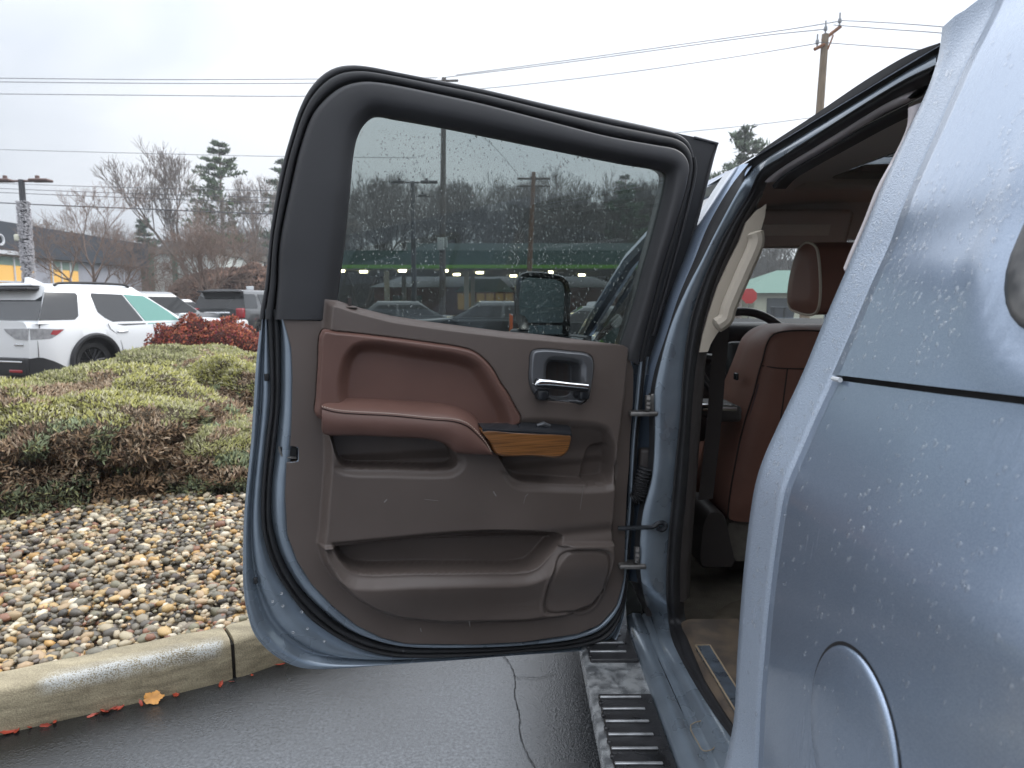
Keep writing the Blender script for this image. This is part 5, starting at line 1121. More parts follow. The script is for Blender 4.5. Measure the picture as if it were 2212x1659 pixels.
RA = sharp([(703, 640), (697, 700), (693, 794), (686, 880), (686, 900), (698, 916), (700, 1000), (696, 1060), (689, 1148), (683, 1183), (695, 1222), (720, 1262), (760, 1300), (810, 1332), (865, 1352), (960, 1362), (1136, 1358), (1230, 1345), (1290, 1322), (1322, 1280), (1332, 1230), (1336, 1180), (1338, 1120), (1343, 1045), (1348, 960), (1356, 900), (1362, 850), (1372, 740), (1380, 700), (1000, 600), (700, 560)], .055)
PK1 = P2([(712, 930), (718, 960), (724, 982), (733, 1003), (748, 1013), (846, 1017), (965, 1019), (983, 1014), (992, 1003), (989, 987), (977, 967), (960, 950), (900, 940), (800, 932)], .06, per=3)
PK2 = P2([(1060, 955), (1074, 983), (1089, 1007), (1107, 1033), (1127, 1045), (1166, 1048), (1312, 1050), (1330, 1042), (1336, 1024), (1334, 990), (1332, 960), (1322, 925), (1300, 912), (1240, 905), (1150, 900), (1070, 920)], .06, per=3)
CUPR = P2([(1262, 1052), (1266, 1020), (1270, 985), (1280, 965), (1300, 958), (1318, 962), (1316, 1052)], .03, per=3)
PK3 = P2([(704, 1158), (716, 1181), (726, 1206), (748, 1233), (774, 1245), (900, 1244), (1042, 1243), (1136, 1241), (1162, 1232), (1185, 1210), (1207, 1184), (1220, 1160), (1150, 1146), (900, 1146), (740, 1148)], .06, per=3)
LOW = sharp([(676, 1182), (1340, 1172), (1352, 1400), (600, 1420)], .06)
SPK = P2([(1185, 1310), (1187, 1290), (1190, 1265), (1203, 1221), (1213, 1203), (1228, 1192), (1250, 1190), (1296, 1190), (1310, 1195), (1317, 1207), (1318, 1236), (1314, 1268), (1307, 1297), (1296, 1318), (1280, 1329), (1240, 1332), (1198, 1334), (1187, 1327)], .065, per=3)
BEZH = P2([(1146, 758), (1166, 751), (1226, 755), (1270, 761), (1283, 772), (1286, 800), (1280, 837), (1273, 864), (1258, 876), (1240, 874), (1178, 867), (1156, 857), (1142, 832), (1141, 795)], .06, per=3)
LEA = P2([(697, 714), (727, 715), (846, 728), (936, 740), (995, 749), (1025, 758), (1049, 776), (1067, 797), (1084, 827), (1100, 850), (1116, 880), (1128, 903), (1122, 920), (1037, 930), (880, 925), (740, 915), (683, 900), (684, 860), (688, 794)], .065, per=4)
zt_pk3a, zt_pk3b = D(900, 1150, .05)[2], D(900, 1188, .05)[2]
zt_a, zt_b = D(900, 1172, .05)[2], D(900, 1186, .05)[2]
zp2a, zp2b = D(1200, 915, .05)[2], D(1200, 990, .05)[2]
zlow, zmid = D(900, 1360, .05)[2], D(900, 1250, .05)[2]
zbelt = D(1000, 700, .05)[2]; zpk1 = D(850, 985, .05)[2]
def panel_w(U, V, sd):
    sra = poly_sd(U, V, RA); up = ss(-sra / .022)
    W = .018 + .040 * up
    # rounded sill along the belt
    slow = poly_sd(U, V, LOW)
    W += .016 * up * ss((-slow + .004) / .010)                              # lower part stands proud
    W -= .030 * up * ss((zmid - V) / (zmid - zlow)) * (slow < .01)          # and tucks under towards the bottom
    s3 = poly_sd(U, V, PK3); ramp3 = ss((zt_pk3a - V) / (zt_pk3a - zt_pk3b))
    W -= .022 * (1 - ss((s3 - .001) / .030)) * ss(-(slow + .002) / .008) * up; W -= .085 * ss(-(s3 + .001) / .007) * ramp3
    band = ss((V - zt_b) / (zt_a - zt_b))
    W -= up * .030 * np.exp(-((V - zt_pk3b) / .016) ** 2) * (s3 > -.004) * (slow > -.002) * 0.3
    s1 = poly_sd(U, V, PK1); below1 = ss((zpk1 - V) / .03); W -= .013 * (1 - ss(s1 / .020)) * below1 * (s1 > 0) + .013 * below1 * (s1 <= 0); W -= .070 * ss(-s1 / .006)
    s2 = poly_sd(U, V, PK2); below2 = ss((zp2b - .01 - V) / .03); W -= .013 * (1 - ss(s2 / .020)) * below2 * (s2 > 0) + .013 * below2 * (s2 <= 0)
    soft = ss((zp2a - V) / (zp2a - zp2b)); W -= (.014 + .040 * soft) * ss(-s2 / (.012 + .02 * (1 - soft)))
    sc = poly_sd(U, V, CUPR); W -= .020 * ss(-sc / .012) * (s2 < .002)
    sp = poly_sd(U, V, SPK); W -= .009 * np.exp(-(sp / .0042) ** 2); W -= .003 * ss(-sp / .006); W += .003 * np.exp(-((sp - .011) / .006) ** 2)
    sb = poly_sd(U, V, BEZH); W -= .05 * ss(-(sb + .003) / .004)
    sl = poly_sd(U, V, LEA); W -= .062 * ss(-(sl) / .004)
    # belt edge rolls over
    W -= .030 * (1 - ss((-sd) / .016)) * ss((V - zbelt + .06) / .05) * up
    # soft bead running below the belt
    return W
PAN = hfield('trim_panel', OUT, panel_w, .0020, PANEL)
LREC = P2([(735, 868), (734, 812), (746, 768), (768, 745), (802, 740), (906, 755), (995, 770), (1029, 786), (1052, 815), (1075, 855), (1090, 885), (1095, 930), (900, 930), (760, 925)], .05, per=4)
zl0, zl1 = D(900, 755, .05)[2], D(900, 900, .05)[2]
def leather_w(U, V, sd):
    W = .054 + .014 * ss(-sd / .008)
    sr = poly_sd(U, V, LREC); W -= .034 * ss(-(sr - .008) / .034)
    return W
hfield('leather_insert', LEA, leather_w, .0022, LEATHER)
# small chips and wear live on the leather as geometry-free material variation; armrest pad
ab = [(695, 872), (703, 863), (742, 860), (846, 864), (936, 870), (989, 879), (1019, 894), (1038, 914)]
af = [(695, 877), (727, 886), (846, 894), (936, 903), (980, 906), (1010, 915), (1031, 934), (1050, 958), (1064, 983)]
al = [(697, 936), (703, 941), (780, 943), (846, 946), (921, 950), (950, 956), (971, 966), (985, 979), (1071, 984)]
NA = 60
rb = DL(ab, .040, NA); rt = DL(af, .100, NA); rl = DL(al, .092, NA)
def mid(a, b, t, w): r = a + (b - a) * t; r = r.copy(); r[:, 1] = -w; return r
arm_rows = [offs(rb, .025), rb, mid(rb, rt, .25, .060), mid(rb, rt, .6, .083), mid(rb, rt, .88, .097), rt, mid(rt, rl, .06, .1015)]
AR = MB().loft(arm_rows).obj('armrest', LEATHER, DOOR, local=True, angle=0)
MB().loft([mid(rt, rl, .09, .098), mid(rt, rl, .14, .1015), mid(rt, rl, .5, .103), mid(rt, rl, .85, .099), mid(rt, rl, .96, .092), mid(rt, rl, 1.0, .08), mid(rt, rl, 1.01, .02)]).obj('armrest_front', LEATHER, DOOR, local=True, angle=0)
endc = MB()
for ro in (0, -1):
    rr_ = [r[ro] for r in arm_rows + [mid(rt, rl, .14, .1015), mid(rt, rl, .5, .103), mid(rt, rl, .96, .092), mid(rt, rl, 1.0, .08), mid(rt, rl, 1.01, .02)]]
    endc.add(rr_, [tuple(range(len(rr_)))])
endc.obj('armrest_end', LEATHER, DOOR, local=True, smooth=False)
MB().tube(mid(rt, rl, .075, .0985), .0013, 6).obj('armrest_seam', SEAM, DOOR, local=True)
st_ = MB(); sp_ = resample(mid(rb, rt, .95, .1005), 150)
for i in range(0, 148, 2): st_.tube([sp_[i] + np.array([0, -.0012, 0]), sp_[i] * .35 + sp_[i + 1] * .65 + np.array([0, -.0012, 0])], .0011, 5)
st_.obj('stitching', STITCH, DOOR, local=True)
# wood fillet and switch plate
wp = [(1040, 926), (1120, 930), (1226, 936), (1234, 939), (1232, 962), (1226, 978), (1211, 989), (1150, 986), (1074, 983), (1060, 958)]
wp = [(1040, 928), (1120, 932), (1226, 938), (1234, 941), (1232, 962), (1226, 978), (1211, 989), (1150, 986), (1074, 983), (1060, 958)]
wt = P2(wp, .100, per=4)
rw = []
for w, ins_ in ((.03, .0), (.092, .0), (.099, .0015), (.1015, .005)):
    c_ = np.mean(wt, 0); rw.append([(p[0] + (c_[0] - p[0]) * ins_ / .12, -w, p[1] + (c_[1] - p[1]) * ins_ / .03) for p in wt])
wo = MB().loft(rw, close_u=True); wo.add(rw[-1], [tuple(range(len(wt)))]); wo.obj('wood_trim', WOOD, DOOR, local=True, angle=60)
pb_ = [D(x, y, w) for x, y, w in [(1032, 914, .06), (1075, 914, .06), (1116, 913.5, .055), (1128, 905.5, .03), (1170, 907, .03), (1222, 914, .035), (1232, 924, .06)]]
pf_ = [D(x, y, w) for x, y, w in [(1042, 927, .1015), (1075, 928.5, .102), (1116, 930.5, .102), (1128, 931.5, .102), (1170, 934, .102), (1224, 937, .102), (1235, 938.5, .100)]]
MB().loft([[p + np.array([0, .01, -.02]) for p in pb_], pb_, [lerp(a, b, .45) + np.array([0, 0, .0015]) for a, b in zip(pb_, pf_)], [lerp(a, b, .92) + np.array([0, 0, .001]) for a, b in zip(pb_, pf_)], pf_, [p + np.array([0, .001, -.006]) for p in pf_]]).obj('switch_plate', GLOSSBLACK, DOOR, local=True, angle=40)
sw = [D(x, y, .07) for x, y in [(1160, 915), (1190, 916), (1188, 921), (1158, 920)]]
MB().tube([D(1160, 919, .07), D(1174, 915.5, .07), D(1188, 920, .07)], [.004, .0065, .004], 8).obj('window_switch', SATIN, DOOR, local=True)
MB().tube([D(1169, 915, .071), D(1177, 915, .071)], .0014, 6).obj('switch_mark', STITCH, DOOR, local=True)
# handle
BZ = P2([(1148, 757), (1166, 751), (1226, 755), (1270, 761), (1283, 772), (1286, 800), (1281, 837), (1273, 864), (1258, 875), (1240, 873), (1178, 867), (1157, 857), (1143, 832), (1141, 795)], .062, per=4)
RC = P2([(1178, 790), (1183, 780), (1193, 777), (1243, 783), (1251, 790), (1252, 812), (1250, 855), (1236, 866), (1190, 862), (1180, 850)], .05, per=4)
def bez_w(U, V, sd):
    W = .052 + .016 * ss(-sd / .010); sr = poly_sd(U, V, RC); W -= .010 * ss(-(sr - .012) / .014); W -= .050 * ss(-sr / .007); return W
BZO = hfield('handle_bezel', BZ, bez_w, .0018, SATIN)
hb = [D(x, y, .088) for x, y in [(1156, 832), (1160, 826), (1174, 828), (1215, 833), (1255, 838), (1270, 840)]]
MB().tube([hb[0], hb[1], hb[2], hb[3], hb[4], hb[5]], [.006, .0115, .0115, .0105, .0105, .008], 10).obj('door_handle', GLOSSBLACK, DOOR, local=True)
ht_ = MB().loft([[D(x, y, w) for x, y in [(1155, 826), (1160, 820), (1180, 820.5), (1230, 826), (1272, 831)]] for y_, w in ((0, .099),)] + [[D(x, y, .101) for x, y in [(1155, 834), (1160, 830), (1180, 831), (1230, 836), (1271, 840)]]] + [[D(x, y, .085) for x, y in [(1155, 834), (1160, 830), (1180, 831), (1230, 836), (1271, 840)]]])
hc = MB(); nT = 20
c_top = cat_rom([D(x, y, .094) for x, y in [(1155, 829), (1162, 819), (1180, 819), (1230, 825), (1271, 829)]], 5); c_bot = cat_rom([D(x, y, .100) for x, y in [(1155, 833), (1160, 833), (1180, 832), (1230, 836), (1271, 840)]], 5); c_mid = [lerp(a, b, .45) + np.array([0, -.004, 0]) for a, b in zip(c_top, c_bot)]
hc.loft([c_top, c_mid, c_bot, [p + np.array([0, .012, 0]) for p in c_bot], [p + np.array([0, .012, 0]) for p in c_top]], close_v=True); hc.obj('handle_chrome', CHROME, DOOR, local=True, angle=0)
for xx in (1168, 1256):
    MB().rbox(D(xx, 851, .062), (.030, .050, .028), .008).obj('handle_post', GLOSSBLACK, DOOR, local=True)
# lock rod, latch pocket, scuffs
MB().tube([D(756, 661, .03), D(755, 643, .03)], .0042, 8).obj('lock_button', DARKPLASTIC, DOOR, local=True); MB().tube([D(758, 664, .035), D(758, 661, .035)], [.016, .010], 10).obj('lock_collar', PANEL, DOOR, local=True)
lt = [D(x, y, .009) for x, y in [(604, 966), (641, 967), (640, 982), (636, 990), (612, 988), (605, 972)]]
MB().prism(lt, [p + np.array([0, .03, 0]) for p in lt]).obj('latch_pocket', M('latch_black', (.006, .006, .006), .6), DOOR, local=True, smooth=False)
MB().tube([D(x, y, .010) for x, y in [(603, 965), (606, 978), (612, 988), (640, 989)]], .003, 6).obj('latch_hook', STEEL, DOOR, local=True)
MB().tube([D(x, y, .014) for x, y in [(642, 964), (647, 968), (646, 994), (640, 1000), (627, 1001)]], .0035, 6).obj('latch_frame', PAINT_IN, DOOR, local=True)
SCUFF = M('pale_scuff', (.24, .22, .21), .7)
for pts, w, r in [([(1267, 1052), (1263, 1078), (1259, 1105)], .0765, .0006), ([(1070, 1066), (1076, 1076)], .077, .0018), ([(1139, 1077), (1146, 1071)], .077, .001), ([(920, 1083), (950, 1086)], .077, .0005), ([(832, 1090), (838, 1083)], .0765, .0016), ([(911, 1364), (913, 1371)], .05, .0014), ([(1017, 1345), (1019, 1360)], .06, .0009), ([(1140, 1078), (1136, 1092)], .077, .0006)]:
    MB().tube([D(x, y, w if y < 1180 else w) + np.array([0, .0188, 0]) for x, y in pts], r, 5).obj('scuff_mark', SCUFF, DOOR, local=True)
for x, y in [(607, 1318), (639, 1287), (588, 1305), (609, 1310), (663, 1358), (632, 1366)]:
    pass
# plugs, bolts along the shelf
for x, y, r in [(576, 815, .007), (552, 1254, .006)]:
    MB().rbox(D(x, y, -.012), (r * 1.6, .008, r * 2.6), .003).obj('rubber_plug', RUBBER, DOOR, local=True)
MB().cyl(D(871, 1406, .002), D(871, 1406, .008), .003, 8).obj('strip_pin', GLOSSBLACK, DOOR, local=True)
gdz = [D(x, y, -.0075) for x, y in [(608, 1282), (589, 1299), (611, 1309), (664, 1358), (633, 1366), (652, 1322), (700, 1385)]]
V_, F_ = ICO1_V, ICO1_F; VV = np.vstack([V_ * np.array([.0035, .0014, .0035]) + p for p in gdz]); FF = (F_[None] + (np.arange(len(gdz)) * len(V_))[:, None, None]).reshape(-1, 3)
link('rain_drops', fast_mesh('rain_drops', VV, FF, WATER, smooth=True), DOOR, local=True, kind='stuff')
# ---- hinges, check strap, wiring boot (world space, between door and pillar)
def wp(pts, Y): return [at_y(x, y, Y) for x, y in pts]
for x, y in ((1396, 876), (1372, 1203)):
    h = MB(); h.rbox(at_y(x - 8, y + 16, 1.90), (.075, .05, .012), .004); h.rbox(at_y(x + 10, y - 4, 1.92), (.012, .05, .06), .004)
    h.cyl(at_y(x + 4, y + 10, 1.90), at_y(x + 4, y - 22, 1.90), .009, 10); hg = h.obj('hinge', STEEL, TR)
    for dy in (-14, -4, 5): MB().cyl(at_y(x - 1, y + dy, 1.885), at_y(x + 7, y + dy + 1, 1.885), .011, 8).obj('hinge_bolt', STEEL, hg)
MB().tube(cat_rom(wp([(1335, 1141), (1375, 1140), (1412, 1137), (1422, 1130), (1434, 1130), (1438, 1137), (1430, 1145), (1420, 1141)], 1.89), 5), .0065, 8).obj('check_strap', GLOSSBLACK, TR)
bt = cat_rom(wp([(1366, 1080), (1376, 1074), (1382, 1060), (1384, 1046), (1388, 1030), (1394, 1010)], 1.90), 8); rr = [.017 + .004 * (i % 3 == 0) for i in range(len(bt))]
MB().tube(bt, rr, 10).obj('wiring_boot', RUBBER, TR)
MB().rbox(at_y(1397, 1008, 1.93), (.045, .04, .105), .01).obj('wiring_cover', DARKPLASTIC, TR)

# ---- aperture strips (roof / pillar / sill), each defined by matching edge lines
XR = .62
def chain(roof, pillar, sill, xr, yp, zs, n=(60, 60, 50)):
    out = []
    R_ = [at_x(x, y, xr) for x, y in roof]; P_ = [at_y(x, y, yp) for x, y in pillar]; S_ = [at_z(x, y, zs) for x, y in sill]
    allp = R_ + P_ + S_
    a, b = len(R_), len(R_) + len(P_)
    C_ = np.array(cat_rom(allp, 5))
    return np.vstack([resample(C_[:a * 5 - 2], n[0]), resample(C_[a * 5 - 2:b * 5 - 2], n[1]), resample(C_[b * 5 - 2:], n[2])])
roof0 = [(2031, 92), (1973, 113), (1879, 167), (1755, 251), (1646, 324), (1618, 352)]
roof1 = [(2031, 113), (1973, 145), (1879, 204), (1755, 280), (1646, 349), (1622, 370)]
roof2 = [(2022, 140), (1973, 162), (1900, 204), (1791, 273), (1690, 338), (1640, 372)]
roof3 = [(2012, 164), (1937, 204), (1828, 269), (1750, 318), (1690, 356), (1652, 385)]
roof4 = [(1992, 192), (1948, 200), (1860, 256), (1791, 298), (1700, 352), (1660, 384)]
roof5 = [(1966, 214), (1900, 244), (1791, 313), (1720, 354), (1680, 380), (1664, 394)]
roof6 = [(1960, 238), (1900, 266), (1791, 327), (1720, 368), (1690, 388), (1672, 408)]
pil0 = [(1580, 400), (1530, 486), (1500, 560), (1466, 640), (1440, 720), (1414, 800), (1404, 855), (1402, 900), (1402, 960), (1396, 1031), (1378, 1111), (1370, 1195), (1376, 1250)]
pil1 = [(1600, 402), (1545, 503), (1514, 565), (1486, 618), (1450, 700), (1420, 811), (1413, 855), (1414, 900), (1414, 951), (1408, 1031), (1388, 1111), (1382, 1195), (1386, 1260)]
pil2 = [(1618, 420), (1580, 482), (1557, 523), (1518, 610), (1492, 690), (1476, 800), (1472, 870), (1467, 930), (1460, 990), (1452, 1076), (1444, 1165), (1440, 1240), (1440, 1300)]
pil3 = [(1640, 412), (1604, 470), (1578, 525), (1545, 600), (1518, 690), (1500, 790), (1494, 850), (1488, 930), (1484, 1000), (1478, 1080), (1468, 1180), (1465, 1250), (1466, 1300)]
pil4 = [(1648, 420), (1622, 470), (1600, 510), (1572, 590), (1540, 690), (1526, 770), (1519, 853), (1513, 930), (1508, 1000), (1502, 1080), (1497, 1150), (1491, 1240), (1490, 1290)]
sil1 = [(1403, 1325), (1418, 1368), (1434, 1409), (1480, 1501), (1524, 1594), (1554, 1654), (1590, 1725)]
sil2 = [(1444, 1345), (1452, 1382), (1469, 1420), (1507, 1488), (1548, 1550), (1578, 1592), (1630, 1670)]
sil3 = [(1471, 1345), (1482, 1378), (1496, 1412), (1520, 1470), (1558, 1532), (1590, 1580), (1642, 1655)]
NV = np.vstack([np.tile([-.25, 0, .06], (60, 1)), np.tile([-.55, -.83, 0], (60, 1)), np.tile([-.1, 0, .5], (50, 1))])
for _ in range(12): NV[1:-1] = (NV[:-2] + 2 * NV[1:-1] + NV[2:]) / 4
e0 = chain(roof0, pil0, [(1385, 1300), (1394, 1350), (1412, 1395), (1440, 1470), (1490, 1570), (1530, 1654), (1570, 1730)], XR, 1.90, .45)
e1 = chain(roof1, pil1, sil1, XR + .012, 1.895, .455); e2 = chain(roof2, pil2, sil2, XR + .006, 1.91, .472); e3 = chain(roof3, pil3, sil3, XR + .022, 1.915, .480)
def between(a, b, t, off=(0, 0, 0)): return a + (b - a) * t + np.array(off)
nrm = NV
MB().loft([e0 + np.array([.03, .05, -.0]), e0, between(e0, e1, .8, -.004 * nrm), e1]).obj('aperture_gasket', RUBBER, TR, angle=0)
jam = MB().loft([e1, between(e1, e2, .12, .008 * nrm), between(e1, e2, .5, .012 * nrm), between(e1, e2, .85, .004 * nrm), e2]); jam.obj('door_jamb', PAINT_IN, TR, angle=0)
MB().loft([e2, between(e2, e3, .1, .012 * nrm), between(e2, e3, .32, .012 * nrm), between(e2, e3, .42, .002 * nrm), between(e2, e3, .52, .012 * nrm), between(e2, e3, .85, .016 * nrm), between(e2, e3, 1.05, .002 * nrm), e3 + np.array([.02, .03, 0])]).obj('door_seal', RUBBER, TR, angle=0)
# hinge pocket ahead of the jamb, its shade painted in as dark blue
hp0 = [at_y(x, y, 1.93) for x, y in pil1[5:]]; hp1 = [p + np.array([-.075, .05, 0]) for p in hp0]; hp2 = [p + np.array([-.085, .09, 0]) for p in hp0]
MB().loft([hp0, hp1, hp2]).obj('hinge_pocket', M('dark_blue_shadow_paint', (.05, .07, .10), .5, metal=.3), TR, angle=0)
# roof-side trim, pillar trim, sill trim
f4 = [at_x(x, y, XR + .046) for x, y in roof4]; f5 = [at_x(x, y, XR + .038) for x, y in roof5]; f6 = [at_x(x, y, XR + .05) for x, y in roof6]
GREYTRIM = M('grey_mauve_trim', (.52, .475, .485), .5, bump=.1, bs=500)
rA = resample(cat_rom([p for p in f4] + [at_y(x, y, 1.03) for x, y in []], 5), 50); rB = resample(cat_rom(f5, 5), 50); rC = resample(cat_rom(f6, 5), 50)
MB().loft([rA + np.array([0, 0, .006]), between(rA, rB, .15, (-.010, 0, -.002)), between(rA, rB, .6, (-.012, 0, -.004)), rB, rB + np.array([.03, 0, .004])]).obj('roof_rail_trim', GREYTRIM, TR, angle=0)
MB().loft([rB + np.array([.012, 0, 0]), between(rB, rC, .5, (0, 0, 0)), rC, rC + np.array([.03, 0, .0])]).obj('roof_seal', RUBBER, TR, angle=0)
p3 = [at_y(x, y, 1.925) for x, y in pil3]; p4 = [at_y(x, y, 1.945) for x, y in pil4]
a3 = resample(cat_rom(p3, 5), 60); a4 = resample(cat_rom(p4, 5), 60)
MB().loft([a3, between(a3, a4, .4, (0, -.012, 0)), a4, a4 + np.array([.01, .08, 0]), a4 + np.array([-.02, .20, 0])]).obj('pillar_trim', DARKPLASTIC, TR, angle=0)
# beige grab handle part of the pillar
bo = [(1598, 520), (1612, 480), (1634, 455), (1656, 440), (1652, 470), (1644, 497), (1622, 552), (1600, 605), (1582, 648), (1581, 672), (1566, 700), (1548, 722), (1536, 742), (1529, 760), (1511, 761), (1518, 725), (1532, 675), (1550, 620), (1575, 565)]
bt_ = [at_y(x, y, 1.90) for x, y in bo]; MB().prism(bt_, [p + np.array([.01, .06, 0]) for p in bt_]).obj('pillar_cover', BEIGE, TR, smooth=False)
hl = cat_rom(wp([(1630, 500), (1634, 520), (1606, 590), (1574, 665), (1566, 690), (1545, 705)], 1.86), 6)
MB().tube(hl, [.012] + [.021] * (len(hl) - 2) + [.012], 10).obj('grab_handle', BEIGE, TR)
ci = [(1962, 233), (1959, 273), (1930, 338), (1893, 407), (1864, 480), (1835, 546), (1822, 578)]; co = [(1990, 222), (1984, 240), (1944, 316), (1902, 411), (1864, 498), (1832, 575), (1822, 600)]
ca_ = resample(cat_rom([at_y(x, y, 1.05) for x, y in ci], 6), 40); cb_ = resample(cat_rom([at_y(x, y, 1.042) for x, y in co], 6), 40)
MB().loft([cb_ + np.array([.012, .0, 0]), cb_, between(ca_, cb_, .6, (0, -.006, 0)), ca_, ca_ + np.array([.03, .02, 0])]).obj('rear_pillar_trim', GREYTRIM, TR, angle=0)
# sill trim, scuff plate, carpet
z0_ = .480
sp = [at_z(x, y, z0_) for x, y in [(1482, 1372), (1510, 1330), (1600, 1500), (1660, 1690), (1642, 1655), (1590, 1580), (1558, 1532), (1520, 1470), (1496, 1412)]]
si = resample([at_z(x, y, z0_) for x, y in sil3], 30); so = [p + np.array([.16, 0, .012]) for p in si]
MB().loft([si + np.array([-.01, 0, -.02]), si, [p + np.array([.02, 0, .010]) for p in si], so, [p + np.array([.012, 0, -.03]) for p in so]]).obj('sill_trim', M('muddy_brown_sill_plastic', (.075, .06, .05), .6, col2=(.14, .105, .075), vs_=14, bump=.2, bs=300), TR, angle=0)
pl_ = [at_z(x, y, .497) for x, y in [(1503, 1394), (1534, 1394), (1640, 1563), (1640, 1620)]]
PLM = M('scuffed_sill_plate', (.13, .16, .20), .35, metal=.6, var=.4, vs_=30, rvar=.15)
MB().prism([tuple(p) for p in pl_], [(p[0], p[1], p[2] - .012) for p in pl_]).obj('scuff_plate', PLM, TR, smooth=False)
MB().tube([pl_[0], pl_[1], pl_[2]], .0025, 6).obj('plate_rim', M('sandy_dirt', (.28, .22, .15), .9), TR)
MB().tube([pl_[3], pl_[0]], .0025, 6).obj('plate_rim', M('sandy_dirt2', (.28, .22, .15), .9), TR)
# carpet floor, footwell riser, mat
n_ = 40; gxs = np.linspace(.44, 2.2, n_); gys = np.linspace(.3, 3.3, 60); V = []
for y in gys:
    for x in gxs: V.append((x, y, .415 + .012 * noise3(Vector((x * 7, y * 7, 0))) + .06 * ss(np.array((y - 2.6) / .5)) + .14 * math.exp(-((x - 1.35) / .16) ** 2)))
Fq = [(j * n_ + i, j * n_ + i + 1, (j + 1) * n_ + i + 1, (j + 1) * n_ + i) for j in range(59) for i in range(n_ - 1)]
link('carpet', mesh('carpet', V, Fq, CARPET, True, 0), TR)
mt = cat_rom([at_z(x, y, .44) for x, y in [(1545, 1330), (1550, 1370), (1572, 1412), (1596, 1424), (1680, 1424), (1760, 1380), (1700, 1300), (1600, 1295)]], 4, True)
MB().prism(mt, [p - np.array([0, 0, .012]) for p in mt]).obj('floor_mat', M('brown_floor_mat', (.085, .07, .05), .95, var=.4, vs_=18, bump=.6, bs=300), TR)

# ---- running board
ZB = .42
bo_ = [at_z(x, y, ZB) for x, y in [(1245, 1395), (1253, 1406), (1262, 1445), (1280, 1525), (1300, 1612), (1318, 1668), (1345, 1790)]]; bx0 = .195
XI = .345
rbd = MB(); ys = np.linspace(.2, 3.3, 30)
rbd.loft([[(bx0 + .01, y, ZB - .07) for y in ys], [(bx0 - .004, y, ZB - .03) for y in ys], [(bx0, y, ZB - .004) for y in ys], [(bx0 + .012, y, ZB) for y in ys], [(XI, y, ZB) for y in ys], [(XI, y, ZB - .07) for y in ys]], close_v=True)
rbd.obj('running_board', ALU, TR, angle=30)
def board_y(V): return at_z(1300, V, ZB)[1]
pads = [(board_y(1432), 2.30, 0), (.25, board_y(1506), 1)]
for ya, yb, k in pads:
    pd = MB(); pd.rbox(((bx0 + .016 + XI - .004) / 2, (ya + yb) / 2, ZB + .004), (XI - bx0 - .020, abs(yb - ya), .012), .004); po = pd.obj('tread_pad', GRIME, TR)
    y = yb - .02 if k else yb
    while y > ya + .01:
        if k or True:
            MB().rbox(((bx0 + .036 + XI - .05) / 2, y, ZB + .0125), (XI - bx0 - .05, .008, .005), .002).obj('tread_rib', ALU_RIB, po)
            MB().rbox((bx0 + .017, y - .022, ZB + .009), (.010, .012, .008), .003).obj('tread_lug', GRIME, po)
        y -= .050
# sill side (painted rocker) and pinch strip
s1 = resample([at_z(x, y, .455) for x, y in sil1], 40)
s0 = np.array([(XI + .004 - .0, p[1], .455) for p in s1])
MB().loft([[(XI + .02, p[1], .30) for p in s1], [(XI - .004, p[1], .40) for p in s1], [(XI, p[1], .447) for p in s1], [(lerp(XI, p[0], .25), p[1], .457) for p in s1], [(lerp(XI, p[0], .6), p[1], .455) for p in s1], [(lerp(XI, p[0], .66), p[1], .449) for p in s1], [(lerp(XI, p[0], .74), p[1], .456) for p in s1], s1]).obj('rocker_sill', PAINT_IN, TR, angle=0)
tb = [at_z(x, y, .461) for x, y in [(1492, 1566), (1524, 1558), (1545, 1600), (1540, 1618), (1520, 1622), (1508, 1605)]]
MB().tube(cat_rom(tb, 3, True), .0012, 5, closed=True).obj('dirt_outline', M('sandy_dirt3', (.28, .22, .15), .9), TR)

# ---- quarter panel (rear flank) from the measured pillar profile
E0P = [(2031, 92), (2031, 98), (2020, 143), (2010, 175), (1988, 225), (1944, 316), (1900, 411), (1864, 498), (1818, 603), (1771, 712), (1735, 801), (1679, 920), (1646, 993), (1631, 1042), (1616, 1139), (1603, 1265), (1592, 1414), (1584, 1563), (1573, 1611), (1562, 1660), (1545, 1760)]
E1P = [(2165, -12), (2160, 4), (2100, 120), (2031, 276), (1990, 366), (1948, 462), (1933, 513), (1890, 605), (1850, 700), (1801, 811), (1755, 910), (1712, 1010), (1696, 1042), (1676, 1160), (1659, 1295), (1648, 1420), (1640, 1526), (1635, 1652), (1622, 1780)]
YA, YB = 1.03, .94
PA = np.array(cat_rom([at_y(x, y, YA) for x, y in E0P], 6)); PB_ = np.array(cat_rom([at_y(x, y, YB) for x, y in E1P], 6))
zs = np.linspace(.50, 1.78, 116); zsA = np.linspace(.50, 1.757, 116)
def prof_x(P, z): o = np.argsort(P[:, 2]); return np.interp(z, P[o, 2], P[o, 0])
def sm1(a, k=4):
    for _ in range(k): a = np.r_[a[0], (a[:-2] + 2 * a[1:-1] + a[2:]) / 4, a[-1]]
    return a
xA, xB = sm1(prof_x(PA, zsA)), sm1(prof_x(PB_, zs))
def flank_x(z, y):
    """outer surface of the flank behind the door"""
    b = np.interp(z, zs, xB); f = max(0, (YB - y)); dy = max(abs(y - .05) - .52, 0); dz = max(abs(z - 1.53) - .075, 0); dd = math.hypot(dy, dz) - .09    # pressed lip round the quarter window
    b = b - .0030 * math.exp(-((dd - .050) / .017) ** 2) * (z < 1.75)
    return b - .012 * min(1, f / .25) + .10 * max(0, f - 1.6) ** 2 * .2
rA_ = np.stack([xA, np.full_like(zs, YA), zsA], 1); rB_ = np.stack([xB, np.full_like(zs, YB), zs], 1)
edge_in = rA_ + np.array([.022, .012, 0]); edge_in2 = rA_ + np.array([.10, -.02, 0])
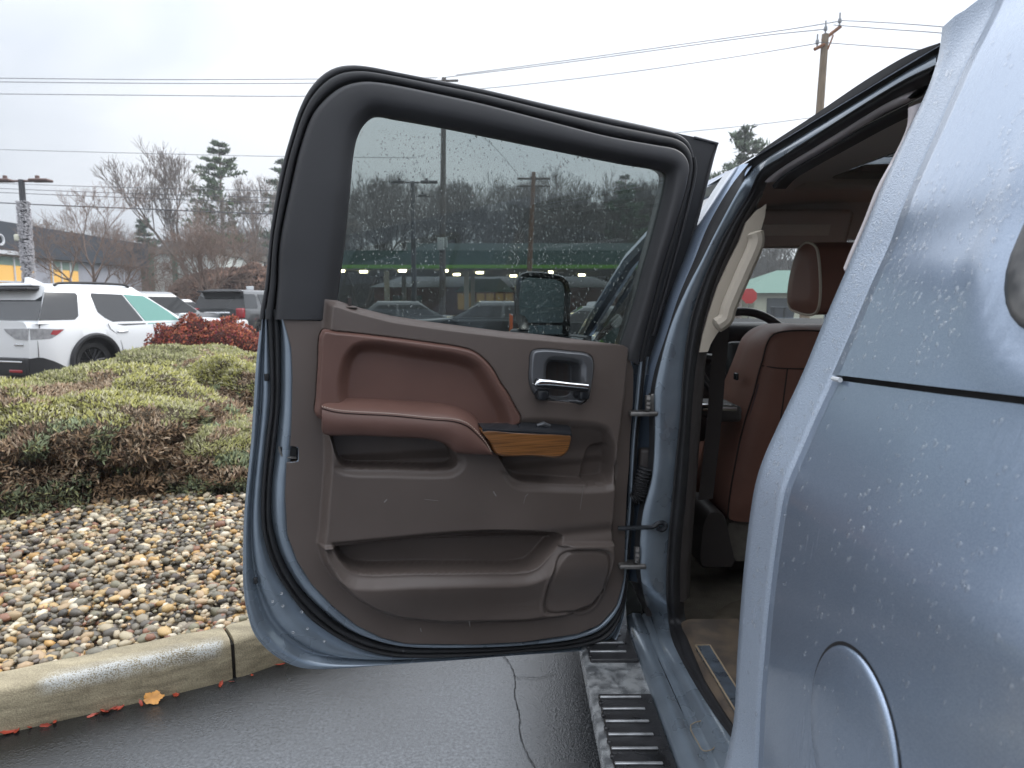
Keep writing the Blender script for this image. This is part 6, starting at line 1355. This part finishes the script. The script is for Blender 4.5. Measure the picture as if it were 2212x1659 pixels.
lipb = MB().loft([edge_in2, edge_in, rA_ + np.array([.006, .006, 0]), rA_ + np.array([-.001, -.004, 0]), between(rA_, rB_, .30, (-.004, 0, 0)), between(rA_, rB_, .42, (-.001, 0, 0)), between(rA_, rB_, .9, (-.002, 0, 0)), rB_, rB_ + np.array([.005, -.002, 0])])
lipb.obj('quarter_pillar', PAINT_BEAD_LIT, TR, angle=0)
ZG = 1.283
def flank_rows(z_lo, z_hi, nz_, off, yr, slope=0.0):
    rows = []
    for y in yr:
        zz = np.linspace(z_lo + slope * (YB - y), z_hi + (slope * (YB - y) if z_hi < 1.5 else 0), nz_)
        rows.append([(flank_x(z, y) + off, y, z) for z in zz])
    return rows
yr = list(np.linspace(YB - .003, .2, 34)) + [.05, -.1, -.4, -.8, -1.2, -1.6, -1.9]
LOFF = .0012
low = flank_rows(.50, ZG - .004, 60, LOFF, yr, .05); upp = flank_rows(ZG + .003, 1.78, 48, -.004, yr, .05)
lo_m = MB().loft([[(p[0] + .004, p[1] + .0005, p[2]) for p in low[0]]] + low); lo_m.obj('quarter_panel', PAINT_WET, TR, angle=0)
up_m = MB().loft([[(p[0] + .02, p[1] + .0, p[2]) for p in upp[0]]] + upp); up_m.add([r[0] for r in upp] + [(r[0][0] + .03, r[0][1], r[0][2] - .001) for r in upp], [(i, i + 1, len(upp) + i + 1, len(upp) + i) for i in range(len(upp) - 1)])
up_m.obj('upper_panel', PAINT_WET, TR, angle=0)
gp = [(flank_x(ZG, y) + .011, y, ZG + .05 * (YB - y)) for y in yr]
MB().loft([[(x, y, z - .012) for x, y, z in gp], [(x, y, z + .012) for x, y, z in gp]]).obj('panel_gap', RUBBER, TR)
q0 = at_y(1800, 818, .925); MB().tube([q0, at_y(1815, 821, .90)], .0032, 8).obj('gap_clip', M('clear_wet_clip', (.7, .72, .74), .1), TR)
# roof edge bead over the flank and rear body
def zr(x): return 1.753 + .125 * (1 - ((1.35 - min(max(x, .62), 2.08)) / .73) ** 2) ** .8 if abs(1.35 - x) < .73 else 1.753
# roof skin
rx = np.concatenate([[.618, .622, .632, .65, .68], np.linspace(.74, 1.96, 24), [2.02, 2.05, 2.068, 2.078, 2.082]])
rx = np.concatenate([np.linspace(.72, 1.98, 26)])
def roof_row(y):
    e = [(.640, 1.779), (.648, 1.792), (.662, 1.803), (.69, 1.813)] if y < .97 else [(.619, 1.750), (.628, 1.758), (.648, 1.768), (.69, 1.782)]
    zc_ = 1.815 if y < .97 else 1.79
    pts = e + [(x, zc_ + .07 * (1 - ((x - 1.35) / .64) ** 2)) for x in rx] + [(2.70 - x, z) for x, z in e[::-1]]
    return [(x, y, z - (0 if y < 2.5 else .07 * ((y - 2.5) / .5) ** 2)) for x, z in pts]
yroof = [-1.9, -.5, .3, .7, .94, 1.03, 1.3, 1.6, 1.88, 2.2, 2.5, 2.8, 3.0]
MB().loft([roof_row(y) for y in yroof]).obj('roof', PAINT_WET, TR, angle=0)
jr = [(.6205, y, 1.747) for y in (1.04, 1.3, 1.6, 1.85)]
# cantrail bead joining flank top to roof
can = [[(flank_x(1.72, y) - .004 if y < .94 else .615, y, 1.715) for y in yr], [(.612 + .004, y, 1.735) for y in yr], [(.62, y, 1.752) for y in yr]]

# ---- front body ahead of the door
def bx_(z): return np.interp(z, [.3, .45, .7, .9, 1.1, 1.18], [.35, .335, .318, .318, .33, .345])
zf = np.linspace(.36, 1.17, 24)
def fy(y, z): return bx_(z) + .05 * max(0, (y - 4.6) / .7) ** 2
WY = 4.35
rows = []
for y in [1.98, 2.02, 2.2, 2.5, 2.9, 3.2, 3.5, 3.75, 3.86, 3.92, 4.0, 4.1, 4.2, 4.3, 4.4, 4.5, 4.6, 4.7, 4.78, 4.84, 4.95, 5.2]:
    zb_ = .36
    if abs(y - WY) < .48: zb_ = max(.36, .42 + math.sqrt(.48 ** 2 - (y - WY) ** 2))
    zt_ = 1.17 - .05 * max(0, (y - 3.6) / 1.6); zz = np.linspace(zb_, zt_, 24); rows.append([(fy(y, z) , y, z) for z in zz])
fb_ = MB().loft(rows); fb_.loft([[(2.70 - x, y, z) for x, y, z in r] for r in rows], flip=True)
fb_.obj('front_body', PAINT, TR, angle=40)
hr = []
for y in (3.55, 3.8, 4.2, 4.7, 5.0, 5.2, 5.26):
    zt_ = 1.17 - .05 * max(0, (y - 3.6) / 1.6); d = -.25 * max(0, (y - 5.0) / .26) ** 2
    hr.append([(x, y, zt_ + (.10 * math.sin(math.pi * min(max((x - .36) / 1.98, 0), 1)) ** .6) + d) for x in np.linspace(.36, 2.34, 26)])
MB().loft(hr).obj('hood', PAINT_WET, TR, angle=40)
MB().rbox((1.35, 5.26, .82), (1.86, .10, .62), .05).obj('grille', CHROME, TR); MB().rbox((1.35, 5.30, .48), (2.0, .18, .26), .06).obj('front_bumper', CHROME, TR)
for s in (.50, 2.20): MB().rbox((s, 5.27, .98), (.34, .1, .26), .03).obj('headlight', CLEARL, TR)
# front door glass and upper frame, left and right
def cab_side(name, y0, y1, yt0, yt1, mat, mirror):
    a = [(.36, y0, 1.18), (.36, y1, 1.18), (.585, yt1, 1.69), (.585, yt0, 1.69)]
    if mirror: a = [(2.70 - x, y, z) for x, y, z in a]
    e = .004 * (1 if mirror else -1); MB().prism([(x + e, y, z) for x, y, z in a], [(x - e, y, z) for x, y, z in a]).obj(name, mat, TR, smooth=False)
cab_side('front_door_glass', 2.05, 3.25, 2.02, 2.72, GLASS_DOOR, False)
for mir in (True,):
    cab_side('side_window', 2.05, 3.25, 2.0, 2.72, GLASS_CLEAR, mir); cab_side('side_window', 1.05, 1.95, 1.05, 1.95, GLASS_CLEAR, mir)
fr_ = MB()
def fx(x, mir): return 2.70 - x if mir else x
for mir in (False, True):
    fr_.tube([(fx(.352, mir), 3.62, 1.19), (fx(.40, mir), 3.40, 1.32), (fx(.50, mir), 3.02, 1.56), (fx(.60, mir), 2.72, 1.70), (fx(.645, mir), 2.4, 1.745), (fx(.665, mir), 2.15, 1.745)], .034, 8)
    if mir: fr_.tube([(fx(.350, mir), 1.97, 1.18), (fx(.60, mir), 2.0, 1.72)], .032, 8)
fr_.tube([(2.08, y, 1.74) for y in (-1.9, 0, 1.0, 2.0)], .035, 8); fr_.obj('cab_frame', PAINT_WET, TR)
pe = np.array(cat_rom([at_y(x, y, 1.915) for x, y in [(1612, 352)] + pil0[:7]], 6))
MB().loft([pe + np.array([.02, .0, 0]), pe + np.array([-.004, .012, 0]), pe + np.array([-.010, .06, 0]), pe + np.array([-.010, .16, 0]), pe + np.array([.01, .17, 0])]).obj('front_door_frame', PAINT_WET, TR, angle=0)
dc = MB(); dc.tube(wp([(1612, 366), (1577, 424), (1510, 531), (1455, 662), (1440, 720), (1410, 810)], 1.965), .016, 6); dc.obj('front_door_edge', RUBBER, TR)
# right flank (unseen side) so the cab is closed, and the back
zz = np.linspace(.42, 1.18, 16)
MB().loft([[(2.70 - float(np.interp(z, zs, xB)) if y < 1.0 else 2.70 - bx_(z), y, z) for z in zz] for y in (-1.9, -.5, .5, .99, 1.0, 1.5, 1.98)], flip=True).obj('right_flank', PAINT, TR, angle=0)
zz = np.linspace(1.18, 1.72, 12)
MB().loft([[(2.70 - float(np.interp(z, zs, xB)), y, z) for z in zz] for y in (-1.9, -1.7)], flip=True).loft([[(2.70 - float(np.interp(z, zs, xB)), y, z) for z in zz] for y in (.78, 1.03)], flip=True).obj('right_upper_panel', PAINT, TR, angle=0)
MB().loft([[(2.695 - float(np.interp(z, zs, xB)), y, z) for z in zz] for y in (-1.7, .78)], flip=True).obj('side_window', GLASS_CLEAR, TR, angle=0)  # unseen panel opened with clear glass to let more light into the cabin
MB().bbox((.62, -1.905, 1.17), (2.08, -1.895, 1.74)).obj('rear_window', GLASS_CLEAR, TR, smooth=False)  # glass added out of view to brighten the cabin from behind
MB().bbox((.5, -1.92, .45), (2.2, -1.88, 1.17)).obj('tailgate', PAINT, TR, smooth=False)
MB().rbox((1.35, -1.98, .55), (1.9, .16, .24), .04).obj('rear_bumper', CHROME, TR)
# windscreen
ws = [(.42, 3.52, 1.22), (2.28, 3.52, 1.22), (2.06, 2.84, 1.755), (.64, 2.84, 1.755)]
wsr = []
for t in np.linspace(0, 1, 8):
    l_, r_ = lerp(np.array(ws[0]), np.array(ws[3]), t), lerp(np.array(ws[1]), np.array(ws[2]), t)
    wsr.append([lerp(l_, r_, s) + np.array([0, .13 * math.sin(math.pi * s), .05 * math.sin(math.pi * s) * t]) for s in np.linspace(0, 1, 14)])
MB().loft(wsr).obj('windscreen', GLASS_CLEAR, TR, angle=0)
# tow mirror seen through the door glass
mo = [(1128, 592), (1150, 588), (1200, 594), (1218, 600), (1229, 615), (1230, 680), (1227, 722), (1140, 722), (1126, 712), (1117, 690), (1113, 640), (1118, 604)]
mY = 3.3
mf = [at_y(x, y, mY) for x, y in cat_rom([np.array(p) for p in mo], 3, True)]; mc = np.mean(mf, 0)
MB().loft([mf, [p + (p - mc) * .04 + np.array([0, .03, 0]) for p in mf], [p + (p - mc) * .0 + np.array([0, .12, 0]) for p in mf], [mc + (p - mc) * .6 + np.array([0, .17, 0]) for p in mf]], close_u=True).obj('tow_mirror', GLOSSBLACK, TR, angle=50)
mg = [at_y(x, y, mY - .004) for x, y in [(1128, 606), (1142, 599), (1200, 604), (1214, 610), (1219, 625), (1218, 690), (1215, 697), (1142, 697), (1139, 690), (1134, 683), (1122, 678), (1122, 630)]]
mir_parent = [o for o in TR.children if o.name.startswith('tow_mirror')][0]
MGL = M('wet_mirror_glass', (.30, .36, .36), .22, metal=.85, bump=.15, bs=60, stretch=(1, 1, .2))
MB().prism(mg, [p + np.array([0, .006, 0]) for p in mg]).obj('mirror_glass', MGL, mir_parent, smooth=False)
mg = [at_y(x, y, mY - .004) for x, y in [(1143, 703), (1215, 703), (1214, 722), (1142, 722)]]
MB().prism(mg, [p + np.array([0, .006, 0]) for p in mg]).obj('mirror_glass', MGL, mir_parent, smooth=False)
MB().tube([at_y(1180, 735, mY + .05), at_y(1260, 745, 3.25)], .03, 8).obj('mirror_arm', GLOSSBLACK, TR)
MB().rbox((.10, mY + .06, 1.20), (.24, .12, .12), .03).obj('mirror_foot', GLOSSBLACK, TR)
MB().tube([(.16, mY + .05, 1.22), (.37, mY + .02, 1.20)], .028, 8).obj('mirror_arm', GLOSSBLACK, TR)

# fuel door
fc_y, fc_z, fr2 = .672, .938, .093
def on_flank(y, z, off): return (flank_x(z, y) + LOFF + off, y, z)
N_ = 64
ringp = lambda r, off: [on_flank(fc_y + r * math.cos(2 * math.pi * k / N_), fc_z + r * math.sin(2 * math.pi * k / N_), off) for k in range(N_)]
fd = MB().loft([ringp(fr2, .006), ringp(fr2, -.001), ringp(fr2 - .0007, -.0026), ringp(fr2 - .0026, -.0036), ringp(fr2 - .007, -.0044), ringp(fr2 * .7, -.0046), ringp(fr2 * .3, -.0046)], close_u=True); fd.add(ringp(fr2 * .3, -.0046), [tuple(range(N_))]); fd.obj('fuel_door', PAINT_WET, TR, angle=0)
MB().loft([ringp(fr2 + .0005, -.0006), ringp(fr2 + .0042, -.0006)], close_u=True).obj('fuel_door_gap', RUBBER, TR)

# quarter window with rubber surround at the frame edge
def rrect(y0, y1, z0, z1, r, n=8):
    P = []
    for cy, cz, a0 in ((y1 - r, z1 - r, 0), (y0 + r, z1 - r, 90), (y0 + r, z0 + r, 180), (y1 - r, z0 + r, 270)):
        for k in range(n + 1): a = math.radians(a0 + 90 * k / n); P.append((cy + r * math.cos(a), cz + r * math.sin(a)))
    return P
qy1, qz0 = .660, 1.366
def qrow(g, off, r): return [(flank_x(z, y) - .004 + off, y, z) for y, z in rrect(-.55 - g, qy1 + g, qz0 - g, 1.69 + g * .4, r)]
MB().loft([qrow(.0135, .004, .09), qrow(.012, -.002, .088), qrow(.004, -.005, .08), qrow(-.010, -.005, .07), qrow(-.018, -.003, .06), qrow(-.02, .02, .06)], close_u=True).obj('quarter_window_rubber', M('grimy_window_rubber', (.05, .05, .052), .4, col2=(.15, .145, .14), vs_=22, rvar=.15), TR, angle=0)
MB().add(qrow(-.019, -.0005, .06), [tuple(range(36))]).obj('quarter_window_glass', GLASS_DARK, TR, smooth=False)
MB().tube(qrow(-.024, -.003, .056), .004, 6, closed=True).obj('window_bead', GLOSSBLACK, TR)

# wheels
for wx in (.46, 2.24):
    for wy in (4.35, -.55):
        sgn = -1 if wx < 1.35 else 1
        prof_ = [(wx - sgn * .14, .24), (wx - sgn * .14, .36), (wx - sgn * .10, .40), (wx + sgn * .09, .40), (wx + sgn * .13, .36), (wx + sgn * .12, .27)]
        wh = MB().loft([[(x, wy + r * math.cos(2 * math.pi * k / 36), .40 + r * math.sin(2 * math.pi * k / 36)) for k in range(36)] for x, r in prof_], close_u=True).obj('wheel', TYRE, TR)
        rm = MB().loft([[(x, wy + r * math.cos(2 * math.pi * k / 36), .40 + r * math.sin(2 * math.pi * k / 36)) for k in range(36)] for x, r in ((wx + sgn * .11, .27), (wx + sgn * .06, .24), (wx + sgn * .05, .04))], close_u=True)
        for k in range(6):
            a = 2 * math.pi * k / 6; rm.tube([(wx + sgn * .08, wy + .04 * math.cos(a), .4 + .04 * math.sin(a)), (wx + sgn * .10, wy + .25 * math.cos(a), .4 + .25 * math.sin(a))], .026, 6)
        rm.obj('rim', RIMS, wh)
MB().bbox((.50, -1.8, .28), (2.2, 5.1, .40)).obj('chassis', LINER, TR, smooth=False)

# ---- interior
hx_ = np.linspace(.66, 2.04, 20)
MB().loft([[(x, y, 1.79 + .07 * (1 - ((x - 1.35) / .69) ** 2) - .05 - .03 * (abs(x - 1.35) > .64) + (-.06 * max(0, (y - 2.6) / .3))) for x in hx_] for y in (.2, .6, 1.0, 1.5, 2.0, 2.4, 2.7, 2.86)], flip=True).obj('headliner', HEADLINER, TR, angle=0)
MB().loft([[(x, .2, z) for x in (.5, 2.2)] for z in (.42, 1.12)]).obj('cab_back_wall', DARKPLASTIC, TR)  # kept low so light from the added rear glass gets in
sr = [at_y(x, y, 2.25) for x, y in [(1768, 438), (1800, 424), (1845, 411), (1930, 408), (1930, 443), (1880, 445)]]
zz = 1.80
MB().rbox((1.42, 2.15, 1.806), (.72, .62, .02), .008).obj('sunroof', GLASS_DARK, TR)
MB().rbox((1.42, 2.52, 1.79), (.86, .10, .03), .01).obj('sunroof_trim', BEIGE, TR)
vz = at_y(1735, 497, 2.84)
MB().rbox((vz[0] - .02, 2.80, vz[2]), (.36, .02, .15), .02, R=Euler((math.radians(25), 0, 0)).to_matrix()).obj('sun_visor', HEADLINER, TR)
MB().rbox((vz[0] - .05, 2.785, vz[2] - .005), (.26, .004, .045), .002, R=Euler((math.radians(25), 0, 0)).to_matrix()).obj('visor_label', M('visor_label', (.75, .75, .68), .6), TR)
MB().rbox((1.35, 2.86, 1.715), (1.5, .10, .17), .03).obj('windscreen_header', HEADLINER, TR)
# dashboard, wheel
DASH = M('dark_dashboard', (.028, .028, .031), .45, bump=.2, bs=400)
MB().loft([[(x, y, z) for x in np.linspace(.42, 2.28, 16)] for y, z in ((3.05, .55), (3.0, .85), (2.98, 1.10), (3.0, 1.24), (3.10, 1.315), (3.5, 1.25))]).obj('dashboard', DASH, TR, angle=40)
MB().rbox((.97, 3.06, 1.25), (.42, .16, .10), .04).obj('instrument_hood', DASH, TR)
WC = Vector(at_y(1612, 773, 2.72)); WR = .190
Rw = Euler((math.radians(-22), 0, 0)).to_matrix()
ringw = [WC + Rw @ Vector((WR * math.cos(a), 0, WR * math.sin(a))) for a in np.linspace(0, 2 * math.pi, 49)[:-1]]
SWH = MB().tube(ringw, .0165, 10, closed=True).obj('steering_wheel', DASH, TR)
MB().tube([WC + Rw @ Vector(((WR + .004) * math.cos(a), -.012, (WR + .004) * math.sin(a))) for a in np.linspace(0, 2 * math.pi, 49)[:-1]], .0035, 6, closed=True).obj('wheel_bead', SATIN, SWH)
hub = MB(); hub.rbox(WC + Rw @ Vector((0, .0, -.01)), (.17, .06, .15), .03, R=Rw)
for s in (-1, 1): hub.tube([WC + Rw @ Vector((s * .07, 0, -.01)), WC + Rw @ Vector((s * .18, .0, .0))], .02, 8)
hub.tube([WC + Rw @ Vector((0, 0, -.06)), WC + Rw @ Vector((0, 0, -.18))], .018, 8); hub.obj('wheel_hub', DASH, SWH)
em = MB(); ec = Vector(at_y(1602, 763, 2.655))
em.rbox(ec, (.040, .004, .012), .001, R=Rw); em.rbox(ec, (.014, .005, .020), .001, R=Rw); em.obj('gold_emblem', M('gold', (.75, .48, .12), .2, metal=1), SWH)
MB().tube([WC + Vector((.08, .06, -.0)), WC + Vector((.24, .05, .02))], .012, 8).obj('column_stalk', DASH, TR)
# far interior side
MB().loft([[(2.30, y, z) for y in (.3, 1.6, 3.4)] for z in (.42, .9, 1.18)]).obj('right_door_trim', PANEL, TR)
# front door inner trim seen past the seat
MB().bbox((.40, 2.02, .45), (.44, 3.3, 1.17)).obj('front_door_trim', DARKPLASTIC, TR, smooth=False)
MB().rbox(at_y(1550, 885, 2.30), (.10, .20, .05), .012).obj('inner_door_pull', DARKPLASTIC, TR); MB().tube(wp([(1500, 879), (1590, 882)], 2.2), .011, 10).obj('inner_door_handle', CHROME, TR)
# seat belt
b0 = wp([(1563, 640), (1560, 720), (1552, 800), (1546, 885), (1540, 950), (1525, 1080)], 2.12); MB().loft([[p + np.array([-.024, 0, 0]) for p in b0], [p + np.array([.024, .01, 0]) for p in b0]]).obj('seat_belt', M('brown_belt_webbing', (.045, .036, .034), .8, bump=.3, bs=300), TR)
# front seat
so_ = [(1669, 703), (1640, 714), (1618, 735), (1603, 772), (1581, 826), (1560, 870), (1545, 930), (1532, 970), (1525, 1001), (1520, 1037), (1522, 1070), (1538, 1100), (1566, 1116), (1600, 1126), (1700, 1130), (1850, 1130), (1880, 1000), (1880, 800), (1862, 730), (1820, 706), (1750, 702)]
s0_ = np.array(cat_rom([at_y(x, y, 2.46) for x, y in so_], 5, True))
se = [(1672, 722), (1658, 740), (1648, 775), (1638, 810), (1628, 850), (1612, 900), (1600, 945), (1588, 1005), (1578, 1061), (1573, 1110), (1574, 1122), (1620, 1130), (1700, 1130), (1820, 1128), (1835, 1000), (1838, 820), (1825, 745), (1800, 722), (1740, 714)]
s2_ = np.array(cat_rom([at_y(x, y, 2.30) for x, y in se], 5, True)); nS = 120
def align(P, n):
    P = resample(P, n, True); c = P.mean(0); a = np.arctan2(P[:, 2] - c[2], P[:, 0] - c[0]); k = np.argmax(a); P = np.roll(P, -k, 0)
    return P
sA, sB = align(s0_, nS), align(s2_, nS); cB = sB.mean(0)
seat_rows = [sA + np.array([.02, .14, 0]), sA + np.array([0, .03, 0]), sA, between(sA, sB, .25, (-.012, 0, .004)), between(sA, sB, .6, (-.010, 0, .004)), between(sA, sB, .93, (-.003, 0, .001)), sB, sB + (cB - sB) * .02 + np.array([0, .003, 0]), sB + (cB - sB) * .06 + np.array([0, -.006, 0]), sB + (cB - sB) * .3 + np.array([0, -.018, 0]), sB + (cB - sB) * .7 + np.array([0, -.022, 0])]
SE = MB().loft(seat_rows, close_u=True); SE.add(seat_rows[-1], [tuple(range(nS))]); SE.add(seat_rows[0], [tuple(range(nS))[::-1]]); SEAT = SE.obj('front_seat', SEATLEATHER, TR, angle=0)
MB().tube(sB + np.array([0, .001, 0]), .0028, 6, closed=True).obj('seat_seam', SEAM, SEAT)
MB().tube(cat_rom([at_y(x, y, w) for x, y, w in [(1646, 790, 2.30), (1680, 795, 2.282), (1740, 797, 2.275), (1820, 799, 2.28)]], 5), .0022, 6).obj('seat_seam', SEAM, SEAT)
MB().tube(cat_rom([at_y(x, y, w) for x, y, w in [(1701, 797, 2.278), (1690, 880, 2.272), (1678, 960, 2.272), (1664, 1060, 2.28), (1655, 1128, 2.29)]], 5), .0022, 6).obj('seat_seam', SEAM, SEAT)
MB().tube(cat_rom([at_y(x, y, w) for x, y, w in [(1638, 830, 2.298), (1618, 905, 2.298), (1604, 960, 2.298), (1590, 1040, 2.298), (1582, 1110, 2.298)]], 5), .0022, 6).obj('seat_seam', M('mauve_seam', (.09, .055, .06), .7), SEAT)
MB().rbox(at_y(1590, 813, 2.36), (.010, .03, .024), .004).obj('seat_tag', GLOSSBLACK, SEAT)
hv = [(1519, 1120), (1530, 1104), (1545, 1101), (1560, 1108), (1568, 1125), (1576, 1160), (1584, 1222), (1548, 1226), (1513, 1222), (1512, 1160)]
ht = cat_rom([at_y(x, y, 2.27) for x, y in hv], 4, True); hc_ = np.mean(ht, 0)
MB().loft([[p + np.array([0, .22, 0]) for p in ht], ht, [hc_ + (p - hc_) * .93 + np.array([0, -.012, 0]) for p in ht]], close_u=True).add([hc_ + (p - hc_) * .93 + np.array([0, -.012, 0]) for p in ht], [tuple(range(len(ht)))]).obj('recliner_cover', DARKPLASTIC, SEAT, angle=50)
cp = [at_y(x, y, 2.31) for x, y in [(1574, 1130), (1590, 1128), (1860, 1130), (1860, 1212), (1590, 1212), (1578, 1190), (1572, 1160)]]
MB().prism(cp, [p + np.array([0, .2, 0]) for p in cp]).obj('seat_skirt', M('grubby_seat_carpet', (.15, .135, .115), .95, var=.3, vs_=20, bump=.4, bs=200), SEAT, smooth=False)
MB().rbox((1.0, 2.72, .70), (.56, .52, .22), .07).obj('seat_cushion', SEATLEATHER, SEAT)
MB().bbox((.78, 2.45, .43), (1.2, 2.95, .60)).obj('seat_base', DARKPLASTIC, SEAT, smooth=False)
# headrest with cream piping
hs = [(1744, 524), (1728, 537), (1718, 560), (1709, 595), (1704, 630), (1704, 655), (1710, 668), (1722, 674), (1754, 680)]
hr_ = [(1757, 525), (1764, 535), (1769, 556), (1772, 590), (1773, 625), (1771, 655), (1766, 672), (1757, 679)]
XS = at_y(1770, 600, 2.30)[0]
side = [at_x(x, y, XS) for x, y in hs] ; side_r = [at_x(x, y, XS) for x, y in hr_[::-1]]
loop = np.array(cat_rom(side + side_r[1:-1], 4, True))
HD = MB(); cl = loop.mean(0)
rows_h = [cl + (loop - cl) * .55 + np.array([-.012, 0, 0]), cl + (loop - cl) * .9 + np.array([-.009, 0, 0]), loop, loop + np.array([.06, 0, .001]), loop + np.array([.22, 0, .001]), cl + (loop - cl) * .97 + np.array([.27, 0, 0])]
HD.loft(rows_h, close_u=True); HD.add(rows_h[0], [tuple(range(len(loop)))]); HD.add(rows_h[-1], [tuple(range(len(loop)))]); HR = HD.obj('headrest', SEATLEATHER, SEAT, angle=50)
MB().tube(loop + np.array([-.001, 0, 0]), .0045, 8, closed=True).obj('piping', M('cream_piping', (.55, .47, .38), .55), SEAT)
for dx in (.07, .20): MB().cyl((XS + dx, 2.40, 1.25), (XS + dx, 2.40, 1.40), .007, 8).obj('headrest_post', CHROME, SEAT)
# passenger seat and rear bench, simple but shaped
for x_ in (1.78,):
    MB().rbox((x_, 2.50, 1.0), (.54, .16, .66), .07).obj('passenger_seat', SEATLEATHER, TR); MB().rbox((x_, 2.75, .68), (.54, .52, .22), .07).obj('passenger_cushion', SEATLEATHER, TR); MB().rbox((x_, 2.45, 1.45), (.27, .12, .19), .05).obj('passenger_headrest', SEATLEATHER, TR)
MB().rbox((1.35, .75, .72), (1.5, .46, .2), .06).obj('rear_bench', SEATLEATHER, TR); MB().rbox((1.35, .48, 1.05), (1.5, .16, .62), .06).obj('rear_backrest', SEATLEATHER, TR)

# ---- rain on the flank
def flank_drop(spec):
    def f(i):
        y, z, off, k = spec[i]; x = float(flank_x(z, y)) + off
        x2 = float(flank_x(z + .01, y)); tz = np.array([x2 - float(flank_x(z, y)), 0, .01]); tz /= np.linalg.norm(tz)
        e1 = np.array([0, 1., 0]); nn = np.cross(tz, e1); nn /= np.linalg.norm(nn); nn = nn if nn[0] < 0 else -nn
        return np.array([x, y, z]), e1, -tz, nn, k
    return f
spec = []
for _ in range(26000):
    y = rng.uniform(.42, YB - .006); z = rng.uniform(.72, 1.70)
    d = .5 + noise3(Vector((y * 9, z * 3.2, 1))) + .6 * noise3(Vector((y * 30, z * 5, 7)))
    if z > ZG: d *= 1.15 if not (1.42 < z and y > .80 and noise3(Vector((y * 5, z * 4, 9))) < .25) else .12
    else: d *= .10 + .5 * ss(np.array((z - 1.0) / .28)) * ss(np.array((.85 - y) / .2))
    if abs(z - ZG - .05 * (YB - y)) < .012: continue
    if rng.random() < np.clip(d, .02, 1) * .55:
        if qz0 - .02 < z < 1.70 and y < qy1 + .02: continue
        spec.append((y, z, -.0042 if z > ZG + .05 * (YB - y) else LOFF - .0002, 1.0))
for _ in range(110):
    a = rng.uniform(0, 6.28); r = fr2 * .93 * math.sqrt(rng.random()); spec.append((fc_y + r * math.cos(a), fc_z + r * math.sin(a), LOFF - .0046, .8))
drops(len(spec), flank_drop(spec), .0005, .0034, 'rain_drops', TR, False, sub=2, flat_=.5, tall=(.95, 1.4), mat=DROP)
sp2 = []
for _ in range(2600):
    t = rng.uniform(.10, .98); z = rng.uniform(.62, 1.72); d = .45 + .8 * noise3(Vector((t * 3, z * 6, 4))); d *= .25 + .75 * ss(np.array((z - .85) / .35))
    if rng.random() < np.clip(d, .03, 1) * .8: sp2.append((t, z))
def strip_drop(i):
    t, z = sp2[i]; xa, xb = np.interp(z, zsA, xA), np.interp(z, zs, xB); P = np.array([lerp(xa, xb, t) - .0025, lerp(YA, YB, t), z])
    e1 = np.array([xb - xa, YB - YA, 0]); e1 /= np.linalg.norm(e1); tz = np.array([np.interp(z + .01, zsA, xA) - xa, 0, .01]); tz /= np.linalg.norm(tz); nn = np.cross(e1, tz); nn /= np.linalg.norm(nn); nn = nn if nn[0] < 0 else -nn
    return P, e1, -tz, nn, 1.0
drops(len(sp2), strip_drop, .0005, .0034, 'rain_drops', TR, False, sub=2, flat_=.42, tall=(.9, 1.3), mat=DROP)
# ------------------------------------------------------------------ wet air
hz = MB().bbox((-140, -70, -1.0), (140, 150, 26.0))
m, N, L, out = new_mat('rainy_air'); pv = N.new('ShaderNodeVolumePrincipled'); pv.inputs['Density'].default_value = 0.0016
pv.inputs['Color'].default_value = (0.93, 0.95, 0.97, 1); pv.inputs['Anisotropy'].default_value = 0.3; L.new(pv.outputs[0], out.inputs['Volume'])
hz.obj('haze', m, smooth=False, kind='stuff')
